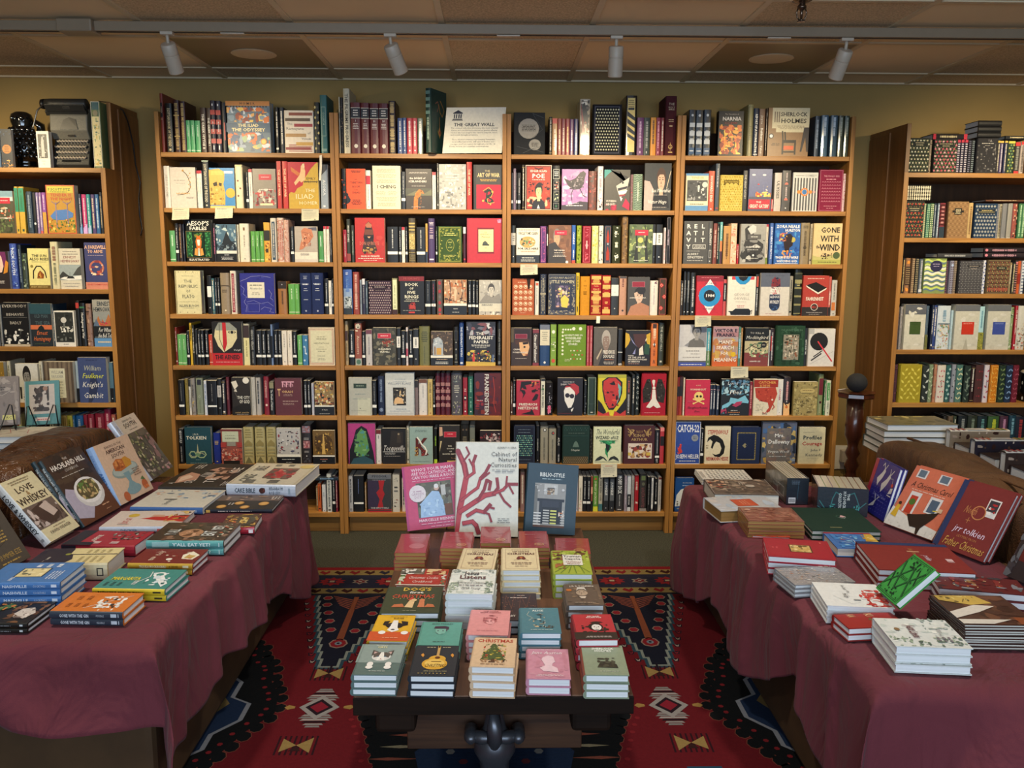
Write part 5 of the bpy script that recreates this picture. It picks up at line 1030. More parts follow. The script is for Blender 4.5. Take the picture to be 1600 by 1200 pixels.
R_(3, 2, '''
C 84 282 660 a85a40 t=0.022|g c 4 5 9 6 94 8 86 e0c8a8; g c 4 5 6.5 6 94 8 86 b06a4c; g c 4 5 3.6 7 95 9 87 e8dcc8; x d8b8a0 24 66 88 92 1; x d8b8a0 34 66 5 7 1; p 2a2020 66 100 84 100 80 74 74 70 70 84|terracotta cover with rows of cream cameo medallions
p 290 324 685 dcd6cc|r c85a34 20 90 88 96; z 8a8a88 30 80 24
h 332 392 620 262c40|z b0a68a 3 97 66; r 262c40 30 70 0 100; z b0a68a 10 90 20; h b0a68a 2 5 95 50 54|dark blue spine with pale gold ornament
H 402 652 618 262a3e t=0.04|o 9a9078 1 3 97 2 98; b 3 70 4 3 97 2 12 9a9078 4a4a58; b 4 50 4 3 14 12 78 9a9078 4a4a58; b 5 50 4 86 97 12 78 9a9078 4a4a58; t b8b09a 6 94 88 94 LOUISA MAY ALCOTT; T b8b09a 6 94 77 86 LITTLE WOMEN; r 3a3448 26 80 16 74; b 6 60 7 28 78 18 72 5a4a68 d8c8b0 b8b050 7a6a88 c89a8a 3a3448; p d8c050 50 20 70 18 76 40 60 50 46 40; e e0c8a8 56 56 5; e e0c8a8 44 64 5|navy cover with pale ornament and a painting of girls
p 656 686 608 d0b028|z 4a4010 60 92; z 4a4010 6 20|slim yellow paperback
c 694 780 640 c88a2a|g s 1 26 1 4 8 3 97 6a4410; g s 1 26 1 92 96 3 97 6a4410; t 5a3a10 40 60 86 90 D; x 6a4410 30 70 74 77 1; t 5a3a10 46 54 66 71 T; x 6a4410 30 70 52 62 3; t 5a3a10 46 54 42 46 o|orange hardcover edged with black dots
c 786 884 625 8c1f24|h e0b068 6 4 96 4 97; r 8c1f24 4 96 6 20; r 8c1f24 4 96 24 38; z e0b068 6 20 70; z e0b068 26 38 70; z e0b068 42 56 70; z e0b068 78 92 70; r 9c1f2c 4 96 60 76; t e8c080 25 75 70 74 WAR; t e8c080 20 80 61 67 PEACE|scarlet and gold bound volume with curved spine
c 888 966 630 9a2228|h e0b068 5 4 96 4 97; z e0b068 5 20 70; z e0b068 44 58 70; z e0b068 80 94 70; r 9a2228 4 96 24 38; z e0b068 28 34 40; z e0b068 64 74 50|scarlet and gold bound volume, second and narrower
p 968 1036 655 2b2c2e|r dcdad4 0 100 52 82; e bbb 50 18 8; e bbb 50 62 8|dark paperback with broad white label and dot
p 1042 1106 640 b88a72|z 7a4a3a 72 94 36; e 3a3030 50 12 14; r 4a4444 0 100 95 100
P 1112 1308 645 4a4642 t=0.022|F d0b09c 2a2422 b07a5c 8 98 2 76; p b07a5c 0 0 16 24 60 34 100 24 100 0; e 2a2422 62 66 20; p d0b09c 30 58 44 62 44 44 34 44; r 8a2030 20 78 74 88; o c8909a 1 20 78 74 88; T d8d0c8 6 88 44 48 ANNA KARENINA|grey cover with a woman in profile and a dark red plate
h 1316 1386 678 dcd4cc|b 2 6 12 10 90 90 98 6a3a4a; z b8a8b0 30 85 14|
c 1396 1464 655 4a3c38|g d 1 3 34 8 92 4 96 b02c34; g d 1 3 22 8 92 4 96 e08a80; g d 1 3 12 8 92 4 96 a0242c; o b05a58 5 6 94 2 98|dark spine with red harlequin diamonds
''')
R_(3, 3, '''
p 68 94 655 2a2018|
p 98 120 575 1c1e20|z aaa 30 80; e ddd 50 8 22; r 8a8a8a 0 100 60 61
p 124 152 578 1c1e20|z aaa 30 80; e ddd 50 8 22; r 8a8a8a 0 100 60 61
p 156 196 585 1c1e20|z ccc 20 90 40; e ddd 50 8 18; r 8a8a8a 0 100 60 61|black paperback with pale dot, beside the red cover
P 202 432 612 c02a38 t=0.03|r 8a2230 0 100 86 100; p ece8e4 50 4 92 50 50 92 8 50; t 2c3a4a 28 74 78 84 GEORGE; t 2c3a4a 20 80 14 20 ORWELL; e 2a8cc8 50 50 41; e 1c1e24 50 50 22; T ece8e4 32 70 46 55 1984; x d87a80 14 86 94 97 1|red cover with blue ring around a black centre
p 436 462 645 c05050|r 1c1e20 0 100 40 90; z ddd 45 85
P 470 710 618 e3ddd0 t=0.022|r c83a44 14 34 92 100; r c83a44 74 94 92 100; p 2a8cc8 24 100 30 88 44 80 62 80 76 88 84 100; p 1c1e24 36 100 42 92 54 88 66 92 72 100; t b8b2a8 44 62 68 73 1984; t a8a298 18 84 50 58 GEORGE; t a8a298 16 86 40 48 ORWELL; x b8a8a0 24 74 34 37 1; x c88a88 34 64 20 28 2; p 1c1e24 14 2 84 2 86 12 78 18 30 18 20 12 4 12 12 8; l 1c1e24 2 82 10 90 14 88 4|white cover with half blue ring above and black pig below
p 714 744 600 2a2826|r b84a3a 20 80 70 95; z ccc 12 66 36
P 752 1000 588 cfc9c0 t=0.03|r 5d6272 0 100 68 100; x 4a5060 8 92 92 95 1; p 7a2c34 36 68 40 84 48 92 56 84 66 88 68 68; b 3 26 4 36 68 62 90 6a2430 2a2838 8a3a44 1c2440; b 4 14 5 34 66 50 64 c03a48 e8e0dc; r 22304e 32 68 22 50; e 22304e 50 24 18; T e8e4e0 34 66 41 48 ALDOUS; T e8e4e0 34 66 28 37 HUXLEY; b 5 10 4 40 62 14 24 3a5a8a 1a2844; x c08a80 12 84 4 6 1|grey and white cover shaped with a capsule of figures
h 1004 1034 615 9a9484|
h 1046 1110 545 22261e|h 6a6a50 2 0 100 90 92; h 8a8458 5 0 100 4 78; r 22261e 0 100 6 22; r 22261e 0 100 26 40; r 22261e 0 100 44 58; z a09868 60 76 60; r 22261e 0 100 80 88|very tall dark green leather look book with raised bands
P 1114 1336 610 a83a30 t=0.03|r 2c2624 0 100 0 22; e d8cfc4 48 22 14; e 2c2624 48 22 12; T b83a30 38 58 18 26 451; x e0c8b8 10 88 91 94 1; p 17120f 12 76 50 84 92 70 60 58; p e8dccc 12 76 14 72 60 54 60 58; p e8dccc 92 70 90 66 60 54 60 58; l 2c1a18 2 62 54 66 48; T e8dccc 14 82 37 48 FAHRENHEIT; x a8a09c 8 90 7 10 1; x a8a09c 28 70 3 5 1|rust red cover with a black book drawing
p 1340 1362 620 b05248|r 2c2624 0 100 0 22; z e8d8c8 28 62 46
p 1366 1410 650 b4b0a8|r c07038 5 80 15 38; z 6a6a68 45 92 26; e 777 50 6 16|grey paperback with orange block on the spine
''')
R_(4, 0, '''
p 84 100 125 8a3028|
n 104 144 188 5fa05c|r d6e8c4 0 100 6 8; z d6e8c4 50 85 20
n 147 184 188 5fa05c|r d6e8c4 0 100 6 8; z d6e8c4 50 85 20
p 188 212 155 15161a|@|
p 216 236 84 c8a42c|z 3a3010 58 94 60|slim tall yellow paperback
h 240 258 105 26241f|
p 262 284 140 1c1d20|z aaa 30 60
p 288 312 148 15161a|@|
p 316 344 148 15161a|@|
p 348 378 148 15161a|@|
p 382 416 190 b8402c|r e8b8a8 0 100 8 10; z e8b8a8 40 80
P 420 686 72 1f1c1c t=0.03|r b8252c 0 100 0 28; p d6cba0 12 84 24 98 60 98 84 84 84 62 66 42 38 30 20 44 8 66; p 8f9288 12 84 24 98 60 98 84 84 84 80 14 80; p b8252c 36 98 48 98 50 50 40 30 36 40; l 1f1c1c 1.5 26 96 26 60 40 32; e 1f1c1c 68 76 13 0.35; e d6cba0 68 76 9 0.5; e 1f1c1c 68 76 5; i e0dcd0 68 96 33 38 Vergil; T 1f1c1c 8 92 13 25 THE AENEID; x e8a8a0 10 90 6 9 1|black cover with a cream half face above a red band
h 694 748 92 b0ac98|r 3a2c2c 0 100 66 96; r d8cf9a 0 100 0 66; z 8a8050 20 60 24|pale yellow spine with dark upper block
h 754 800 115 1e1e20|V a8a8a4 20 80 40 92 GREGOR VERLAG; z 777 5 35|black hardcover with grey vertical title
p 804 854 150 15161a|@|
p 858 894 150 15161a|@|
p 898 934 150 15161a|@|
h 938 956 98 6a80a8|r 15161a 0 100 18 72|
p 964 996 152 15161a|@|
p 1000 1030 152 15161a|@|
p 1034 1078 155 dcd4c8|z 9a9288 50 90 24; e 888 50 10 14
p 1084 1124 155 dcd4c8|z 9a9288 50 90 24; e 888 50 10 14
p 1130 1164 160 15161a|@|
n 1172 1212 195 5fa05c|r d6e8c4 0 100 6 8; z d6e8c4 50 85 20|green pocket book near the right side
p 1218 1266 195 3a74a0|g f 1 4 30 15 85 5 95 c8dce8; z e0e8f0 38 60 24|blue spine with white rosettes
C 1272 1508 125 d6c8b0 t=0.035|o 8a4a3a 1.5 4 96 3 97; o b8604a 0.8 8 92 6 94; r cfcbae 10 90 8 92; x 7a7866 32 68 74 77 1; x 7a7866 30 72 68 72 1; t 6a6858 22 80 56 61 MEDITATIONS; x 7a7866 40 60 48 50 1; x 7a7866 28 74 42 45 1; x 7a7866 32 68 36 39 1; x 9a9886 34 66 24 27 1; x 9a9886 34 66 14 20 2|pale cover with double red frame and spaced lettering
''')
R_(4, 1, '''
h 72 110 70 b09c78|r 4a3028 0 100 56 78; z 7a6a4a 10 50
p 120 166 150 15161a|@|
p 172 232 85 8a4a3c|e b8b0a0 50 92 40; b 3 10 20 5 95 80 98 3a2c24 d8c8b0; v e0c8b0 24 76 24 72 Ancestors; r 98a098 0 100 0 16; e 4a6a5a 50 8 36|brown spine with script title and round picture
p 236 264 160 15161a|@|
p 270 326 145 b8b4b4|r 6a3a4a 0 100 88 100; z 8a8488 30 80 24; e 555 50 5 10
P 332 538 125 3a382e t=0.028|b 3 60 11 2 98 2 98 4a463a 2c2a24 6a6450 5c5848 7a7460; b 5 20 7 40 90 50 70 8a3c2c a89a80 5a3a2a; r b8283c 22 80 72 85; o e8b0b0 1 22 80 72 85; x f0c0c0 34 68 76 81 1; T e0dccc 14 86 41 46 GULLIVER'S; T e0dccc 24 78 34 39 TRAVELS|murky green painted cover with a red plate
p 544 580 130 202226|r dcdad4 0 100 48 78; e bbb 50 18 12; z 777 52 74
p 584 622 155 15161a|@|
p 628 646 125 c8c0c4|r 2a2c30 0 100 60 90; r a84058 0 100 25 45; e 777 50 10 20
p 652 686 150 15161a|@|
p 690 740 140 202226|r dcdad4 0 100 48 78; e bbb 50 18 12; z 777 52 74
h 746 838 115 6c6c44|x 3a3c24 18 82 60 88 6; z 52543a 5 50 8|thick olive hardcover
P 848 1044 158 4a3c30 t=0.022|r 1c1c20 0 100 0 23; r e0dcd0 0 100 23 30; b 3 80 7 2 98 30 99 6a5644 3a3028 8a7258 4a3c30 a08868; p a8b0b8 10 30 10 64 18 78 34 84 48 78 56 64 56 30; b 5 16 6 12 54 60 80 c8ccd0 8a98a4; r c89a4a 26 48 32 52; r 8a6a4a 16 22 32 56; x c8a88c 26 76 17 20 1; x d8d8d4 14 86 4 13 2|cover of ruined arches with sky above a black foot
h 1050 1096 120 1b1a1c|o 5a5850 5 12 88 66 90; e 9a9a90 50 60 14; e 9a9a90 50 42 16; r 8a8a7a 20 80 8 10; z 7a7a6a 15 30
h 1102 1142 80 223f78|V d0d8e8 24 76 20 90 THE FEDERALIST PAPERS; r d0d8e8 20 80 4 8|tall blue spine with pale title
P 1162 1424 75 23222a t=0.035|b 3 26 12 2 98 70 98 6a6a7a a8a8b0 3a3a4a 7a4a50; p c8c8cc 70 92 80 99 78 90 86 88 76 84; r c8a848 0 100 0 2; b 4 30 8 2 98 14 36 4a4030 8a7a3c c8b050 2c2a28; b 6 34 3.5 4 96 8 34 c83a34 e0d8c8 3a5a9a 2a2424 8a6a3c d8b04a; p c83a34 22 10 30 10 28 30 24 30; p 5a6a8a 88 6 96 6 94 26 90 26; p c8a848 0 0 100 0 100 8 0 10; T e4e0d8 34 60 70 78 THE; T e4e0d8 10 92 60 69 FEDERALIST; T e4e0d8 26 76 51 59 PAPERS; x d8d4cc 12 88 44 49 2; x b8b4ac 30 72 40 43 1|dark cover with white serif title above a crowd of statesmen
h 1440 1478 70 1d1e20|V 8a8a84 26 74 15 92 COMPLETE WRITINGS; r 777 20 80 4 10|tall black spine at the right end
''')
R_(4, 2, '''
P 72 260 128 3a2a22 t=0.025|r 5a4a2c 0 14 62 98; p 4a2c1c 20 68 82 74 86 62 24 56; p d8a878 40 62 84 64 90 50 80 28 60 26 44 40; p 2a1a14 56 62 84 64 84 58 60 56; e 2a1a14 66 50 5; p 8a4a34 66 30 84 32 78 26; p 2a1a14 20 96 90 96 92 72 24 70; r 7a1c30 22 78 72 84; o c87a8a 1 22 78 72 84; T d8ccc0 12 46 41 46 CRIME; T d8ccc0 8 84 33 38 PUNISHMENT; x c8bcb0 16 84 18 21 1|dark painted portrait cover with crimson plate
p 268 326 142 3c302e|r 7a3038 0 100 90 100; V e4e0d8 18 76 14 86 Crime and Punishment; r 7a3038 0 100 0 8; e ddd 50 11 10|brown spine with bold white angled title
h 332 422 100 24406c|r d0c8b0 0 100 50 92; r 6a7080 0 100 88 100; x 8a8a7a 20 80 60 84 5; e d8d8d8 50 8 12|blue hardcover with wide cream label
p 428 480 98 7a9a38|e e8e8d8 50 82 30; r 5a7a24 0 100 68 69; b 3 12 24 10 90 44 58 ece8d8 5a7a24; e c84a30 50 12 34; x d8e0b0 20 80 34 40 1|green spine with white medallions
C 492 742 98 6a8a34 t=0.03|g c 4 1 3.4 14 50 84 92 dce0d0; g c 1 7 4 12 22 24 86 dce0c8; e dce0d0 56 90 6; e dce0d0 80 90 6; g f 4 3 4 44 90 12 42 ece8dc c83a44 d8e0b0; T dce0d0 22 88 72 77 ADVENTURES IN; T dce0d0 26 84 64 71 WONDERLAND; T dce0d0 30 80 57 63 AND OTHER; T dce0d0 38 70 50 56 STORIES; t e8dcc8 24 44 11 18 Lewis/Carroll|green cover with white title ringed by falling cards
h 750 774 110 b04a54|z e8b8b8 10 90 22
h 777 804 110 b04a54|z e8b8b8 10 90 22
P 812 1018 122 46403e t=0.03|r 5c564e 0 100 30 100; F 8a7468 a8a098 2c2828 14 92 2 96; p 5a5048 0 30 30 50 44 40 20 0 0 0; p b8a890 12 20 34 46 36 42 16 16; T e0d8cc 40 92 31 42 FREDERICK; T e0d8cc 42 90 20 30 DOUGLASS; x c8805a 46 88 15 18 1; x c8c0b4 42 90 4 12 3|sepia portrait cover of a white haired bearded man
p 1030 1072 140 1d1d20|r d8d8d4 0 100 36 38; h ddd 2 10 90 2 6
P 1092 1314 150 1f1a1c t=0.022|p c8a028 0 50 0 94 14 90 20 74 12 60; p c8a028 100 50 100 94 84 88 84 70 90 60; p 9090c0 16 86 40 60 50 52 30 66; p e0d8c8 86 80 62 56 54 54 84 72; p 8a3038 84 74 60 54 52 52; p e0d8c8 56 30 74 32 70 58 56 48; p 2a4a34 76 34 96 32 98 60 78 64; p 9090c0 30 34 42 50 40 34; p 4a2a24 30 90 84 90 78 62 56 50 40 60; T e0d8cc 12 34 28 31 NARRATIVE; T e0d8cc 12 80 22 27 OF THE LIFE OF; T e0d8cc 12 88 16 21 FREDERICK DOUGLASS; T e0d8cc 12 60 10 15 AN AMERICAN; x c89a8a 12 60 5 8 1|dark cover with bright yellow corners and open collar shapes
p 1322 1382 85 c86a2c|z e8d0b0 62 92 46; r 3a2418 20 80 88 98; e f0ece0 50 50 20; p 1c1814 40 44 60 44 54 58 46 58; z 8a4418 22 38 30; l 1c1814 6 35 6 50 14 65 6|orange paperback with bird oval on the spine
h 1390 1440 85 33382f|v c8c8b8 28 76 34 92 THE GREAT HILLS; r b8b8a8 30 70 8 12
''')
R_(4, 3, '''
P 70 328 100 c4c2c4 t=0.025|r 3a4ca0 0 100 0 9; r 5c5c60 0 100 9 13; r d4d2d0 0 100 13 46; p 8a8a90 40 100 62 70 20 50 40 46 98 46 98 98; F 9c9894 3a3634 6a6866 30 98 46 102; x 8a8684 20 84 34 40 1; x a8a4a0 40 84 28 32 1; x a8a4a0 10 84 19 24 1; x e0e0e8 8 88 2 6 1|pale cover with a grey photograph of a smiling man
p 332 372 130 5c7c4c|r 4a9aa8 0 100 40 100; z e8e8d8 14 90 30; e ddd 50 5 16
P 384 610 115 b8764a t=0.03|r b08a90 0 100 86 100; r a87a80 0 100 74 86; r a89a9c 0 100 62 74; r a8905a 0 100 40 52; r c8903a 0 100 28 40; r c87a30 0 100 14 28; r c8602c 0 100 0 14; b 3 30 18 2 98 20 70 a890a0 c8a050 b8784a a8887c; T 2a2030 4 96 85 95 VIKTOR E; T 2a2030 6 96 74 84 FRANKL; T e8dcd0 22 78 56 66 MAN'S; T e8dcd0 14 84 42 52 SEARCH; T e8dcd0 32 62 27 38 FOR; T e8dcd0 6 94 11 22 MEANING; e d8b020 82 30 10|cover of layered sunset colours with large cream letters
p 614 634 120 4a7a6a|r 3a9ab0 0 100 20 70; z ddd 20 85
p 638 656 130 b8824a|z e8d0a0 10 90
P 668 880 128 17191a t=0.028|r 7c3c3a 0 100 0 36; r b8ac88 0 100 36 66; b 3 50 8 20 98 24 64 5c7a58 9aa880 d8d0a8 3a5a44; l 2a1c18 3 4 42 30 54 60 46 98 62; l 2a1c18 2.5 30 54 44 60; t c8c4bc 8 92 84 90 TO KILL A; i dcd8cc 4 96 70 81 Mockingbird; e 1c1c1c 80 56 12; x b8b0a0 72 88 54 58 2; T dcd4cc 14 78 11 15 HARPER LEE|black and brick red cover with a leafy branch
p 888 898 150 e0dcd4|
p 900 938 135 2c2024|r a83a3a 10 40 40 80; z ddd 15 90 26
C 944 1200 108 21402f t=0.045|b 3 40 9 2 98 3 97 2c4c3a 1a3626 385a46; o 16281e 1.5 22 84 12 82; r 8c8678 26 80 16 78; b 6 80 5 27 79 17 77 4a4438 b8a898 6a6a5a d0c4b0 8a5a44 3a3a30; t 5a7a66 16 90 87 92 THE SECRET GARDEN|dark green cloth cover with a small garden engraving
h 1206 1230 130 22262a|V dcdcd4 22 78 8 92 BEING AND TIME
P 1234 1468 135 cdc9c4 t=0.03|r a8a8a6 0 20 86 100; e 1d1c1c 40 66 34; l c83840 5 36 66 64 40; l c83840 5 64 40 92 14; l 3a3838 4 22 26 54 42; l 3a3838 5 14 16 50 34; l 8a8684 0.8 10 6 96 40|white cover with a large black disc and diagonal lettering
''')
R_(5, 0, '''
p 116 166 595 15161a|r e6e6e0 0 100 24 30; z 777 40 90 14|
p 172 200 585 7c6c34|b 3 20 22 4 96 4 96 9a8a4c 5a4c24
p 204 222 590 c8c4bc|r 2a2a2a 0 100 80 100; z 777 20 70
h 226 262 580 8a8480|b 3 12 20 10 90 4 40 b08a4a 6a5a4a c8b060; V 3a3634 22 76 45 84 JOURNALS|grey spine with serif title over painted detail
h 268 330 580 7c8470|r 2a2c38 20 80 82 96; e a8ac98 50 50 18; e 7c8470 50 50 12; z 5a6250 5 40 10; o a8ac98 3 8 92 3 97|sage hardcover with a dark stamp
p 344 368 600 c8ccd4|z 4a6a9a 30 90; e 888 50 6 14
p 374 458 600 15161a|r e6e6e0 0 100 24 29; z 777 40 90 12|
p 464 500 585 1c1d20|r b8b4b0 0 100 50 82; e bbb 50 20 14; z 777 55 78
h 504 534 595 35323a|
h 538 566 570 5c2430|z 9a6a6a 40 90
P 592 760 570 2a2420 t=0.045|p 1c1814 0 0 100 0 100 40 0 20; p d8d0c0 0 88 26 92 36 78 16 68; p d8d0c0 12 64 24 70 30 62; l 8a8078 1 16 64 24 54 30 44; e ddd8cc 78 92 17; T d8d4c8 30 96 43 52 THE CITY; T d8d4c8 40 96 31 42 OF GOD; i b89a6a 12 90 5 11 saint austin; x a8a098 20 90 2 4 1|brown cover with a falling book and a moon, tilted
h 762 800 570 b8b4ac|z 8a8680 5 95 8
h 804 846 575 a8a4a0|
h 872 918 565 7c2030|V d8a8a0 24 72 45 90 CONFESSIONS; e e0c0b0 50 26 24|crimson spine with vertical pale title
p 924 964 610 1a1a1c|r 8a8468 0 100 80 98; V c8c8c4 20 80 14 76 The Wealth of Nations|black spine with khaki top label
H 972 1212 578 5a2c34 t=0.035|t d8a0b0 30 72 76 92 nrin; r d8a0b0 30 34 76 90; r d8a0b0 44 48 76 90; r d8a0b0 60 64 76 90; r d8a0b0 28 74 89 92; T c8a070 24 74 60 68 ORAH; T c8a070 12 24 50 74 T; x a88a80 30 72 52 58 2; x a88a80 28 90 36 41 1; x a88a80 28 76 28 34 2|maroon cover with pink foreign lettering and gold capitals
p 1232 1262 600 15161a|@|
p 1264 1290 600 15161a|@|
p 1298 1320 625 b8b8c0|z 8a9ab8 30 90
P 1328 1502 608 8a7048 t=0.024|r 15161a 0 100 0 26; r e4e0d4 0 100 26 30; b 3 110 9 1 99 30 99 b89a50 5a3424 d8c8a0 7a3a2c 2c2420 c87a4a 8a7a5a; t d8d4cc 28 74 15 19 Al Rumi; x c8c4bc 20 80 4 6 1|cover filled with a crowded tapestry battle above a black foot
''')
R_(5, 1, '''
P 118 324 570 a8a89e t=0.025|r bcbca8 38 94 0 46; r 2a3a30 22 78 72 84; o 5a6a5a 1 22 78 72 84; x 8a9a88 32 68 76 80 1; t 7a8a8a 14 86 54 59 A ROOM; t 7a8a8a 14 86 42 46 OF ONES OWN; x 9a9a88 8 80 12 14 1; t 5a5040 44 56 16 21 A|pale grey green cover with a dark title plate
p 318 364 600 15161a|r e6e6e0 0 100 22 30; z 999 40 92 18|
h 378 434 560 1a2440|V 8a9ab8 28 72 34 92 SELECTED WORKS; e 8a9ab8 50 14 30; e 1a2440 50 14 20; e 8a9ab8 50 14 14|navy spine with a circular ornament
H 440 702 530 b4b8b8 t=0.03|r c4c6c4 4 96 6 84; x 8a98a4 30 76 84 87 1; x 8a98a4 30 76 79 82 1; t 6a7480 10 90 72 79 WILLIAM BLAKE; r 26231f 28 72 24 66; b 4 40 6 29 71 25 65 8a7450 d0b080 4a4438 c8c0b0 2a2620; p d8b080 30 28 64 28 60 40 44 44 34 40; x 8a98a4 36 74 14 17 1; x 9aa4ac 12 90 10 12 1|silver blue cover with a small engraved panel
p 706 734 600 7a6a6a|r 2a2424 0 100 80 100
h 740 816 590 d0ccca|r 6a4434 0 100 90 100; z a8a4a0 50 85 14; e 999 50 10 6|white thick paperback with brown top
p 822 864 590 c0a868|V 5a4a20 22 78 62 92 HOUSES; z 8a6a3a 20 58 24; e 8a4a30 50 6 14
p 868 884 600 15161a|@|
h 890 932 535 501a2a|g s 1 6 8 20 80 5 95 2c1018; e a87a78 50 64 18; e a87a78 50 46 18; e a87a78 50 28 18; h 9a6a68 4 5 95 20 78
h 934 974 535 501a2a|g s 1 6 8 20 80 5 95 2c1018; e a87a78 50 64 18; e a87a78 50 46 18; e a87a78 50 28 18; h 9a6a68 4 5 95 20 78
h 976 1024 535 501a2a|g s 1 6 8 20 80 5 95 2c1018; e a87a78 50 64 18; e a87a78 50 46 18; e a87a78 50 28 18; h 9a6a68 4 5 95 20 78
h 1032 1126 530 4c4a50|b 3 26 8 12 88 78 94 a8a490 7a8a8a 4c4a50; b 4 26 8 12 88 5 35 8a8a5a a8a490 7a6a8a; x c8c4b4 22 78 52 72 4; e d8d8d0 50 45 6|thick grey hardcover with flower drawing on the spine
p 1134 1174 575 8a2030|x e8c0b8 25 75 62 72 2; r 1c1214 20 80 40 52; e e8e0d8 50 46 22; z c87a78 16 36; e ddd 50 10 18|crimson spine with a black cameo
p 1182 1226 560 1f5a4a|z 8ac0a8 58 92 36; v e8e8d8 30 70 40 50 J; z 8ac0a8 18 36 30; e ddd 50 9 14|green spine with one white letter
K 1236 1474 530 4a1c1e t=0.03|r 3a2030 0 36 0 100; r 5c1a1a 56 100 0 100; b 3 36 12 2 98 4 96 6a1a1c 3a1418 7a2a22 4a1c2c; l b03a30 2 70 90 76 60 72 30 80 8; b 5 8 8 4 34 20 40 8a2a34; V d0ccc8 37 56 2 98 FRANKENSTEIN; x b8a8a8 6 34 34 38 1|dark red cover with white sideways capital title
''')
R_(5, 2, '''
h 68 92 620 5a3c34|
p 94 116 600 15161a|r e6e6e0 0 100 24 34; z 999 40 90
P 122 334 595 a8283c t=0.025|p 1c1214 20 96 62 98 76 84 64 90 40 86 24 78 14 64 20 92; b 3 16 8 60 98 68 96 c87a3a a83a38 2a1414; p 1c1214 26 82 40 84 44 74 30 76; p 1c1214 16 74 30 60 26 48 40 64 36 72; p 1c1214 64 72 84 76 80 66 66 66; p 1c1214 66 44 82 62 94 60 88 46 74 42; p 1c1214 20 4 60 12 66 20 78 2; T e4dccc 8 92 28 36 FRIEDRICH; T e4dccc 8 92 17 26 NIETZSCHE|crimson cover with black brushed face of a moustached man
p 342 380 585 d8d4c0|r 2a2a2a 0 100 94 100; V 2a2a28 20 80 14 90 MAJOR WORKS; r 4a7a4a 20 80 70 74|white spine with bold black title
c 388 448 620 17161c|b 3 22 10 10 90 36 94 a8a4b0 5a5a68; r c85a7a 25 75 8 30; b 4 10 10 15 85 4 34 d87a94 a8a4b0; z a8a4b0 40 60 12|black spine with pale and pink ornament
P 486 714 575 201c22 t=0.03|T c8c4c4 14 74 88 91 THE PICTURE OF; T c8c4c4 14 58 80 86 DORIAN GRAY; p e0dcd8 26 66 34 78 60 78 70 60 66 38 56 22 44 20 30 40; p a83038 26 74 30 82 50 84 66 86 84 78 86 62 74 54 66 66 50 76; p 1c1418 22 70 36 80 60 78 40 84 26 80; e 2a2430 40 54 9; e 2a2430 58 52 9; r 2a2430 46 54 53 55; p 1c1418 0 0 100 0 88 14 62 20 54 10 44 16; p e0dcd8 54 16 66 22 58 10; l 8a2830 1 4 6 60 6|black cover with a pale face in round dark glasses
p 728 750 600 1d2024|b 3 14 24 10 90 4 96 a8a8a0
h 758 836 570 26362e|o a8b8a8 4 4 96 1 99; o 6a7a6a 2 14 86 30 96; r c8c8b8 35 65 7 9|dark green hardcover outlined in silver
P 848 1100 545 cfc02c t=0.03|r a8a838 0 100 92 100; p 1a1416 16 60 14 84 34 94 66 94 86 82 86 56 78 36 56 14 40 14 24 34; p b83430 18 66 20 84 38 92 62 92 80 80 80 54 74 38 58 20 40 18 28 36; p 6ab0b0 70 80 82 70 80 50 66 26 74 50; b 3 22 8 24 74 24 84 8a2420 d8503a b83430 1a1416; p 1a1416 0 40 14 30 30 10 28 0 0 0; p 1a1416 100 44 88 30 64 8 66 0 100 0; p b83430 0 12 20 4 40 10 44 0 0 0; p b83430 100 14 80 4 60 12 56 0 100 0|yellow cover with a bold red and black ink shape
p 1104 1146 575 35302c|z b85a50 60 92 40; z aaa 12 56 40; e ddd 50 8 14
p 1152 1180 550 1d2022|
h 1184 1222 540 1f2624|t c8ccc4 20 80 88 95 D; t c8ccc4 20 80 76 84 R; t c8ccc4 20 80 63 71 A; t c8ccc4 20 80 51 59 C; t c8ccc4 20 80 38 46 U; t c8ccc4 20 80 26 34 L; t c8ccc4 20 80 13 21 A|dark spine with stacked white capitals
C 1236 1454 535 a01c30 t=0.035|r 8a1828 0 4 0 100; p 2f2c2c 8 30 4 60 20 86 34 88 42 66 36 34; p 2f2c2c 92 30 98 60 82 86 66 88 58 66 64 34; b 3 20 4 8 38 40 84 5a5654 1c1a1a; b 4 20 4 62 94 40 84 5a5654 1c1a1a; p ded6cc 44 62 56 62 60 40 80 20 64 18 50 24 36 18 20 20 42 40; e ded6cc 50 66 6; e ded6cc 48 82 6; p ded6cc 42 80 54 80 50 66; x e0a8a8 12 80 6 8 1|crimson cover with a white robed figure and dark wings
''')
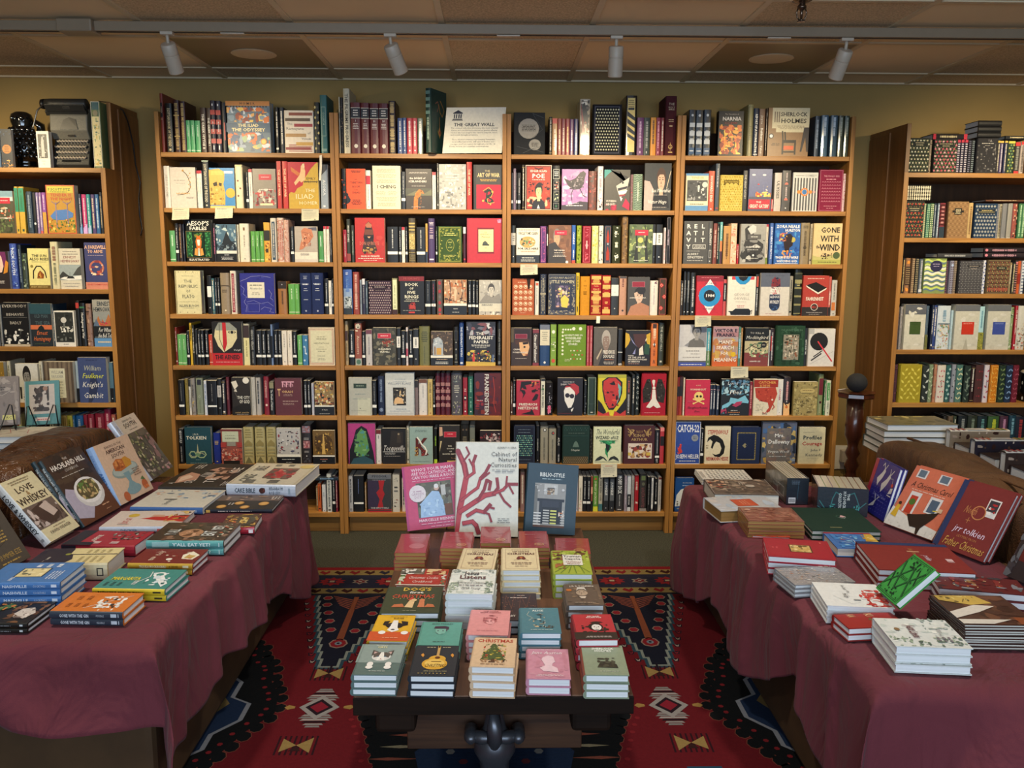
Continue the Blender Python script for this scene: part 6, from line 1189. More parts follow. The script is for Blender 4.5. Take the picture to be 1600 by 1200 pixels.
R_(5, 3, '''
h 62 92 570 8a2c28|r 1c1414 0 100 50 76
h 94 120 568 a83a30|r 1c1414 0 100 50 76; r 3a1c1c 0 100 76 100
p 124 136 575 d8ccb8|b 2 14 30 0 100 0 100 9a8a70
P 142 360 590 c02c48 t=0.025|t e0c8a0 34 70 82 86 KURT; T e8d8b8 8 94 70 76 VONNEGUT; e e8c878 54 54 19; r e8c878 44 64 44 52; e 1c1214 48 54 5; e 1c1214 62 54 5; l e8c878 4 34 46 74 34; l e8c878 4 74 46 34 34; e e8c878 34 46 4; e e8c878 74 34 4; e e8c878 34 34 4; e e8c878 74 46 4; i 3a1420 8 92 19 27 Slaughterhouse; i 3a1420 32 66 9 16 Five; x c85a6a 6 34 38 42 2|pink red cover with a yellow skull and bones
p 366 388 640 1f2a40|z e0e0e0 20 80 46; r c8a8a8 10 90 84 86
p 392 416 640 1f2a40|z e0e0e0 20 80 46; r c8a8a8 10 90 84 86
p 420 446 642 1f2a40|z e0e0e0 20 80 46; r c8a8a8 10 90 84 86
P 456 712 585 23262c t=0.028|b 3 80 8 2 98 56 98 7ab0c8 3a5a70 a8c8d4 4a7890 2c3a48; p 7ab8d0 2 4 6 28 30 38 34 50 60 46 84 56 98 40 96 34 76 36 66 30 40 34 26 24 10 20; p a83a5a 40 28 56 38 76 40 70 30 54 24; b 6 10 6 2 22 6 20 6aa8c0 a83a5a; p 23262c 20 2 96 2 96 32 60 18 40 22 24 14; i f0f0ec 18 60 84 95 Lord; i f0f0ec 68 92 84 92 of the; i f0f0ec 16 84 58 72 Flies; x c8783a 26 70 8 11 1; x c8c8c4 30 70 3 5 1; x b8b8b4 36 60 13 16 1|black and turquoise cover with brushed white title
p 716 742 610 8a2434|z e8a8a0 20 90 40
P 748 962 585 d6ccb4 t=0.028|r 9a2f24 0 100 78 98; T d8a050 14 94 87 95 CATCHER; T d8a050 24 66 78 86 IN THE RYE; p b04030 4 76 90 78 98 60 88 40 80 28 70 12 60 8 56 14 66 22 60 36 30 40 10 50; b 3 26 4 14 80 40 74 c85a40 8a2a20; l b04030 4 74 40 88 24 80 18; e e0d8c8 78 44 4; b 4 14 5 10 44 14 34 b8ae94 c8beA4; l b04030 2.5 40 10 50 6 60 14; T 2c2820 12 86 3 7 BY J D|cream cover with a large red painted horse shape
p 966 1016 590 dcd8d0|V b83440 24 60 34 82 CATCHER; e 999 50 8 8; v 8a8ac0 60 86 50 90 X|white spine with red title
p 1020 1078 570 2c2428|z d8d4cc 34 90 18; b 3 12 20 4 96 4 30 d8a060 e8c890; z c88a8a 40 88 40; p e0b078 0 34 50 24 100 34 100 0 0 0; e c86a30 50 22 22|dark spine with an orange fox coloured foot
P 1104 1316 610 9a8a58 t=0.03|b 3 90 8 1 99 1 99 a89860 7a6c40 b8a870 6a5c38 8c7c4c; b 4 50 3 1 99 1 60 4a4430 c0b080; r b8a46a 28 82 68 80; p b8a46a 24 74 30 80 30 68; p b8a46a 88 74 80 80 80 68; x 6a5430 34 78 73 77 1|khaki ornamented cover with a small cartouche
h 1328 1374 545 7c8458|r 6a2430 10 90 50 90; e 4a1c24 50 32 24; z a8a880 5 28|
p 1382 1396 600 3a6a3c|
p 1398 1436 600 c8ccb8|r 3a8a44 10 80 44 94; v 3a3a34 25 75 18 38 HARD; z e0e8d8 46 92 20; e 555 50 8 14|white and green spine
''')
R_(6, 0, '''
p 116 158 120 18181a|V d8d4cc 14 80 60 96 BEOWULF; z aaa 5 50 30|black spine with angular white title
C 172 410 100 1f4450 t=0.035|t c8c8b8 30 60 78 84 J.R.R.; T d0ccbc 8 84 66 77 TOLKIEN; p a8a888 46 36 49 56 52 36 60 28 40 28; l 9ab088 4 16 26 24 34 36 34 44 24 56 18 70 18 80 26 74 34 60 34 50 26 38 18 24 18 16 26; l c8c8a8 1.5 20 26 28 20 40 22 52 30 64 30 74 26; e 6a8a6a 49 26 10 0.6; x 9ab0a8 38 60 11 13 1; x 8aa0a0 14 86 2 4 1|deep teal cover with a knotted green emblem
c 424 486 155 1c2c7c|x c8a860 20 80 62 76 3; r c8a860 40 60 6 9|blue clothbound spine with gold lines
P 496 686 118 8a4a40 t=0.03|r 1d1a18 10 86 0 10; r b8bca0 8 84 64 94; r 6a2c2c 0 100 94 100; x 8a8c78 20 70 80 84 1; x 8a8c78 14 78 70 78 1; r 8a8478 30 70 52 64; b 3 60 10 1 99 10 44 b05a48 d08a78 7a3430 a84438 c8a090; r a03a34 0 24 48 62; r a03a34 78 100 48 62|cover of red figures under a pale label
h 694 782 102 a89c6c|p 8a7c4c 10 56 50 66 90 56 90 48 10 48; x 8a7c4c 14 86 70 96 4; h 9a8c5c 3 8 92 20 42; e 5a5434 50 12 14; p 6a6444 10 2 50 20 90 2
h 794 884 102 a89c6c|p 8a7c4c 10 56 50 66 90 56 90 48 10 48; x 8a7c4c 14 86 70 96 4; h 9a8c5c 3 8 92 20 42; e 5a5434 50 12 14; p 6a6444 10 2 50 20 90 2
h 896 982 102 a89c6c|p 8a7c4c 10 56 50 66 90 56 90 48 10 48; x 8a7c4c 14 86 70 96 4; h 9a8c5c 3 8 92 20 42; e 5a5434 50 12 14; p 6a6444 10 2 50 20 90 2
P 992 1204 108 b0aca8 t=0.024|r 15161a 0 100 0 20; r e4e0d4 0 100 20 27; b 3 40 6 6 94 30 92 3a3438 6a5a5a 8a3a40 4a4a60 c8c4c0; b 9 20 4 6 94 30 92 2a2424 7a4a48; x d0d0cc 20 76 12 15 1; x c8c8c4 34 66 4 6 1|white cover scattered with small mounted warriors
h 1212 1296 85 2a2628|r 7c5a60 6 94 80 98; b 3 16 14 8 92 82 97 a87a80 8a8a9a; x c8c0bc 15 85 62 68 2; r 8a5a5e 14 90 40 60; b 4 12 12 16 88 42 58 a83a44 c89a98; x b8b0ac 20 80 28 34 2; e ddd 50 20 6; b 5 8 14 10 90 3 16 4a4a52|dark box spine with small framed pictures
P 1312 1508 130 6a5028 t=0.024|r 15161a 0 100 0 22; r e4e0d4 0 100 22 26; e 4a3418 50 62 42; b 3 50 6 12 88 30 94 a07a38 c8a058 3a2810 7a5a24 c89a44; p c8a058 42 30 48 90 52 90 58 30; x c87a6a 30 70 13 16 1; x d0d0cc 40 60 8 10 1|cover with a bronze relief roundel above a black foot
''')
R_(6, 1, '''
P 112 356 65 a83878 t=0.03|p 17181c 4 0 6 34 20 60 30 84 50 94 70 86 82 60 92 30 98 0; p 5a8a4e 22 30 30 70 50 88 68 74 78 34 60 20 40 18; b 3 30 7 24 76 20 84 3a6a4a 7aa86a 2a4038 4a8a8a; p 2a4a54 8 0 20 14 60 20 90 10 92 0|magenta cover with a rugged green and black shape
p 362 406 125 d0ccc8|r 6a2424 0 100 88 100; z 777 74 84 24; e 888 50 8 12|white paperback with dark red top
P 414 628 110 1a1716 t=0.025|p 2c2622 30 40 90 40 88 90 40 94; p 3c342c 62 60 80 60 78 88 66 88; e 9a8a70 70 84 4; i dcd8d4 4 94 36 54 Tocqueville; r dcd8d4 4 96 34 35; x a8a4a0 8 60 26 32 2; x 8a8480 8 76 20 24 1|black cover with white script title
p 634 654 95 d0c8b0|
P 658 866 98 8fa8a4 t=0.025|x 5a6a68 24 76 86 93 2; T 5a2420 22 80 20 76 K; b 3 12 8 22 36 22 46 c8a860 8a6a3a; b 5 12 8 50 76 22 40 8a3430 5a1c1c; l ece8e0 6 34 72 44 64 52 54 66 46 74 36 70 26; x 6a7a78 10 90 6 8 1|pale blue cover with one large ornate letter
p 876 904 120 1c1d18|V a8d83a 24 76 40 90 FRIEDMAN; r b8d83a 0 100 0 12|black spine with lime lettering
P 918 1106 85 2a2624 t=0.03|p c8a088 4 72 20 74 18 96 4 96; p c8b890 4 30 16 60 8 60; r b8283c 26 84 70 84; o d88a90 1 26 84 70 84; x f0c0c0 40 70 76 80 1; T d8d4c8 40 66 45 49 THE; T d8d4c8 36 76 38 42 COUNT; T d8d4c8 50 64 31 35 OF; T d8d4c8 14 94 24 28 MONTE CRISTO; b 3 14 6 60 96 6 22 b08a5a 6a4a34; r c8b060 40 90 5 9|charcoal cover with red plate and white capitals
h 1112 1190 75 1a1814|x 8a8068 20 80 40 70 6; e 5a4c3c 30 86 12; e 5a4c3c 70 86 12|black decorated spine
p 1194 1240 90 6c7068|b 3 8 16 10 90 50 64 a89a6a 2a2a24; r 3a3a34 0 100 0 40
P 1284 1478 130 2c2024 t=0.02|r 15161a 0 100 0 20; r e4e0d4 0 100 20 26; b 3 70 8 1 99 26 92 7a3438 3a2a2c b09a9a 5a2428 8a6a70 c8b8b8|dark crowd painting cover in shade
''')
R_(6, 2, '''
C 98 290 85 1b2236 t=0.03|o 4a5a74 1 4 96 3 97; g d 9 10 3.6 12 88 20 76 6aa8a0 9ac8b0 4a8088; x 6a7a8c 18 82 88 91 1; x 6a7a8c 18 82 80 84 1; x 5a6a7c 18 82 10 13 1|navy cover with a field of mint hearts
p 302 330 95 16181c|V b8b8b0 24 70 20 80 FOUNDATION; e ddd 50 8 14
h 338 408 95 8e8a7c|e 3a3a3c 56 90 22; e dcdcd8 56 90 14; z 6a6658 15 70 24; e 4a4640 50 12 8|grey hardcover with a dark circle top
h 414 478 118 8e8a7c|e 3a3a3c 56 88 24; e b84a44 60 88 12; z 6a6658 15 70 24; e 4a4640 50 12 8|grey hardcover with a dark circle and red centre
h 484 520 105 15161a|V c8c4bc 20 74 30 92 ATLAS; z aaa 5 26 40
C 532 774 85 1d3432 t=0.035|r 4a4030 4 96 0 20; g f 12 4 2.6 4 96 2 18 8a7858; g f 10 2 3 6 94 86 96 2c4a48 3a5a58; x 4a5a54 14 90 78 82 1; p 5a7068 38 44 62 44 56 56 50 60 44 56; i d0d4c8 32 64 33 40 Utopias; r 2a4442 4 96 72 74|dark green cover with small white script
h 780 802 130 28241f|g d 1 9 26 10 90 3 97 6a604a
P 808 1056 98 cfd2ae t=0.025|i 1f2a22 8 92 78 96 The Wonderful; T 1f2a22 8 72 66 77 WIZARD of; T 1f2a22 72 90 66 76 OZ; p 2c8a54 20 64 80 64 60 52 66 46 52 30 54 16 44 28 42 40 50 52; b 3 14 6 24 78 56 64 4aa870 1f6a40; p 1c2420 44 56 60 50 58 40 50 30 46 40; p 2a2e2c 6 8 14 16 26 22 40 18 52 8 44 10 36 16 24 10; p 2a2e2c 54 8 62 18 76 22 88 16 94 8 84 10 72 14 62 10; r 1f2a22 6 94 5 6; x 3a5a44 20 88 62 64 1|pale green cover with a dark swirling tornado
h 1062 1068 340 c8c4a8|
H 1074 1352 85 451f22 t=0.04|l b0905a 3 14 92 24 84 20 72 34 88; l b0905a 3 86 92 76 84 80 72 66 88; b 3 10 5 14 34 74 90 b0905a 8a6a3a; b 4 10 5 68 90 74 90 b0905a 8a6a3a; t a08050 40 62 80 88 TALES OF; T a88a58 30 70 70 79 KING; T a88a58 12 90 60 68 ARTHUR; r d4c4b4 16 92 14 54; b 6 40 8 20 88 16 52 4a3228 7a4a34 2c201c b89058 8a3a30 c8a878; r c8a84a 16 26 22 30; r c8a84a 74 88 22 30|maroon cover with gold beasts and a battle picture
p 1358 1398 125 1a1a1e|r e0dcd4 0 100 18 24; V c8c8c4 30 76 3 16 QU; z aaa 30 92 22
p 1402 1438 105 a83038|r 1c1414 0 100 50 76; r d87a78 0 100 90 100|red spine with a black block at right end
''')
R_(6, 3, '''
P 92 318 50 2f4a94 t=0.03|o e0e0e4 1.8 0 100 0 100; T e4e4e8 6 94 74 95 CATCH-22; e 8a8e94 78 62 14; x 5a5e64 70 86 58 66 2; p c83a34 16 42 26 48 24 36 30 28 18 24 10 34; b 3 10 4 8 28 24 48 c83a34 e05a4a; T e4e4e8 4 96 12 24 JOSEPH HELLER; x c8ccd8 14 86 5 9 1|blue cover with tall white title and red falling figure
p 322 348 110 15161a|@|
P 358 576 90 d8ccae t=0.025|T a83428 10 90 78 92 STEPPENWOLF; p 1c1a18 12 70 34 78 52 74 70 64 80 46 76 28 60 18 40 20 30 28 44 24 60 28 66 42 58 56 44 60 36 52 30 40 24 44 30 60 20 66 8 58; T a83428 6 94 8 20 HERMANN HESSE; x 8a7a5a 4 14 40 52 2|cream cover with a curled black wolf and red lettering
C 586 832 95 1d2a4c t=0.035|o 4a4434 4 18 86 10 86; g s 12 1 1.6 20 84 11 13 9a8c5c; g s 12 1 1.6 20 84 83 85 9a8c5c; g s 1 16 1.6 19 23 12 84 9a8c5c; g s 1 16 1.6 81 85 12 84 9a8c5c; r 182444 26 78 17 79; g d 1 1 9 42 62 40 60 8a8468; e 182444 52 50 3; r 16203c 0 3 0 100|navy leather cover with a gilt frame and central diamond
P 846 1142 55 5e6478 t=0.03 m=wrap|b 3 60 12 1 99 1 99 4a6a9a b0904a 3a4a5c 8a9ab0 c8b070 2c3444; r 6f6a68 14 84 6 86; b 4 40 8 15 83 7 85 7a6660 5c5a5c 8a7a70 6a6268; T e4e4e4 36 64 64 74 Mrs.; T e4e4e4 18 80 48 60 Dalloway; t e4e4e4 18 80 26 34 Virginia Woolf; x c8c8c8 18 78 16 20 1|grey shrink wrapped cover framed in blue and ochre feathers
P 1166 1388 98 cfc6a4 t=0.03|x a8a088 12 60 85 88 1; T 2a3840 8 94 66 79 Profiles; T b03a34 6 94 50 62 Courage; t 4a5058 40 92 34 42 John F; t 4a5058 26 92 20 30 Kennedy; x b8b098 32 80 14 16 1|cream cover with blue and red serif words
''')
R_(7, 0, '''
p 1330 1348 640 8a6a3a y=0.03|
p 1352 1380 610 c05c2c y=0.01|
p 1392 1424 620 ccd0d4|V 8a98a8 30 70 40 90 SAGA; e 555 50 5 14
p 1438 1478 520 c8ccc8|V 3a3c40 24 76 14 90 THE WORLDLY ARTHUR; r 555 20 80 4 8
p 1486 1512 540 15161a|@|
p 1516 1530 545 8a2c40|
''')
R_(7, 1, '''
p 116 152 540 b8b8b8|V 2c2c30 22 74 25 92 MONTE BALTHASAR; h 555 2 20 80 4 9
p 160 250 540 15161a|r e6e6e0 0 100 22 27; z 6a7aaa 50 92 8|
h 258 274 600 9a7444|
P 288 498 520 3a3c40 t=0.028|r 6a6e78 0 100 88 100; T 2c3038 6 94 91 98 FYODOR; r 3a3048 0 46 12 84; p a82a30 46 84 72 84 64 60 72 48 60 30 66 12 40 12 50 34 36 52 50 62; r a82a30 0 100 0 4; r a82a30 0 100 6 8; T b8b4b4 4 96 9 14 THE BROTHERS; x a8a8b0 14 84 84 86 1|charcoal cover with a jagged red stripe
p 508 570 525 c4bfb4|r 3a3a3a 24 74 64 68; r 6a6a6a 20 78 54 58; b 3 5 14 15 85 14 34 8a3a2c 3a3430; b 4 5 10 20 80 80 92 7a7a7a|cream spine with small insect drawings
p 590 620 560 c8b8b0|
''')
R_(7, 2, '''
p 160 196 505 8a6a68|
p 655 674 540 b0a8b0|b 3 10 30 10 90 5 95 d8a0b0 8a8a9a
p 680 714 540 d8d0c0|V 8a8068 24 70 20 80 PALE NOTES; b 3 6 16 10 90 8 30 c85a6a
p 718 750 545 15161a|@|
p 752 786 545 15161a|@|
p 788 804 540 8a4a3c|r 15161a 0 100 0 30; r d8a080 0 100 50 70
p 808 852 540 5a8a34|r c8c83a 0 100 0 14; e c85a34 50 92 22; V d0d8a8 22 76 20 86 SHIRLEY JACKSON|green spine with orange spot and lime foot
p 858 894 530 b8b09a|r 3a6a70 0 100 0 20; e 5a4a40 50 90 20; V 5a5648 22 76 28 84 ONE FLEW OVER
p 900 946 550 26282c|r 5c6064 10 90 32 96; V e0e0dc 24 80 40 94 JUNGLE; e ddd 50 11 8|first dark spine with grey panel and white vertical title
p 952 998 550 26282c|r 5c6064 10 90 32 96; V e0e0dc 24 80 40 94 JUNGLE; e ddd 50 11 8|second dark spine with grey panel and white vertical title
h 1012 1080 525 38383a|V e4e4e0 20 84 48 96 MOBY DICK; z aaa 12 44 14; x ddd 20 80 3 7 1|thick charcoal spine with large white title
p 1086 1110 540 8a808c|z c8c0c8 20 90
p 1114 1146 540 c4c8cc|r 1c1d20 0 100 12 48; z ddd 18 44 24
p 1150 1174 540 9a9490|z 777 20 90
p 1178 1214 535 9a1c24|V f0d8c8 24 76 50 92 COMES; T f0e8d8 16 84 4 44 1984|red spine with stacked white numerals
h 1222 1286 525 33302e|r 5c6a44 20 80 84 96; e 5a5c4c 50 74 24; V 7a4a4c 22 76 10 64 LOLITA NOTES; r 8a8480 0 100 0 8|dark thick spine with small green square
p 1292 1312 545 1c1c1e|z 888 20 80
p 1316 1354 550 1a1c22|p e0e0e0 30 12 50 4 70 12 70 98 30 98; z 3a3a3a 20 90 18|black spine with a white blade shaped panel
p 1358 1376 560 15161a|@|
p 1388 1414 550 b8b4b0|z 777 20 90; r 5a2424 0 100 94 100
''')
R_(7, 3, '''
p 84 98 530 1c1e22|z aaa 10 90
K 102 262 535 1f4c8c t=0.03|r 1f4c8c 0 100 0 100; p d8dcdc 0 16 8 50 30 66 60 72 100 68 100 20; b 3 20 12 10 98 4 46 2c2c28 5a4a3a 8a8a84 c8ccc8; r 16386c 0 100 0 4; t c8d4e8 34 94 84 88 FICCIONES; x a8b8d8 34 96 76 80 1|blue cover with a white mountain and dark trees
''')
flush()
# horizontal book lying over the bottom shelf row, first bookcase
# ================= side bookcases =================
LB = [(0, 140, 4.615), (0, 360, 4.615), (0, 560, 6.0)]
def L_(blk, base, zi, data): shelf(LB[blk], base, ZL[zi], YL, '%s shelf, left edge bookcase' % ORD[zi], data, -2.95, -1.852-TH-0.004, 'books in the bookcase at the left edge', 0.40)
L_(0, 550, 0, '''
P -70 12 300 3a5a7a|b 3 20 12 4 96 4 96 5a7a98 2a3a5a c8b89a|blue picture book cut by the left frame edge
P 18 100 285 1d2430 t=0.02|e b8783a 52 48 40; e 8a5424 52 48 36; e b8783a 52 48 34; x 5a3418 30 74 40 56 4; x 5a3418 36 68 58 62 1; b 3 24 8 2 98 0 20 b8702c d89848 3a2418 e8b060; b 5 10 8 4 96 82 98 2a3a54 4a5a74|dark blue cover with a round copper medallion
P 276 368 300 ddd8cc t=0.03|r 2a2a2a 14 84 26 92; b 3 36 8 15 83 27 91 6a6a6a b8b8b4 1a1a1a 8a8a88; p b8b4ac 36 30 62 30 60 70 54 84 44 84 38 70; x a8a49c 34 66 16 20 1; x a8a49c 40 60 9 12 1|white cover with a small black and white photograph
h 652 718 76 6a7a50 y=0.04|r 2a5a60 12 88 88 100; r d8c890 8 92 4 78; b 3 30 16 14 86 5 76 8a9a6a c8a850 4a6a5a; e 8a8060 50 83 30; o e0d8c0 5 0 100 0 100|tall green and cream spine standing by the typewriter
''')
L_(0, 1010, 1, '''
P -60 112 730 4a4a38 t=0.02|r 7a9aa8 0 100 86 100; r b8c8c8 0 100 76 86; r b8283c 36 88 70 84; x f0c8c8 48 78 75 79 1; b 3 40 7 4 98 28 62 c85a3a e0d8c8 8a3428 d8a88a; b 4 50 6 0 100 0 34 4a5a38 2c3a24 6a7a4a; T e0d8c8 34 96 34 38 A FAREWELL|green park cover with a red plate
h 122 148 700 c8a03c|r 2a8a6a 0 100 46 97; r c8a03c 0 100 0 46; z 2a6a4a 50 92 40; r 2a4a3a 30 70 4 9
h 150 190 700 c8a03c|r 2a8a6a 0 100 46 97; r c8a03c 0 100 0 46; z 2a6a4a 50 92 40; r 2a4a3a 30 70 4 9
h 200 244 735 2a3c4c|z 8a9aa8 14 92; o 4a5a6a 6 8 92 4 96
p 248 270 742 1c1e24|e ddd 50 24 40
p 272 290 742 8a7aa8|z e8e0e8 14 90 40
p 294 312 742 9a7aa8|z e8e0e8 14 90 40; r c85a5a 0 100 0 6
p 316 344 742 8a4a9a|r c8963c 0 100 0 52; z e0c8e0 58 94 40
P 352 556 688 b8882c t=0.04|o c04a2c 2.5 0 100 0 100; r c8b83a 4 96 84 97; T 4a6a2a 8 86 88 94 F SCOTT FITZ; x 4a6a2a 10 78 84.5 87 1; T b84a2c 12 92 76 83 TENDER IS; T b84a2c 14 92 68 75 THE NIGHT; p 4a78b8 10 36 30 48 70 50 92 42 90 34 60 28 20 28; l 8a7a9a 3 32 12 32 64; l 8a7a9a 3 72 14 72 64; l 6a5a8a 2 18 66 32 60 46 66; l 6a5a8a 2 58 66 72 60 86 66; b 3 60 5 4 96 3 30 6a8a3c c8542c e8c85a 4a6a2c d8883c|gold poster cover with lilac trees by a blue lake
p 574 592 752 2a3448|z c8c8d8 14 90 40; p 6a98c8 0 0 100 0 100 26 0 14
p 596 628 755 b82a6a|z f0c8d8 14 90 36; p c8a0d8 0 0 100 0 100 26 0 14
p 632 658 755 2a8a8a|z c8e8e8 14 90 36; p a0b8d8 0 0 100 0 100 22 0 14
p 662 688 755 4a3a6a|z e0c8a8 14 90 46
p 692 718 755 2a5a8a|z c8d8e8 14 90 46
h 726 746 740 1c1a18|z b8a888 14 90 40
''')
L_(1, 413, 2, '''
P -40 78 150 2a2224 t=0.02|p e0c0b0 0 40 56 44 70 62 60 84 40 98 0 98; p 6a2a5a 40 98 84 98 90 70 70 56 60 84; p c83a34 30 58 48 60 40 54; p c8822c 64 40 90 44 100 70 84 76; x e0d8d0 6 70 14 22 3|dark cover with a pale half face
h 84 134 95 3a50a0|b 3 30 18 3 97 3 97 5a78c8 2a3a84 8aa8d8; V d8e0f0 24 76 30 90 NICK SOUTH|blue watery spine
h 138 164 105 1f2a34|z 8a9aa8 14 90 30
h 168 206 165 3a4438|b 3 20 24 10 90 5 95 6a8a5a 9aa890 2a3228
P 216 368 130 e0d48c t=0.03|r 6a5020 0 100 0 9; T 1f1c14 22 92 78 86 THE SUN; T 1f1c14 10 100 70 78 ALSO RISES; x 6a6440 16 92 66 68 1; e 8a7a3c 18 56 7; l 2a2018 5 22 26 24 44 40 56 60 56 78 44 84 28; p 8a4a1c 40 26 70 26 74 36 56 46 44 38; p c88a3a 46 28 62 28 56 42; T c8b070 8 88 3 7 ERNEST HEMINGWAY; e 1f1c14 50 30 3|yellow cover with a sailing boat inside an arch
h 374 430 82 cfc6a0|r 8a4a3a 30 70 60 62; z 8a5a4a 60 90 50; z 7a7a60 8 55 36|thick cream hardcover
P 440 596 130 d0c8b4 t=0.03|x 8a847a 20 84 90 95 1; x 8a847a 16 90 84 88 1; t 8a3a3a 18 84 75 82 ERNEST; t 8a3a3a 8 94 65 73 HEMINGWAY; r 9aa4a4 0 100 22 60; p 3a3c3c 0 34 16 44 34 36 50 30 0 24; p 4a4c4a 60 34 84 52 100 58 100 34; p e8e4dc 0 26 40 22 100 24 100 34 50 30 20 30; p 2a2c2e 30 26 70 26 60 32 40 32; l 2a2c2e 1 46 30 48 42; x a8a098 12 92 12 16 1; x a8a098 20 84 5 9 1|white cover with a fishing boat under hills
P 624 800 88 3c3f6c t=0.03|r c8806a 0 100 0 15; T b03a3a 6 96 8 12 ERNEST HEMINGWAY; T e0b090 4 96 86 95 A FAREWELL; T e0b090 16 80 77 85 TO ARMS; x 9a8a9a 14 84 71 74 1; e b86a54 50 46 32 1; e 3c3f6c 50 46 24 1; b 3 20 9 24 76 30 62 d8b090 b84a3a e8d0b0 8a3a3a|indigo cover with a ring of pale figures
''')
L_(1, 818, 3, '''
h -30 -4 530 5a5a5a|
h 0 16 540 7a7a78|b 3 8 24 5 95 5 60 b8b8b4 2a2a2a
P 34 222 520 151416 t=0.03|t b8b0a4 2 96 88 96 EVERYBODY; t b8b0a4 16 84 69 77 BEHAVES; t b8b0a4 28 72 50 58 BADLY; r b8a890 0 100 0 5; b 3 26 9 4 96 6 40 d8d4cc 8a8884 c8c4bc 3a3a38 e8e4dc; r 8a8884 4 96 66 66.5|black cover with white seated figures at a table
P 232 386 528 242a30 t=0.02|r 2a4a54 0 100 76 100; r c86a44 0 100 40 50; p e8a070 36 40 60 40 52 50 44 50; p 1a2224 30 38 66 38 60 46 50 50 40 46; T 4a5a60 20 84 66 76 OLD MAN; T 4a5a60 24 92 50 60 THE SEA; i d8703c 26 76 26 38 Ernest; i d8703c 10 90 12 25 Hemingway; x 4a5a3a 14 80 5 8 1|dark teal cover with an orange sunset strip
h 390 398 535 2a3a4a|
P 402 550 580 ddd8ce t=0.02|r 2a2c2a 6 94 12 96; b 3 20 9 8 92 16 92 3a3c3a 6a6c68 1c1c1c; e c8c4bc 48 74 14; b 5 22 7 30 92 40 56 e8e4dc c8c4b8; x 4a4a4a 38 66 5 8 1|white framed cover with a dark photograph
p 556 580 510 17181a|r b03a34 0 100 84 96
h 584 622 525 17191b|V d8d4cc 22 78 18 78 Hemingway at War; r 3a6a4a 0 100 88 92
h 628 668 530 8a6a5a|b 3 14 26 3 97 3 97 3a2a24 b89a84 6a4a3c
P 686 835 500 4a5258 t=0.03|r 9a968c 0 100 74 100; T 26303a 24 100 86 97 ERNEST; T 26303a 4 100 74 85 HEMINGWAY; r 8a8c88 0 100 52 74; p a8683c 10 44 28 66 42 50 50 60 60 48 84 70 100 52 100 40 10 40; p 5a6a80 0 44 16 60 34 44; b 5 16 6 30 90 42 54 b83a4a d87a3c 8a3a5a; r 1c1e22 0 100 22 44; i e8e4dc 24 100 30 42 For Whom; i e8e4dc 20 100 18 30 the Bell Tolls; r 5a8ab8 0 100 0 18; x c8b89a 10 96 6 14 1|cover with orange mountains and white script on black
''')
L_(2, 385, 4, '''
P -60 62 35 8a6a28 t=0.03|b 3 60 8 3 97 3 97 b08a3a 6a4a1c c8a04a 4a3014; r d8d0b8 0 40 20 70|ochre textured cover at the left frame edge
h 76 110 30 b8b098|z 7a7458 20 90 44
P 166 376 50 d0ccc2 t=0.025|F 8a8680 1f1c1a d8d4cc 14 86 0 98; b 3 16 5 30 70 4 30 8a8680 3a3834; r 2a2826 16 24 10 40|white cover with a black and white photo of a moustached man
h 384 418 30 c8c0aa|z 8a8268 20 92 40
P 430 706 32 6a5a4c t=0.04|s 54463a 9 2 98 0 100; s 7a6a58 6 6 92 0 100; r cfc9ae 20 72 12 84; T 9a968a 26 66 70 80 WILLIAM; T 9a968a 26 66 60 69 FAULKNER; x a8a490 28 66 20 54 5; x 9a9478 30 60 14 17 1|large brown bark textured cover with a tall cream panel
h 714 742 30 9aa8b0|r 15161a 0 100 0 34
P 750 1018 -8 3f4b74 t=0.045|p 2c3350 46 70 60 60 70 40 60 20 40 0 30 0 36 30; i b0b0a0 20 80 70 84 William; i cfcf4a 14 88 53 67 Faulkner; i dcd8d0 12 84 33 48 Knight's; i dcd8d0 14 82 9 24 Gambit; x 2a3050 30 70 93 96 1|blue cover with looping white and yellow script
p 1036 1072 40 4a6878|r 15161a 0 100 0 36; e ddd 50 10 12
p 1076 1104 150 15161a|
''')
L_(2, 880, 5, '''
h 160 210 530 c8c48a|z 8a3a3a 30 80 40
h 480 520 545 a8a48e|
h 524 576 540 c0baa4|
h 580 640 540 b89a58|s 8a6a30 3 10 90 5 95
h 645 695 540 cfc04a|z 6a5a1c 30 90 40
h 700 720 540 2a6a98|
h 724 790 540 2f6aa0|z c8d8e8 20 90 40
h 800 838 530 7a1c30|r e0d8d0 10 90 10 50
h 842 900 525 7a1c30|z c88a94 30 90 40
h 905 990 520 7a1c30|z c88a94 30 90 40
h 994 1056 480 8a1c3a|z d8a0a8 30 90 40
h 1060 1100 530 a85a50|
''')
RB = [(1340, 160, 5.0), (1340, 380, 4.285), (1300, 560, 5.0)]
def Q_(blk, base, zi, data): shelf(RB[blk], base, ZR[zi], YL, '%s shelf, right edge bookcase' % ORD[zi], data, 1.977+TH+0.004, 3.05, 'books in the bookcase at the right edge', 0.40)
FL = 'g f %d %d %s 2 98 2 98 %s; g l %d %d %s 4 96 4 96 %s'
def flo(a, b, sz, cols, g='5a6a48'): return 'g l %d %d %s 2 98 2 98 %s; g f %d %d %s 2 98 2 98 %s' % (a+2, b+2, sz*0.7, g, a, b, sz, cols)
P1 = 'r 262a26 16 84 76 90; x c8b890 22 78 84 88 1; x c8b890 30 70 78 82 1'
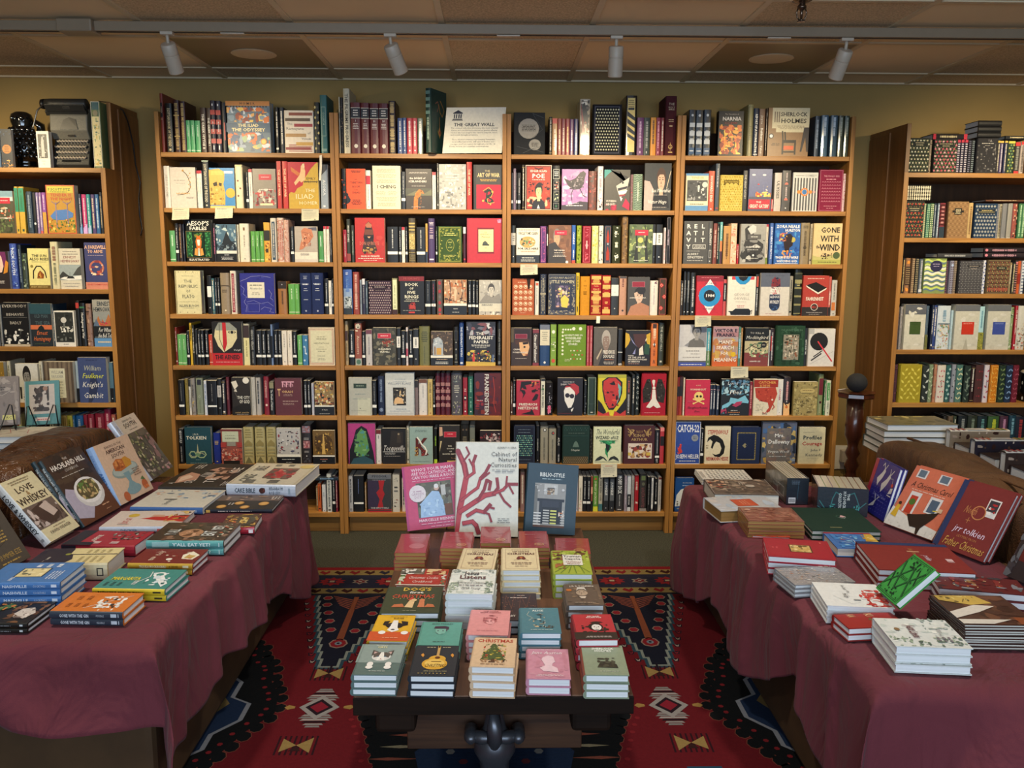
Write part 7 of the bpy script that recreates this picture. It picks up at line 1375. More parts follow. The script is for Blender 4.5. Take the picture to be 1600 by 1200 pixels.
Q_(0, 552, 0, '''
C 382 548 278 2b2c26 t=0.03|%s; %s|black cover strewn with small cream flowers
c 552 574 290 8a7a68|b 3 20 26 5 95 3 97 c8b89a 3a2c24
C 582 764 288 2b2a26 t=0.03|%s; %s|black cover strewn with pink blossoms
c 768 792 292 3a3444|%s
c 796 820 292 3a3444|%s
c 824 848 292 3a3444|%s
c 852 876 292 26242c|g c 2 16 14 10 90 3 97 8a8aa0
c 880 906 292 2a2c2e|g c 2 16 14 10 90 3 97 8a98a0
C 914 1074 280 28272a t=0.03|b 3 60 6 3 97 3 97 5a5858 3c3a3c 7a7674; r 28272a 18 84 76 90; x b8b4ac 22 80 83 87 1; x a8a49c 34 66 78 80 1|charcoal marbled cover with small silver title
c 1078 1100 300 2c2a2c|r c8a850 0 100 94 100; z b8b0a0 5 90 50
c 1104 1130 300 3a3050|r c8a850 0 100 94 100; z b8b0c0 5 90 50
c 1134 1158 300 2c3050|r c8a850 0 100 94 100; z b8b0a0 5 90 50
c 1164 1218 302 2c3a30|r c8b850 0 100 93 100; g f 2 10 20 8 92 3 92 a8a85a 6a8a5a
c 1222 1262 310 30302e|r b83a3a 0 100 88 100; r b83a3a 0 100 0 8; z 8a8a80 12 86 60
c 1268 1300 305 a89a90|r b83a3a 0 100 90 100; z 4a4440 6 88 60
''' % (flo(6, 9, 6, 'd8ceb0 c8b890 e0d8c0'), P1, flo(6, 9, 6.5, 'c86a7a d8a0a8 b84a5a', '6a7a50'), P1, 'g c 2 14 18 10 90 3 97 d0c8d0; r b83a4a 0 100 92 100', 'g c 2 14 18 10 90 3 97 d0c8d0; r b83a4a 0 100 92 100', 'g c 2 14 18 10 90 3 97 d0c8d0; r b83a4a 0 100 92 100'))
Q_(0, 1040, 1, '''
C 350 504 772 2c2c28 t=0.03|%s; r 2c302e 14 86 70 84; x c8b890 20 80 78 82 1; x c8b890 26 74 73 76 1|black cover strewn with red flowers
c 508 524 790 b8b890|g c 2 18 16 5 95 2 98 3a5a3a
c 528 556 790 3a6a5a|g c 2 18 16 5 95 2 98 a8c8a0
c 560 590 788 4a6a4a|g c 2 18 16 5 95 2 98 c8d0a8
c 594 610 788 3a4450|z a8b0b8 5 95 60
c 614 630 788 6a7a88|z d0d8e0 5 95 60
c 634 678 785 7a3038|r 2a3844 0 100 0 32; z c8908a 36 94 60; h 4a1c20 6 5 95 36 96
C 690 848 775 8a6a48 t=0.03|g w 9 12 5 2 98 2 98 a8855c 6a4c30; r 262420 22 78 70 76; r 262420 32 68 64 82; x d8c8a0 36 64 66 80 4|tan basket weave cover with a dark plaque
c 852 890 785 b89a68|z 7a5a38 10 90 40
C 900 1074 790 1f3550 t=0.03|g d 7 9 5.2 3 97 3 97 c8c4b4; g d 7 9 3.6 3 97 3 97 27405c; g d 7 9 1.6 3 97 3 97 d8d4c4; r 1a2430 14 92 70 84; x c8b878 22 86 78 82 1; x c8b878 14 90 74 77 1|blue cover with pale diamond lattice
c 1078 1094 795 8a8a90|g c 2 20 20 5 95 2 98 3a3a40
c 1098 1120 795 a8a088|z 3a3028 5 95 60
c 1124 1160 790 8a8a8c|g w 2 20 22 5 95 2 98 3a3c40
c 1164 1200 790 a8a49a|g w 2 20 22 5 95 2 98 3a3c40
c 1204 1240 790 8a4a44|%s
c 1246 1274 790 3a6a48|z a8c8a0 5 95 50
c 1278 1310 790 3a6a48|z a8c8a0 5 95 50
''' % (flo(5, 8, 7, 'b83a34 c85a44 a82c2c', '8a7a4a'), 'b 3 30 20 5 95 3 97 d8c8a0 2c2c28 b85a3a'))
Q_(1, 328, 2, '''
c 275 292 100 2a3a48|z a8a890 5 95 60
c 296 312 100 24262c|z b8a070 5 95 60
c 318 350 100 8a6448|g f 1 5 30 5 95 5 95 c88a4a; r 3a2a24 0 100 24 76; g c 3 8 10 5 95 26 74 b89a6a; e d88a3a 50 88 34; e d88a3a 50 10 34
c 354 376 100 6a5440|g c 2 18 16 5 95 2 98 b8a080
c 380 402 100 2c2a28|g c 2 18 16 5 95 2 98 a89a78
c 406 428 105 5a6470|r c8ccd0 0 100 4 12; z b8b8b8 5 95 60
C 432 580 102 7a8a52 t=0.03|w 5a7084 7 2.6 2 98 4 96; w b8c86a 7 2.6 2 98 9 100; w dcd8c0 4 2.6 2 98 20 80; e 2c2a4a 54 78 28 0.9; x b8a8c0 34 74 82 86 1; x b8a8c0 38 70 76 79 1|cover of green and blue zigzag waves with a dark plaque
c 584 604 120 6a4a5a|g c 1 14 24 5 95 2 98 3a2a34
c 608 636 118 8a8a9a|g c 2 14 16 5 95 2 98 5a4a5a; e a8b8d8 50 86 30
c 640 660 118 8a7a6a|g c 2 14 16 5 95 2 98 4a4440
C 668 826 118 3c3b3e t=0.03|g d 14 18 3 2 98 2 98 7a7878 5c5a5e; r 2a2a2c 34 86 80 86; x c8b8a8 40 80 82 85 1; x c8b8a8 46 76 75 77 1|dark grey cover of fine geometric lattice
c 830 848 115 d0d0d8|g d 1 10 34 5 95 4 96 3a4a8a
C 856 1006 112 6a5a42 t=0.03|h 4a3a2c 8 3 97 4 96; g l 9 14 3.4 4 96 4 96 a88a5a 8a3a34; g c 12 3 2.2 4 96 8 18 b84a3c; r 26302a 40 84 72 80; x c8b890 46 78 74 78 1|brown cover with horizontal leaf bands
c 1010 1024 130 8a7a5a|
c 1028 1044 130 2c2c2a|z c8b890 5 95 60
c 1048 1066 115 3a3430|g c 2 14 18 5 95 2 98 c88a8a; e d8707a 50 92 30
c 1070 1090 120 b8562c|z e8c8a0 30 60 50; r 8a2a20 0 100 30 62
c 1094 1114 118 c8ccd0|g c 2 10 22 5 95 2 98 3a4a6a
c 1118 1140 118 3a3a44|g c 2 10 22 5 95 2 98 b8b8c0
''')
Q_(1, 703, 3, '''
h 248 268 430 6a5a58|b 3 40 14 5 95 3 97 a89088 3a2c2c 8a8a6a
h 272 290 425 8a8480|b 3 40 14 5 95 3 97 c8b8b0 4a3c3c 8a8a6a
P 300 440 410 c4c0b0 t=0.05|r 5a5c62 0 100 78 100; b 3 14 12 2 98 2 98 c8c4b4 bcb8a8 d0ccc0; r 3c5024 26 78 34 62; o 2a3a1a 0.8 26 78 34 62; x 2c3a1c 32 72 56 58 2|thick pale box with an olive green square
h 446 466 420 4a5a68|r 6a6a3a 0 100 0 34; b 3 10 24 5 95 5 90 8a9098 3a3a3a
h 484 500 415 1c2238|
h 502 524 418 2a3c78|
h 530 616 420 c4ccd0 t=0.05|b 3 40 10 3 97 30 60 b88a6a d8c8a8 6a8a6a; b 4 40 8 3 97 3 34 8a9a6a c8a88a d8d8c8 b85a4a; z 8aa8b8 64 90 30; r 5a6a78 0 100 58 60|thick pale landscape spine with vineyard scene
h 600 632 450 a8c0c8|b 3 30 14 3 97 3 60 8a9a7a d8c8a8 b8d0d8
P 634 798 412 c4c0b0 t=0.05|r 66686c 0 100 86 100; b 3 14 12 2 98 2 84 c8c4b4 bcb8a8 d0ccc0; p a8a494 40 0 52 26 62 0; r c03420 30 80 34 62; x e8a090 36 74 57 60 2|thick pale box with a bright red square
h 802 842 425 a8ccd0|r 8a8a3c 0 100 0 40; b 3 20 16 3 97 2 38 b8a84a 5a5a28; z 6a9aa8 50 90 26
P 850 1004 412 c4c0b0 t=0.05|r 66686c 0 100 86 100; b 3 14 12 2 98 2 84 c8c4b4 bcb8a8 d0ccc0; r 3c4c94 26 80 34 62; x 8a98d0 32 74 57 60 2|thick pale box with a blue square
h 1010 1036 430 8a9a6a|b 3 20 24 3 97 3 97 2a2c28 c8c8b8 5a8a5a
h 1040 1058 420 a8202c|
h 1062 1120 420 c8c4b8|b 3 50 12 3 97 3 60 b8a07a d8d0b8 8a7a5a 5a5048 c87a6a
''')
Q_(1, 1062, 4, '''
c 228 264 815 4a2c34|b 3 18 20 5 95 3 97 6a3c44 3a2028
C 268 414 812 9a8a24 t=0.035|o b8a83c 1 4 96 3 97; g l 3 8 9 8 92 8 92 d0c050 c0b040; g f 3 8 5 8 92 8 92 d8c858|mustard cloth cover with damask scroll pattern
c 424 468 820 2a302e|g l 1 6 30 10 90 5 95 b8bcb4; g c 1 7 16 10 90 5 95 2a302e
c 472 500 815 7a8a6a|g l 1 8 30 10 90 5 95 b8c0a0
c 504 524 815 a8785c|g l 1 6 30 10 90 5 95 b84a3a
c 528 584 820 cfc6b8|g l 2 6 12 15 85 8 92 b83a50; z 8a8078 40 60 16
c 588 620 820 2f5a58|g d 1 8 34 10 90 5 95 9ab8b0
c 624 652 815 8a8e98|g l 1 6 24 10 90 5 95 2c3038; z ccc 40 60 20
c 656 700 818 4a7068|g l 2 7 22 12 88 5 95 c8c8a0
c 706 748 822 23302c|g l 1 8 26 10 90 5 95 6a7a6a; z 8a9a8a 35 65 26
c 752 776 825 2c1c1e|
c 780 834 818 4a2c2c|g f 2 4 17 18 82 6 94 7a2c34 8a3038
c 838 872 818 d0c4c8|g l 1 6 26 15 85 8 92 b04a5a; z 8a8088 40 60 20
c 878 930 818 c8781c|g l 2 8 17 15 85 4 96 e0a84a d89838; o e8b860 5 6 94 2 98
c 936 980 820 1f3024|g l 2 7 22 12 88 5 95 5a7048 7a8a5a
c 984 1028 820 1c2c44|g l 2 6 22 12 88 5 95 7a9ac0
c 1034 1074 820 6a1c2c|g l 2 7 20 12 88 5 95 a04a58
''')
Q_(2, 740, 5, '''
h 860 888 455 2c2a28|z 888 20 90
h 892 930 455 6a5a48|z 3a2c24 20 90
h 934 960 455 3a4434|
h 970 1040 450 1d2226|z 9aa0a0 40 92
h 1046 1120 450 2c3228|z 8a9a8a 40 92
h 1126 1200 455 1d2a30|z 6aa0a0 40 92
h 1206 1290 455 3c5a34|z c8d040 60 92
h 1296 1360 455 4a2c3c|z c890b0 50 92
h 1366 1420 448 1c3a48|z 8ab8c8 50 92
h 1426 1500 460 1d1f2a|z a83a3a 20 92
''')
flush()
# things lying on top of the upright books in the right bookcase
def flat(u0, u1, vb, vt, Y, kind, col, label, n=1, dep=0.13, spine='', pg='pages', grp=None, cat=None):
    A = aty(u0, vb, Y); B = aty(u1, vb, Y); T = aty(u0, vt, Y); w_ = B.x-A.x; H = (T.z-A.z)/n
    for i in range(n):
        M4 = frame_mat((B.x, Y, A.z+i*H+0.0008), (0, 1, 0), (-1, 0, 0))
        lb = label if n == 1 else label+', '+['lowest', 'second up', 'third up', 'topmost', 'topmost'][i if i < n-1 else 3]+' of its pile'
        book(kind, dep, w_, H-0.0006, col, M4, lb, grp, '', spine, None, 'cloth' if kind == 'c' else 'print', pg)
G5 = 'books laid flat in the right edge bookcase'
flat(1458, 1511, 218, 209, YL+0.03, 'c', '1f1a1c', 'black and red flowered book lying on the upright books, top shelf', spine='z c8b890 30 80 40; r b03040 0 100 92 100; r b03040 0 100 0 10', grp=G5)
flat(1528, 1564, 215, 188, YL+0.03, 'h', '1b1b1d', 'black silver edged book lying on the top shelf', n=3, pg='pagesw', grp=G5)
flat(1571, 1606, 218, 212, YL+0.03, 'c', '232426', 'dark patterned book lying flat near the frame edge, top shelf', spine='z c8b890 20 80 40', grp=G5)
flat(1412, 1455, 313, 290, YL+0.03, 'c', '26241f', 'black cream blossomed book over the red flowered cover', n=4, spine='g c 3 12 20 5 95 3 97 d8ceb0; z e0d8c0 10 60 30', grp=G5)
flat(1540, 1600, 315, 312, YL+0.05, 'c', '5a3a2c', 'thin flowered book lying across the second shelf books', spine='z c8b890 20 80 40', grp=G5)
flat(1465, 1519, 403, 396, YL+0.03, 'c', '3a3a3e', 'grey patterned book lying flat above the wave cover', spine='z a8a8a8 20 80 50', grp=G5)
flat(1537, 1600, 403, 387, YL+0.03, 'c', '241c22', 'black blossom ended book above the brown banded cover', n=2, spine='z b88a98 20 80 50; e c87a8a 50 94 30', grp=G5)
# black wine glass style cup at the right frame edge
p = aty(1611, 622, 4.25)
r = empty('patterned_mug', (p.x, 4.25, ZR[4]), 'black dotted mug with a white lid at the right frame edge', 'mug')
k = MB(); k.lathe([(0.03, 0.001), (0.042, 0.008), (0.050, 0.05), (0.052, 0.12), (0.050, 0.145)], 24); 
for q in range(40):
    a = q*2.4; z_ = 0.02+0.0028*q; k.lathe([(0.0, 0.0), (0.004, 0.001), (0.0, 0.002)], 8, 0.0525*math.cos(a), 0.0525*math.sin(a), lin('#c8c4b8')) if False else None
k.build('cup_body', M['black'], r, True)
k = MB(); k.lathe([(0.0, 0.146), (0.056, 0.146), (0.060, 0.152), (0.050, 0.160), (0.02, 0.168), (0.0, 0.169)], 24); k.build('lid', M['white'], r, True)
k = MB()
for q in range(26):
    a = -PI*0.95+q*1.1; z_ = 0.02+0.0046*q; rr_ = 0.0525; c_ = Vector((rr_*math.cos(a), rr_*math.sin(a), z_)); t1 = Vector((-math.sin(a), math.cos(a), 0)); t2 = Vector((0, 0, 1))
    k.add([c_+t1*0.006*math.cos(s*PI/4)+t2*0.009*math.sin(s*PI/4) for s in range(8)], [tuple(range(8))], lin('#cfcabc'))
k.build('printed_dots', M['print'], r)
# ================= things on the top of the side and wall bookcases =================
# black glazed owl statue
p = aty(36, 258, 4.34); r = empty('owl_statue', (p.x, 4.36, ZL[0]+0.001), 'glossy black ceramic owl statue beside the typewriter', 'statue')
M['glaze'] = m_plain('black_glaze', '#0b0b0c', 0.12, nscale=22, var=0.3, bump=0.5, spec=0.7, coat=0.6)
k = MB(); prof = [(0.045, 0.0), (0.062, 0.004), (0.064, 0.03), (0.060, 0.036), (0.070, 0.05), (0.080, 0.09), (0.082, 0.13), (0.076, 0.17), (0.062, 0.20), (0.050, 0.215), (0.048, 0.225), (0.055, 0.245), (0.057, 0.265), (0.050, 0.285), (0.03, 0.297), (0.001, 0.300)]
prof = [(a*0.93, b*0.93) for a, b in prof]
k.lathe(prof, 28, sy=0.85); k.build('body', M['glaze'], r, True)
k = MB()
for j in range(7):
    for i in range(7):
        a = -PI*0.92+(i+0.5*(j % 2))*PI*0.84/6; z_ = 0.06+0.021*j; R = 0.073-0.0012*j*j*0.4
        x_, y_ = R*math.cos(a), R*0.85*math.sin(a)
        k.lathe([(0.001, z_-0.014), (0.010, z_-0.006), (0.013, z_+0.004), (0.008, z_+0.013), (0.001, z_+0.017)], 8, x_, y_)
k.build('feather_relief', M['glaze'], r, True)
k = MB()
for sx in (-1, 1):
    k.lathe([(0.001, 0.228), (0.011, 0.236), (0.014, 0.243), (0.010, 0.250), (0.001, 0.258)], 12, sx*0.021, -0.038)
k.tube([(0, -0.050, 0.244), (0, -0.060, 0.236), (0, -0.056, 0.226)], [0.006, 0.006, 0.001], 8); k.build('face', M['glaze'], r, True)
k = MB(); k.tube([(0.03, 0.04, 0.10), (0.075, 0.03, 0.18), (0.08, 0.02, 0.215), (0.055, 0.01, 0.235)], [0.03, 0.026, 0.02, 0.012], 12); k.build('wing', M['glaze'], r, True)
# typewriter
a = aty(86, 259, 4.25); b = aty(139, 259, 4.25); W = b.x-a.x
r = empty('typewriter', (a.x, 4.30, ZL[0]+0.001), 'vintage typewriter in grey and black standing on the left bookcase', 'typewriter', rot=(0.62, 0, 0))
r.location = (a.x, 4.275, ZL[0]+0.014)
k = MB(); k.add([(x, *(Matrix.Rotation(-0.62, 2) @ Vector((y-4.275, z-0.014)))) for x in (0.02, W-0.02) for y, z in ((4.33, 0.0015), (4.46, 0.0015), (4.46, 0.118))], [(0, 1, 2), (5, 4, 3), (0, 3, 4, 1), (1, 4, 5, 2), (2, 5, 3, 0)]); k.build('display_wedge', M['black'], r)
M['twgrey'] = m_plain('crinkle_paint_grey', '#6e6a5e', 0.5, nscale=200, var=0.1, bump=0.3); M['twdark'] = m_plain('crinkle_paint_dark', '#2a2926', 0.45, nscale=200, var=0.1, bump=0.3)
M['metal'] = m_plain('worn_chrome', '#a8a298', 0.25, 0.9, var=0.2)
k = MB(); k.box(-0.005, W+0.004, -0.02, 0.24, 0.0, 0.022); k.add([(-0.005, -0.02, 0.022), (W+0.004, -0.02, 0.022), (W+0.004, 0.08, 0.105), (-0.005, 0.08, 0.105), (-0.005, 0.08, 0.022), (W+0.004, 0.08, 0.022)], [(0, 1, 2, 3), (0, 3, 4), (1, 5, 2)]); k.build('key_well', M['twdark'], r, bevel=0.004)
k = MB(); k.add([(-0.012, 0.07, 0.105), (W+0.005, 0.07, 0.105), (W+0.005, 0.075, 0.150), (-0.012, 0.075, 0.150), (-0.012, 0.12, 0.205), (W+0.005, 0.12, 0.205), (W+0.005, 0.24, 0.205), (-0.012, 0.24, 0.205), (-0.012, 0.24, 0.02), (W+0.005, 0.24, 0.02)], [(0, 1, 2, 3), (3, 2, 5, 4), (4, 5, 6, 7), (7, 6, 9, 8), (0, 3, 4, 7, 8), (1, 9, 6, 5, 2)]); k.build('shell', M['twgrey'], r, bevel=0.006)
k = MB(); k.add([(W*0.22, 0.078, 0.152), (W*0.76, 0.078, 0.152), (W*0.70, 0.108, 0.188), (W*0.5, 0.114, 0.196), (W*0.34, 0.106, 0.186)], [(0, 1, 2, 3, 4)]); 
for v in k.v[:]: pass
k.v = [(x, y-0.004, z+0.002) for x, y, z in k.v]; k.build('type_basket', M['black'], r)
k = MB(); k.box(W*0.42, W*0.62, 0.065, 0.069, 0.12, 0.130); k.build('maker_badge', M['metal'], r, bevel=0.001)
for row in range(4):
    n = 10
    for i in range(n):
        x = W*(0.06+0.092*i)+0.008*(row % 2); y = 0.002+row*0.019; z = 0.040+row*0.0185
        k = MB(); k.lathe([(0.002, z-0.03), (0.002, z)], 6, x, y); k.lathe([(0.001, z), (0.0088, z+0.004), (0.0092, z+0.009), (0.0060, z+0.0105), (0.001, z+0.0105)], 12, x, y); k.lathe([(0.001, z+0.0106), (0.0048, z+0.0106), (0.001, z+0.0112)], 8, x, y, mi=1); k.build('key', [M['white'], M['black']], r)
k = MB(); k.box(W*0.22, W*0.78, -0.014, -0.004, 0.030, 0.037); k.build('space_bar', M['black'], r, bevel=0.003)
k = MB(); k.lathe([(0.001, -0.03), (0.024, -0.03), (0.026, 0.0), (0.026, W), (0.024, W+0.003), (0.001, W+0.003)], 20, 0.16, 0.238, axis='X'); k.build('platen_roller', M['twdark'], r, True)
k = MB(); k.box(-0.03, W+0.004, 0.125, 0.150, 0.196, 0.222); k.box(-0.02, W+0.004, 0.118, 0.124, 0.222, 0.258); k.build('carriage', M['twdark'], r, bevel=0.003)
k = MB(); k.lathe([(0.001, -0.052), (0.022, -0.050), (0.024, -0.035), (0.001, -0.033)], 16, 0.16, 0.238, axis='X'); k.build('platen_knob', M['black'], r, True)
k = MB(); k.tube([(-0.028, 0.13, 0.25), (-0.05, 0.10, 0.235), (-0.072, 0.06, 0.18), (-0.076, 0.05, 0.168)], [0.004, 0.004, 0.003, 0.005], 8); k.build('return_lever', M['metal'], r, True)
k = MB(); k.box(W*0.4, W*0.62, 0.1165, 0.118, 0.236, 0.248); k.build('scale_plate', M['metal'], r)
# black cable hanging down the side of the left bookcase
def PX(u, v, X): q = atx(u, v, X); return (q.x, q.y, q.z)
k = MB(); xs = -1.842
pts = [(-1.99, 4.42, 2.10), (-1.95, 4.40, 2.19), (-1.90, 4.40, 2.185)]+[PX(u, v, xs) for u, v in ((192, 172), (200, 190), (208, 225), (212, 258), (219, 285), (217, 310), (218, 335), (222, 357), (220, 368))]
k.tube(pts, 0.0035, 8); k.tube([(-2.03, 4.42, 2.10), (-2.0, 4.43, 2.15), (-1.97, 4.42, 2.18), (-1.99, 4.40, 2.12)], 0.0035, 8)
tag(k.build('power_cable', M['black'], None, True), 'black cable hanging down the side of the left bookcase', 'cable')
# ---- the sign and the green book on the second wall bookcase
SG = dict(BL=(691, 241.2), BR=(784, 238.5), TL=(697, 168), TR=(793, 158))
zt = ZS[0]
BLp = aty(691, 241.2, YM+0.0); BRp = aty(786, 240, YM-0.012); 
sg = empty('paper_sign', (0, 0, 0), 'white sign reading THE GREAT WALL with a column icon, tilted against books', 'sign')
O = Vector((BLp.x, YM+0.004, zt+0.003)); TLp = aty(698, 168, YM+0.035); TRp = aty(793, 158, YM+0.035); BR2 = aty(784, 239, YM+0.004)
q = [O, Vector((BR2.x, YM+0.004, BR2.z)), TRp, TLp]
q[1].z = max(q[1].z, zt+0.003)
q[2] = q[1]+q[3]-q[0]
ez = (q[1]-q[0]).cross(q[3]-q[0]).normalized()
k = MB(); vs = q+[v-ez*0.002 for v in q]; k.add(vs, [(0, 1, 2, 3), (7, 6, 5, 4), (0, 4, 5, 1), (1, 5, 6, 2), (2, 6, 7, 3), (3, 7, 4, 0)], lin('#d8d4c8'))
def fs(x, y, L=0.0006): return (q[0]*(1-x)+q[1]*x)*(1-y)+(q[3]*(1-x)+q[2]*x)*y+ez*L
art(k, 'T 2c3040 10 88 58 67 THE GREAT WALL; t 4a4c54 8 92 53 57 This curated collection showcases the most essential; t 4a4c54 8 92 48 52 fiction and non-fiction books across genres offering; t 4a4c54 8 92 43 47 readers the best insights into various subjects, times,; t 4a4c54 8 60 38 42 and trends throughout history.; t 4a4c54 8 92 28 32 These timeless volumes, representing humanity\'s; t 4a4c54 8 92 23 27 most influential works, will echo in themes and; t 4a4c54 8 92 18 22 passages you\'ll encounter throughout your life - in; t 4a4c54 8 80 13 17 books, movies, and countless conversations.; p 2c3040 12 88 20 94 28 88 28 86 12 86; r 2c3040 13.5 15.5 76 85; r 2c3040 17 19 76 85; r 2c3040 21 23 76 85; r 2c3040 24.5 26.5 76 85; r 2c3040 12 28 73 75; r 2c3040 11 29 71 72.4', lambda x, y, L: fs(x/1.42, y, L), 1.42, 1)
k.build('sign_card', M['print'], sg)
g1 = aty(661, 241, YM-0.01); ga = aty(660, 140, YM-0.01)
hgt = ga.z-zt; ex = Vector((0.10, 0.995, 0)).normalized()
e2 = Vector((0.17, 0.985, 0)).normalized()
book('k', 0.16, hgt, 0.03, '1f3a36', frame_mat((aty(665, 241, YM-0.05).x, YM-0.045, zt+0.0006), (0.42, 0.9, 0), (0, 0, 1)), 'tall dark green hardcover turned sideways beside the white sign', None, 'l 8a6a3a 4 60 84 72 78 84 70 72 60 58 66 50 78; l 8a5a4a 3 30 78 44 82 50 74 40 66; l a87a4a 2 54 58 54 30; p a87a4a 54 44 62 34 54 24 46 34; e 8a3a34 56 34 5; l 8a7a3a 1.5 40 36 54 26 68 36; o 2c4a44 2 4 96 3 97', 'h 6a8a80 4 8 92 60 96; z 9ab0a0 20 55 40')
# shelf talkers
CARDS = [(269, 325, 296, 344, 0, 'first bookcase, under the curved twig cover', 1), (336, 324, 364, 342, 0, 'first bookcase, under the golden mask cover', 1), (471, 326.5, 498, 345.5, 0, 'first bookcase, under the gold cover', 1), (813, 413, 840, 430, 2, 'third bookcase, below the oval farm scene cover', 3), (1086, 493, 1111, 511, 3, 'fourth bookcase, below the blue ring cover', 4), (1142, 573, 1169, 591, 3, 'fourth bookcase, below the sunset coloured cover', 5), (939, 725, 964, 746, 2, 'third bookcase, below the green tornado cover', 7)]
for u0, v0, u1, v1, bi, where, ri in CARDS:
    A = aty(u0, v0, YM-0.004); B = aty(u1, v1, YM-0.010)
    w_, h_ = B.x-A.x, A.z-B.z
    k = MB(); n = 6; vs = []
    for j in range(n+1):
        t = j/n; yy = YM-0.0035-0.012*t*t*(1.2 if u0 < 400 else 0.6)
        vs += [(A.x, yy, A.z-h_*t), (B.x, yy, A.z-h_*t+0.004*t)]
    k.add(vs, [(2*j, 2*j+2, 2*j+3, 2*j+1) for j in range(n)], lin('#c6c0a6'))
    red = ri >= 3 and ri != 5
    f = lambda x, y, L: (A.x+x*w_, YM-0.0035-0.012*(1-y)**2*(1.2 if u0 < 400 else 0.6)-L-0.0006, A.z-h_*(1-y))
    art(k, ('x b03a30 24 74 80 90 1; ' if red else 'x 5a5850 10 66 84 92 1; ')+'x a8a494 10 90 30 76 6; x a8a494 10 60 18 26 1; e 6a6a60 78 14 5', f, 1, 1)
    tag(k.build('shelf_card', M['print']), 'small cream note card on the %s' % where, 'note card', 'note cards on the shelf edges')
k = MB(); A = aty(932, 494, YM-0.004); k.box(A.x, A.x+0.018, YM-0.0035, YM-0.003, A.z-0.036, A.z); tag(k.build('tape_strip', M['paper']), 'torn strip of tape on the fourth shelf edge of the third bookcase', 'tape')
A = aty(499, 243, YM-0.006); k = MB(); k.add([(A.x, YM-0.004, A.z), (A.x+0.012, YM-0.004, A.z+0.004), (A.x+0.006, YM-0.014, A.z-0.12), (A.x-0.004, YM-0.014, A.z-0.12), (A.x, YM-0.006, A.z-0.04), (A.x+0.012, YM-0.006, A.z-0.04)], [(0, 4, 5, 1), (4, 3, 2, 5)], lin('d8d0c0')); tag(k.build('bookmark_strip', M['print']), 'white paper strip hanging from the top shelf edge, first wall bookcase', 'bookmark')
A = aty(493, 751, YM+0.02); B = aty(528, 738, YM+0.02); A.z = max(A.z, ZS[7]+0.153)
book('p', 0.14, B.x-A.x, 0.02, '2a3440', frame_mat((B.x, YM+0.02, A.z), (0, 1, 0), (-1, 0, 0)), 'dark paperback lying flat across the upright books, bottom shelf, first wall bookcase', None, '', 'z 8ac 20 80 40')
# pedestal with round speaker, wall plug
p = aty(1338, 612, 4.10); r = empty('pedestal_stand', (p.x, 4.10, 0), 'turned mahogany pedestal with an octagonal top beside the right bookcase', 'pedestal')
k = MB(); k.lathe([(0.085, p.z-0.028), (0.090, p.z-0.022), (0.088, p.z-0.006), (0.094, p.z)], 8); fixn(k.build('octagonal_top', M['mahog'], r))
k = MB(); k.lathe([(0.13, 0.002), (0.14, 0.02), (0.12, 0.04), (0.05, 0.07), (0.03, 0.10), (0.045, 0.16), (0.05, 0.30), (0.03, 0.36), (0.022, 0.40), (0.036, 0.43), (0.022, 0.46), (0.036, 0.49), (0.024, 0.52), (0.030, 0.55), (0.042, 0.58), (0.042, p.z-0.03)], 24); k.build('turned_post', M['mahog'], r, True)
r = empty('smart_speaker', (p.x, 4.10, p.z+0.0008), 'round charcoal fabric speaker on the mahogany pedestal', 'speaker')
k = MB(); R = 0.0490; k.lathe([(R*math.sin(PI*(0.10+0.90*t/20)), R-R*0.95*math.cos(PI*(0.0+t/20))-0.0 if False else R*0.95-R*0.95*math.cos(PI*(0.10+0.90*t/20))-0.0) for t in range(21)], 28)
mz = min(v[2] for v in k.v); k.v = [(a_, b_, c_-mz) for a_, b_, c_ in k.v]; k.build('fabric_body', M['rubber'], r, True)
k = MB(); k.tube([(0.0, 0.048, 0.012), (-0.04, 0.05, 0.004), (-0.075, 0.04, 0.002)], 0.002, 8); k.build('cord', M['white'], r, True)
p = aty(1319, 712, YW-0.02); r = empty('power_adapter', (p.x, YW-0.001, p.z), 'white power adapter plugged in low on the wall behind the pedestal', 'plug')
k = MB(); k.box(-0.022, 0.022, -0.045, -0.006, -0.034, 0.034); k.build('adapter', M['white'], r, bevel=0.004)
k = MB(); k.box(-0.065, 0.03, -0.005, 0.0, -0.08, 0.055); k.build('outlet_plate', M['paper'], r, bevel=0.001)
k = MB(); k.tube([(0.0, -0.03, -0.034), (0.0, -0.035, -0.06), (0.01, -0.03, -0.10), (0.03, -0.03, -0.2), (0.03, -0.05, -0.42)], 0.003, 8); k.build('cord', M['black'], r, True)

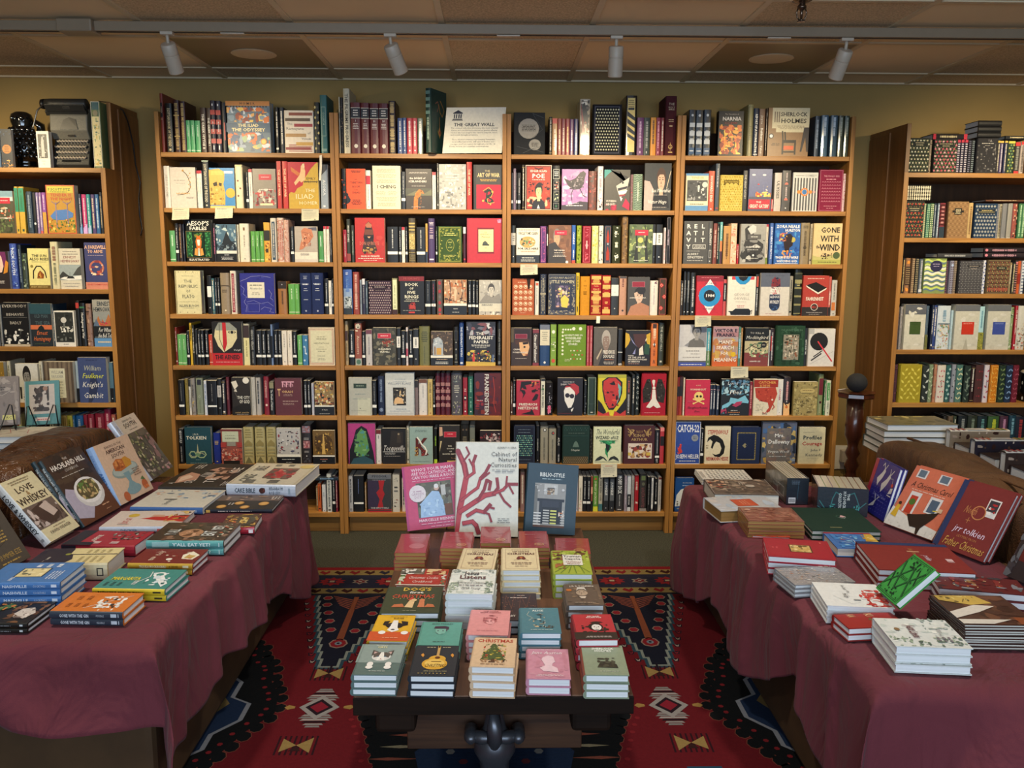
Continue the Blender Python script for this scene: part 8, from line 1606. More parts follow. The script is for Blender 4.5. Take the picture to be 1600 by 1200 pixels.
# ================= books lying and leaning on the tables =================
POSN = [x+' up' for x in NUM]+['ninth up']
def stack(mode, kind, n, t, A, B, D, col, desc, front, spine='', grp=None, pg='pagesw', mat=None, sc=None, z0=None, seed=0, und=None, h=None, w=None):
    """A, B, D: pixels on the top cover (L: front left, front right, back right; R: front left, front right, back left; C: front left, front right, back left)"""
    z0 = (TZ if mode == 'C' else 0.5015) if z0 is None else z0
    zt_ = z0+n*t; a, b, d = atz(*A, zt_), atz(*B, zt_), atz(*D, zt_)
    if mode == 'L':
        ey = (a-b).normalized(); o = b; hh = (a-b).length; e = (d-b)-ey*(d-b).dot(ey); ww = e.length; ex = e
    elif mode == 'C':
        ex = (b-a).normalized(); o = a; ww = (b-a).length; e = (d-a)-ex*(d-a).dot(ex); hh = e.length; ey = e
    else:
        o = d; ey = (b-a).normalized(); hh = (b-a).length; e = (a-d)-ey*(a-d).dot(ey); ww = e.length; ex = e
        o = a-e
    if h: hh = h
    if w:
        if mode == 'R': o = a-e.normalized()*w
        ww = w
    rnd = random.Random(seed+int(A[0]))
    out = []
    for i in range(n):
        top = i == n-1
        jx, jy, ja = (0, 0, 0) if top else (rnd.uniform(-0.003, 0.003), rnd.uniform(-0.003, 0.003), rnd.uniform(-0.018, 0.018))
        R3 = Matrix.Rotation(ja, 3, 'Z'); exx = R3 @ ex.normalized(); eyy = R3 @ ey.normalized()
        pos = Vector((o.x+jx, o.y+jy, z0+i*t+0.0002))
        lab = desc if n == 1 else '%s, %s' % (desc, 'topmost of its stack' if top else (POSN[i]+' in its stack'))
        if i == 0 and n > 1: lab = '%s, lowest of its stack' % desc
        book(kind, ww, hh, t-0.0004, col, frame_mat(pos, exx, eyy), lab, grp, front, spine, sc, mat or 'print', pg)
    return zt_
K1 = lambda a, b: (530+a/4.2875, 820+b/4.2875)
K2 = lambda a, b: (760+a/4.2875, 820+b/4.2875)
K3 = lambda a, b: (600+a/4.706, 680+b/4.706)
GC = 'gift books on the coffee table'
def S(*a, **k): return stack('C', *a, grp=GC, **k)
S('h', 3, 0.0185, K1(75, 1003), K1(387, 1006), K1(150, 800), '5c716c', 'sage green gift book with a grey and white cat face', 'r 8a9a94 0 100 38 100; p 4a4440 30 60 30 80 44 74; p 4a4440 76 60 78 80 64 74; p c8a8a0 34 66 34 75 42 72; p c8a8a0 73 66 74 75 66 72; e dcdad4 53 56 21 0.85; p 5a524c 34 66 44 72 62 72 72 66 70 54 58 58 48 58 36 54; p ece8e0 50 72 56 72 62 44 44 44; e 3a5a70 45 58 2.6; e 3a5a70 61 58 2.6; p c88a88 51 51 55 51 53 48; l 4a4440 0.5 53 48 49 45; l 4a4440 0.5 53 48 57 45; e ece8e0 34 32 7 1.5; e ece8e0 74 32 7 1.5; e ece8e0 34 22 8; e ece8e0 74 22 8; t ece8e0 34 60 92 96 THE LITTLE BOOK OF; T ece0a0 38 60 85 91 CATS; x dcdcd4 36 72 8 11 1; s 4a5c58 1 5 5.6 0 100', pg='pagesw')
S('h', 3, 0.0185, K1(180, 775), K1(456, 780), K1(240, 603), 'd8a82a', 'yellow and orange gift book with a black and white puppy', 'r c8542a 0 100 0 34; p 1c1a1c 26 74 24 60 34 56 40 76; p 1c1a1c 86 74 88 60 76 56 68 76; e 1c1a1c 55 58 22 0.8; p e8e4de 48 78 60 78 64 50 70 40 54 32 40 40 44 50; e 1c1a1c 54 42 5 0.7; e 1c1a1c 44 56 2.4; e 1c1a1c 66 56 2.4; e e8e4de 30 30 9 1.1; e e8e4de 86 30 9 1.1; t 3a3010 36 80 90 94 THE LITTLE BOOK OF; T 5a3a20 46 72 83 89 DOGS; x e8b090 36 76 8 12 1', sc='d8a82a')
S('k', 3, 0.020, K1(262, 590), K1(666, 590), K1(320, 415), '39432f', 'large dark green board book with dogs under the title', 'T d8b040 30 80 82 98 DOG\'S; T e0dcd0 40 70 72 82 first; T b84a34 14 88 54 70 CHRISTMAS; g c 12 1 1 14 88 52 54 e0b868 8ab0a0; p d8b888 40 20 54 18 56 50 48 52 44 36; p b83a34 42 46 56 48 50 58; p c87a54 62 20 74 20 72 44 64 44; p b86a44 18 20 40 20 36 32 22 30; p b86a44 74 20 92 20 88 30 78 32; e c87a54 68 46 5; e d8b888 54 46 5; x a8a88a 36 66 5 8 1', pg='pagesw')
S('p', 2, 0.015, K1(375, 407), K1(706, 412), K1(400, 292), 'a8342a', 'square cookie cookbook with a red title band', 'r 5a5a50 0 50 66 100; b 3 24 8 2 48 66 98 d8d4cc 2a2a28 8a7a6a; b 4 24 8 54 98 66 98 b84a34 d8b888 8a3a28; b 5 20 6 2 14 2 64 b8c8a8 d0d0c8 4a6a3a; b 6 24 6 86 98 2 64 d8d4cc b84a34 5a6a4a; r a8342a 14 88 6 62; r d8ccc0 0 100 0 5; i e0d8d0 20 82 32 56 Christmas Cookie; i e0d8d0 30 72 14 30 Cookbook')
WL = 'b 3 50 9 2 98 2 98 d8dcd4 c0c8c0 e8e8e0; l 8a9a88 1.2 6 2 8 40 5 30; b 7 26 5 2 24 2 44 8a9a88 a8b4a0; b 8 26 5 78 98 2 50 7a8a7a a8b4a0; b 9 24 5 2 98 84 99 8a948c b0b8b0; T 3a3438 32 64 74 90 Jesus; T 5a3438 22 80 56 74 Listens; t 4a4448 46 56 48 54 for; i 4a4448 18 82 36 48 Advent and Christmas; x 7a7478 22 78 28 34 1; i 4a4448 30 70 14 26 Sarah Young'
S('h', 5, 0.0215, K1(710, 460), (770.8, 928.5), K1(726, 297), 'd8dcd6', 'white wintry devotional with fir trees and dark title', WL, 'b 3 20 20 5 95 5 95 8a9a88 b0b8b0')
S('h', 3, 0.0185, K1(510, 806), K1(800, 809), K1(550, 650), '5b9a8c', 'turquoise gift book with a dark quiff hairstyle drawing', 'p 3a2a3c 34 70 36 80 60 82 70 78 70 66 62 70 44 70; p 4a3a44 38 56 46 46 58 46 54 50 46 52; p 4a3a44 62 70 68 70 66 56; p 7ab0a0 38 68 64 68 62 50 50 44 40 54; e 3a2a3c 45 60 2; e 3a2a3c 57 60 2; T 3a4a4c 26 80 88 93 ELVIS PRESLEY; x 3a5a54 34 70 12 16 1; s 4a8478 1 5 5.6 0 100', w=None)
S('h', 3, 0.0190, K1(457, 1010), K1(772, 1013), K1(500, 808), '232b33', 'navy black gift book with a golden guitar', 'e d8a438 56 54 19 0.9; e d8a438 52 38 28 0.95; e e8c060 52 40 22 0.8; e 5a3418 56 58 6; r c8a060 53 59 62 98; r 2a1a10 54 58 92 100; i 3a2410 30 76 26 38 CHRISTMAS; r 6a4418 44 66 44 46; p d8943a 18 66 22 72 26 66 24 58; p d8943a 84 66 88 72 92 66 90 58; x d8c890 30 84 12 15 1; g f 8 1 2.4 20 84 4 9 d8b860; x c8b890 28 48 90 94 1; x c8b890 62 84 90 94 1')
S('h', 4, 0.0185, K1(845, 735), (793.9, 992.8), K1(862, 568), 'd89090', 'salmon pink gift book with a drawn curly haired portrait', 'e b86a6c 52 56 17 1.1; e e0a0a0 54 52 11 1.3; b 3 22 5 36 70 52 78 b86a6c 8a4448; l 8a4448 0.8 48 50 50 48; l 8a4448 0.8 58 50 60 48; l 8a4448 1 50 40 58 40; T 8a4448 26 78 86 90 MARIE THERESIA; T 8a4448 22 82 91 95 THE LITTLE; x b06a6c 22 78 14 17 2')
S('h', 4, 0.0205, (731.8, 1041), (803.9, 1042.8), (734, 995.6), 'd8b894', 'peach gift book with a decorated Christmas tree', 'T b03a28 10 92 82 95 CHRISTMAS; p 4a5a30 46 78 52 78 60 66 56 66 70 50 64 50 78 32 72 32 80 22 22 22 28 34 24 34 36 50 32 50 44 66 40 66; b 3 60 4 26 78 24 76 7a8a44 3a4824 b84a34 c8b04a 5a6a34; p 5a3a24 46 14 56 14 55 24 47 24; b 4 16 4 22 82 14 24 8a5a3a b88a5a 4a3424; x 8a6a4a 20 84 6 10 1; T b03a28 24 40 96 99 THE')
XM = 'o 8a5a4a 0.8 12 94 5 95; x 8a6a5a 26 78 88 92 1; T 5a2a2c 30 76 78 85 LAST DAYS FOR; T 5a2a2c 16 90 66 77 CHRISTMAS; p 6a2a24 40 50 46 60 60 60 66 50 60 44 54 50 46 44; e c8783a 53 54 4; l 6a2a24 1.4 34 42 46 46 60 46 72 42; x 8a6a5a 22 84 22 34 2; x 8a6a5a 32 72 14 18 1; s c0ae88 1 4 4.6 0 100'
S('h', 4, 0.0190, K1(780, 297), (771.8, 890.8), K1(791, 155), 'd8c8a0', 'cream Christmas gift book, left of its twin pile', XM)
S('h', 5, 0.0190, K2(97, 303), K2(361, 303), K2(105, 155), 'd8c8a0', 'cream Christmas gift book, right of its twin pile', XM, seed=4)
S('h', 4, 0.0205, K2(445, 328), K2(712, 330), K2(428, 172), '9aa83c', 'lime green gift book with pine cones round a white label', 'b 3 40 8 2 98 40 98 a8b84a 8a9c34 b8c45c; b 4 20 8 4 34 56 96 6a4428 8a5a38 4a3020; b 5 16 8 62 96 56 98 6a4428 8a5a38 4a3020; b 6 12 8 8 34 18 44 8a5a38 a8683c; l 4a6a2a 1.4 6 6 40 34; l 4a6a2a 1.4 20 2 46 34; l 5a7a34 1.4 60 2 56 34; l 4a6a2a 1.4 94 6 66 34; l 5a7a34 1.4 80 2 70 38; l 4a6a2a 1.2 40 2 50 32; r dedad0 30 80 34 78; T 2a2a2c 32 78 66 77 Truman; T 2a2a2c 34 76 55 65 Capote; t 8a4a34 52 58 50 54 a; T 8a4a34 36 76 43 50 Christmas; T 8a4a34 40 72 36 42 Memory')
S('h', 4, 0.0185, K2(536, 538), K2(790, 538), K2(496, 398), '5d5046', 'brown gift book with a grey bearded face', 'b 3 30 10 2 98 2 98 6a5a4c 4a4038 7a6654; T d8d0c4 18 84 86 93 J R R TOLKIEN; e b86a34 14 70 8; e a89480 48 56 16 1.2; p c8c0b4 34 66 38 84 58 84 62 66 56 74 40 74; p c8b8a8 38 40 58 40 54 30 44 30; e 3a2c24 42 60 2; e 3a2c24 54 60 2; l 5a4438 1 48 58 46 48; l 3a2c24 1 43 42 54 42; x a89888 20 84 8 12 1')
S('h', 4, 0.0185, K2(222, 725), K2(504, 725), K2(208, 556), '4a7a86', 'teal blue gift book with a small drawn scene', 'T e0e4dc 34 62 84 92 ALICE; t e0e4dc 26 68 94 97 THE LITTLE BOOK OF; l c8c8b0 1 26 84 20 70 34 58 24 48; b 3 24 6 34 64 22 76 d8d4c4 8a8a7a c8b088 3a4a50; b 4 10 5 58 84 18 28 6a5a4a 3a4040; x b8ccc8 24 84 10 14 1; s 3c6874 1 5 5.6 0 100')
S('h', 2, 0.022, K2(262, 1030), K2(566, 1034), K2(258, 830), 'c88a9c', 'pink gift book with a pale profile silhouette', 'b 3 30 12 6 96 4 96 c08090 cc92a2 c48696; s b47888 1 5 5.6 0 100; i ece0e0 14 84 80 92 Jane Austen; p e4c4cc 40 70 52 76 64 72 66 62 68 54 62 50 60 42 72 34 74 20 40 24 32 34 44 42 40 54 36 62; x e8d0d4 20 88 8 14 2; t e8d0d4 36 70 93 97 THE LITTLE BOOK')
S('h', 2, 0.022, K2(92, 640), K2(350, 640), K2(95, 458), '33262a', 'near black gift book with thin constellation lines', 'b 3 60 2 4 96 30 96 a8705a 8a5a4a; l 8a5a4a 0.7 10 30 16 90 30 40 40 96; l 8a5a4a 0.7 50 30 56 90 70 44 84 92; x c8b8b0 22 78 78 84 1; x c8b8b0 44 70 88 91 1; T c8c0b8 10 40 10 18 MERRY', seed=2)
S('h', 4, 0.0205, K2(600, 770), K2(887, 768), K2(560, 600), 'b02f38', 'red gift book with a pale face and ravens', 'r 2c2420 0 100 0 28; b 3 20 9 20 84 24 70 1c1818 2c2420; e 1c1818 54 48 18 1.1; e ded8d0 56 46 12 1.4; p 1c1818 44 60 56 66 68 60 60 56; e 1c1818 51 48 1.8; e 1c1818 61 48 1.8; r 1c1818 52 60 36 37.6; l 5a5450 0.7 56 46 55 41; T e8dcd4 36 74 82 92 EDGAR/ALLAN POE; x d8ccc4 24 88 6 12 2', sc='8a2028')
S('h', 3, 0.0205, K2(647, 1005), K2(958, 1008), K2(614, 806), '8a957c', 'sage green gift book with a smoking silhouette title block', 'T e8e8dc 28 78 84 92 SHERLOCK; T e8e8dc 34 72 76 84 HOLMES; b 3 1 1 0 1 0 1 8a957c; p 2c2a22 34 24 80 22 78 34 66 44 44 44; b 4 18 7 36 76 24 56 2c2a22 3c3a2c 4a4838; x e0e0d0 34 84 10 13 1; s 78846c 1 5 5.6 0 100', sc='8a4434')
RD = 'o a8605c 1 6 94 4 96; b 3 12 10 10 90 6 60 9a4044 a84a4c; e b89a58 68 20 16 0.9; e a8403e 68 20 13 0.85; x c8a868 60 76 16 24 2; x c8888a 20 60 74 80 1'
for j, (a, b, d, n, wh) in enumerate(((K3(75, 865), K3(305, 865), K3(115, 725), 5, 'at the far left corner'), (K3(410, 830), K3(637, 832), K3(430, 710), 6, 'before the pink cookbook'), (K3(705, 793), K3(930, 793), K3(715, 672), 6, 'before the coral branch book'), (K3(995, 828), K3(1215, 828), K3(985, 705), 6, 'before the teal library book'), (K3(1262, 868), K3(1520, 872), K3(1255, 755), 5, 'at the far right corner'))):
    stack('C', 'n', n, 0.0125, a, b, d, '9c3034', 'shrink wrapped red pocket book %s' % wh, RD if j else 'o a8605c 1 6 94 4 96; e b06a6c 66 34 26; x c8888a 30 70 74 80 1', grp='shrink wrapped red pocket books on the coffee table', pg='gilt', mat='wrap', seed=j)
# three large books standing at the far end of the coffee table
def stand(kind, t, BL, BR, TL, TR, lean, col, label, front, spine='', sc=None, y=None, mat='print'):
    o = atz(*BL, TZ+0.002); yt = o.y+lean
    tl, tr = aty(*TL, yt), aty(*TR, yt); ex = tr-tl; ey = tl-o
    n = ex.normalized().cross(ey.normalized()).normalized()
    q = o-n*t; lift = max(0, TZ+0.001-q.z); o.z += lift
    wv = ex.length; hv = ey.length
    low = min((o-n*t).z, (o+ex.normalized()*wv-n*t).z, (o+ex.normalized()*wv).z); o.z += max(0, TZ+0.0008-low)
    book(kind, wv, hv, t, col, frame_mat(o-n*t, ex, ey), label, 'large books standing on the coffee table', front, spine, sc, mat)
    k = MB(); m_ = o+ex*0.5-n*(t+0.004); b_ = m_.copy(); b_.z = TZ+0.003
    up = ey.normalized()
    for s_ in (-0.25, 0.25):
        p0 = m_+ex*s_+up*0.10; k.tube([p0, Vector((p0.x, p0.y+0.07, TZ+0.004)), Vector((p0.x, o.y+t+0.01, TZ+0.004))], 0.0022, 8)
    k.tube([m_+ex*-0.25+up*0.10, m_+ex*0.25+up*0.10], 0.0022, 8)
    tag(k.build('wire_book_stand', M['black'], None, True), 'black wire stand behind the %s' % label.split(' standing')[0][:60], 'book stand')
stand('k', 0.030, (637, 833), (711, 829), (622, 734), (709, 724), 0.07, 'bc466c', 'pink cookbook with a round sticker standing at the far end', 'r a83a70 0 4 0 100; T e0c0cc 16 94 90 96 WHO\'S YOUR MAMA,; T e0c0cc 16 96 84 90 ARE YOU CATHOLIC, AND; T e0c0cc 16 94 78 84 CAN YOU MAKE A ROUX?; x d8a8bc 16 92 74.5 76.5 1; r 5a5a50 22 84 18 72; b 3 60 7 23 83 19 71 6a6a58 3a3a30 8a8a7a 4a3c30 9a988a; p 9ab8d8 26 18 70 18 68 40 62 56 50 58 40 50 28 40; b 6 40 4 26 68 19 44 b0cce4 8aa8cc 9ab8d8; e c8a898 58 62 4.5; e d8d8d8 58 65 4; r 6a4028 70 83 19 36; r b8b8b4 66 74 50 66; e d4ccd0 24 56 15; x a8889c 16 32 58 61 1; t a8889c 13 35 53 58 GARDEN; t a8889c 18 30 48 53 DIST; T e0c0cc 22 94 11 16 MARCELLE BIENVENU; x d8a8bc 22 96 6.5 9 1; x d8a8bc 40 80 2 4 1', sc='94305a')
stand('k', 0.040, (710, 841), (810, 843), (711.5, 694), (810.5, 695), 0.055, 'd4d4c8', 'tall white book with a red coral branch standing in the centre', 'l 8a2f38 9 2 2 8 30 14 50 18 64 14 76 4 90; l b04048 8 2 0 9 30 15 50 17 62; l 8a2f38 5 17 62 14 76 8 86 3 92; l b04048 3.4 17 62 14 76 8 86; l 8a2f38 3 13 80 22 88 17 95; l 8a2f38 5 18 62 30 68 28 78 32 86; l b04048 3 18 62 30 68 28 78; l 8a2f38 3 28 74 22 82; l 8a2f38 5 10 38 24 46 36 52 40 62 48 68 54 76; l b04048 3 10 38 24 46 36 52 40 62; l 8a2f38 3 40 60 54 68; l 8a2f38 8 8 26 30 36 48 44 62 46; l b04048 6 8 26 30 36 48 44 60 46; l 8a2f38 5 36 38 46 50 50 60 56 58 54 50; l 8a2f38 5 60 45 68 52 66 62; l 8a2f38 5 62 46 76 50 84 56 98 56; l b04048 3 62 46 76 50 84 56; l 8a2f38 3 80 52 82 64; l 8a2f38 3.6 70 47 78 38 88 32; l 8a2f38 3 84 56 92 46; l 8a2f38 6 20 22 34 28 46 26 56 34; l b04048 4 20 22 34 28 46 26; l 8a2f38 3.4 46 26 54 24 58 16; l 8a2f38 3.4 52 32 62 30; l 8a2f38 7 14 14 28 16 34 12 38 4; l b04048 5 14 14 28 16 34 12; t 5a5a58 66 96 93.5 96 ALBERTUS SEBA; t 3a3a3a 56 97 85 91 Cabinet of; t 3a3a3a 68 97 79.5 85 Natural; t 3a3a3a 55 97 73.5 79.5 Curiosities; x 8a8a88 58 96 68 72 2; x 7a7a78 66 88 14.5 20 3', mat='print')
stand('k', 0.025, (817, 838), (895, 842), (821, 729), (901.5, 734), 0.05, '213a47', 'dark teal book with a fireplace photo standing on the right', 'T d0d4d0 26 74 81 88 BIBLIO-STYLE; x 9ab0b8 26 74 77 79.5 1; r 8f8f8c 18 78 9 72; r 6a6a66 18 24 12 70; r b4b4b0 36 62 56 71; r 5c5650 42 56 58 66; b 3 12 4 42 56 56 64 b8a890 8a6a4a; r 1e222c 24 76 46 50; r 1e222c 28 34 14 47; r 1e222c 66 72 14 47; r 2a2e3a 34 66 38 47; r 14161c 34 66 14 38; h b8b8b4 6 36 48 14 34; h c8c86a 5 50 62 14 34; h c8c8c4 5 18 32 12 30; h b8b8b4 5 70 78 12 28; b 5 10 3 18 78 60 70 c8c8c8 a8a8a4; r 5a3c2c 18 78 9 12; b 6 8 3 66 76 24 34 c87a4a e8d8c8')
# ---------------- left sofa ----------------
L2 = lambda a, b: (a/4.617, 640+b/4.617)
L3 = lambda a, b: (240+a/5.333, 700+b/5.333)
L4 = lambda a, b: (a/4.706, 840+b/4.706)
R2 = lambda a, b: (1070+a/5.333, 700+b/5.333)
R3 = lambda a, b: (1330+a/5.926, 700+b/5.926)
R4 = lambda a, b: (1160+a/3.636, 840+b/3.636)
GL = 'cookbooks laid out on the left sofa'; GR = 'holiday books laid out on the right sofa'
def SL(*a, **k): return stack('L', *a, grp=GL, **k)
SL('h', 2, 0.020, L4(358, 545), L4(897, 552), L4(1140, 408), 'c8702a', 'orange cocktail book with white blossoms and slate spine', 'b 3 26 7 8 80 14 50 e0dcd4 d4cfc8 ece8e0; l e0dcd4 1.4 20 60 60 30 84 10; b 5 12 6 20 70 20 46 2c2c2c e0dcd4; x a85a20 24 44 56 90 3; x a85a20 60 80 60 88 2', 'V d8dadc 22 78 46 86 GONE WITH THE GIN; v b8bcc0 32 68 25 36 FEDERLE; r c8ccd0 30 80 8 16; r c8ccd0 30 80 5 6', sc='2f3641')
SL('h', 2, 0.018, L4(675, 375), L4(1207, 385), L4(1352, 235), '3c8078', 'teal cocktail book with white drawing and yellow spine', 'p e0e0dc 14 10 30 6 84 30 80 42 60 34; e e0e0dc 72 30 12; e 3c8078 72 30 7; b 5 14 6 20 80 10 40 c8d4d8 e8e8e4 2a5c58; V d8c83a 40 60 50 90 MARGARITA; i e0e0dc 20 40 44 62 mama; x 2c5c58 14 34 66 94 3; l e0e0dc 1.5 30 50 60 40 84 44', 'r 3a3414 40 70 5 16; z 3a3414 30 92 30', sc='d0b428')
SL('h', 2, 0.018, L4(935, 190), L4(1413, 196), L4(1548, 86), '6e2422', 'dark red cocktail book with a cut fruit drawing, yellow spine', 'p e0d8c0 30 8 60 4 84 20 60 30 34 26; p b89a58 34 12 56 8 60 22 40 24; e e0dcd0 30 44 7; b 4 10 4 10 90 10 60 b8483c d8c8b0; T e0c8b0 20 44 62 80 TEQUILA; i e0c8b0 52 80 56 82 Mocking; l c8a8a0 0.8 70 60 84 70; l c8a8a0 0.8 70 76 84 70', 'V e8e0c0 24 76 40 82 TEQUILA MOCKINGBIRD; r e0d8b0 30 75 6 15; z 6a5010 22 36 30', sc='b8902c')
z_ = SL('h', 4, 0.0195, L4(-150, 338), L4(437, 330), L4(667, 180), '4672a8', 'blue cocktail guide with a cream die cut panel', 'r 2a3a50 28 72 32 70; r d4c490 30 70 34 68; b 3 12 6 32 68 36 66 c8b47c e0d4a8 6a6a58; T d8dce4 10 28 40 96 NASHVILLE; x c8d0dc 74 92 20 60 3; x c8d0dc 12 60 10 26 4', 'V dce0e8 24 76 36 78 NASHVILLE; v c8d0dc 30 70 18 34 COCKTAILS; r dce0e8 30 74 4 11')
SL('h', 2, 0.0135, L4(-200, 628), L4(197, 632), L4(422, 470), '1e1c18', 'dark cocktail book with a smoking glass photo', 'b 3 40 9 2 98 2 60 5a3c24 2a1c14 7a5434; p c8bcb0 20 20 46 10 70 24 64 44 40 48; b 5 12 6 24 66 16 44 d8ccc0 8a7a70; e 4a6a3a 72 78 10; b 6 14 6 50 90 60 96 6a7a3a b8702c 3a5a2c', 'r c8ccc8 40 80 8 14; z 888 30 80 24')
SL('h', 1, 0.052, L4(180, 200), L4(785, 190), L4(980, 72), 'd0c08c', 'thick cream book with a navy pointed title block', 'p 241f30 0 100 0 56 30 50 60 56 64 60 96 62 100 64 100 100; r 241f30 0 100 70 100; r 2a2638 57 61 0 62; t e0d8c8 14 24 70 96 MARTHA ALBERTA; T e0d8c8 28 44 66 96 COCKTAILS; e 8a8a3a 60 62 6; x b8a878 10 50 10 44 4; x b8a878 66 90 10 44 4', 'o 2a2a2a 6 25 75 5 13; r c8b880 30 70 60 90', sc='c8bc98', pg='pages')
SL('h', 1, 0.036, L2(440, 975), L2(966, 985), L2(1098, 880), '9a2434', 'red and navy book with black and white interior photos', 'r 1c1a28 0 100 80 100; T e0d4c8 30 70 54 78 ADVENTURE; b 3 40 5 40 96 8 52 3a3c38 a8a8a0 1c1c1c 6a6a64; x c8a8a8 10 28 20 70 2; r 1c1a28 0 20 60 100', 'r 1c1a28 0 100 80 100; V e0c8c0 24 70 20 60 ENTERTAINING')
SL('k', 2, 0.0245, L2(1050, 947), L3(578, 776), L3(766, 622), '3a302c', 'food photo cookbook with a turquoise title spine', 'b 3 60 7 2 98 2 98 6a4a3c 3c3430 8a6a58 2a2624; e a87a5c 40 52 22 0.9; b 5 14 6 24 56 44 62 c89a7c 5a3424; T d8dcd8 26 50 16 40 EAT; T d8dcd8 56 80 10 36 YET?; T c8ccc8 30 60 66 90 Y ALL; b 6 20 4 4 96 2 16 b85a3c d8c8b0 4a6a5a', 'V e0e8e4 22 78 16 66 Y\'ALL EAT YET?; s b8d4d0 8 12 88 70 92; r c8dcd8 20 80 5 6', sc='5c9c98', mat='gloss')
SL('h', 1, 0.022, L2(712, 850), (277, 823), (304, 797.5), 'cfc0b4', 'white cookbook with red script and a woman in red', 'i b83a3c 20 52 60 94 Just eat; e c8a83a 70 74 11 0.9; p b8302c 30 0 70 0 64 40 50 60 40 36; p c89a80 60 30 72 34 74 48 62 50; b 5 22 6 30 96 0 26 c8a040 8a4a34 3a3028 d8b878; x a89890 14 20 60 90 1', 'V 6a8aa8 20 74 40 84 DECKER; r c85a5a 20 70 20 26', sc='b8c4d8')
SL('h', 1, 0.026, L3(540, 668), L3(838, 660), L3(982, 545), '4c2c28', 'red spined cookbook with noodle photo cover', 'b 3 60 7 2 98 2 98 c8a04a 6a4434 3a4034 8a7a3c b88a44; e 3a3a34 50 40 34 0.7; b 4 36 5 26 74 30 52 d0b05a a87c34 e0c878; r 8a2434 0 30 60 100; T e0d8c8 8 28 64 96 RAMEN; b 5 12 4 30 60 60 90 c85a34 d8a85a', 'r e0d8d8 20 70 4 16', sc='9a2030', mat='gloss')
SL('k', 1, 0.014, L3(425, 512), L3(985, 512), L3(1100, 395), '2a2824', 'charcoal cookbook with golden biscuits on the cover', 'r 6a5a50 60 100 0 100; e b88440 20 80 12 0.8; e b88440 44 58 12 0.8; e a87438 16 44 12 0.8; e c08c48 40 20 13 0.8; e d8a860 20 80 9 0.8; e d8a860 44 58 9 0.8; e d8a860 16 44 9 0.8; e d8a860 40 20 10 0.8; b 4 16 6 64 96 8 92 8a7060 a88a74 4a3c34; x c8c4bc 30 44 64 74 2; x c8c4bc 70 90 2 16 3', 'z c8c4bc 30 80 30; r c8a050 10 90 92 98', sc='1e2430')
SL('k', 1, 0.048, L3(603, 300), L3(1180, 312), L3(1286, 132), 'd6cfb8', 'thick white baking book with a fruit topped cake', 'b 3 30 18 26 76 22 62 5a4a40 6a584c 7a6658; b 5 20 6 30 70 20 60 b83a3c d86a64 8a2a2c; o c8b88a 0.6 3 97 3 97; T 6a6a60 12 44 72 92 CAKE; e e0c87a 84 14 9; t 4a4a48 62 84 68 94 BIBLE; x 6a6a60 6 22 20 90 2; x 8a8a7c 84 94 30 70 2', 'V 3c4650 24 74 58 88 CAKE BIBLE; e 4a2a24 50 48 26; b 4 8 14 24 76 44 52 6a3430 3a2420; v 3c4650 12 48 22 38 ROSE LEVY; v 3c4650 52 88 18 38 BERANBAUM; x 8a9aa4 20 80 6 12 1', sc='b4bcc8', pg='pagesw', mat='gloss')
SL('k', 1, 0.032, L3(35, 322), L3(603, 330), L3(737, 134), '2a2420', 'dark brown bread book with thin white lettering', 'p b88a74 14 84 40 92 60 84 52 66 30 60; p d8b8a0 18 82 38 88 50 82 40 70; p b88a74 70 62 84 50 80 40 66 46; b 4 16 8 30 80 16 50 8a6450 b08a74 4a342a; t d0c8c0 8 20 84 94 A; t d0c8c0 10 34 58 74 SL; t d0c8c0 40 60 40 66 OW; t d0c8c0 14 40 28 46 TR; t d0c8c0 54 88 10 30 ISE; x c0b8b0 6 26 4 14 3; x c0b8b0 76 94 76 90 3', 'z 9a928a 40 80 20')
SL('h', 1, 0.026, L2(935, 703), L3(407, 500), L3(587, 350), 'cfcabb', 'white cookbook with faint blue dishes and blue spine', 'b 3 20 8 50 96 4 96 9ab0c0 b8c0c4 6a8aa8 c8a890; b 4 20 5 50 96 4 96 6a7a88 dcd8cc; i 4a4c50 14 40 26 92 Entertaining; x 6a6a68 40 46 40 80 1', 'r 8aa4c8 30 70 8 12; z 3a5a8a 40 90 24', sc='3c5f94')
def lean(side, kind, n, t, N, Fp, T, col, desc, front, spine='', sc=None, grp=None, pg='pagesw', mat='gloss', zb=0.503, pct=1.0):
    a, b = atz(*N, zb), atz(*Fp, zb); tt = aty(*T, b.y)
    ey = (tt-b); ex = (b-a) if side == 'L' else (a-b); o = a if side == 'L' else b
    wv, hv = ex.length, ey.length; ex.normalize(); ey.normalize(); nn = ex.cross(ey).normalized()
    for i in range(n):
        q = o-nn*(t*(i+1)+0.0008*i); low = min(q.z, (q+ex*wv).z); q = q+Vector((0, 0, max(0, zb-low+(0.0005))))
        if i: q = q + ex*0.004*(1 if side == 'R' else -2.5)
        lab = desc if i == 0 else desc.replace(' leaning on the right sofa', ', copy leaning behind').replace(' leaning on the left sofa', ', copy leaning behind')
        book(kind, wv, hv, t-0.0006, col, frame_mat(q, ex, ey), lab, grp, front, spine, sc, mat, pg)
GLn = 'books leaning against the sofa backs'
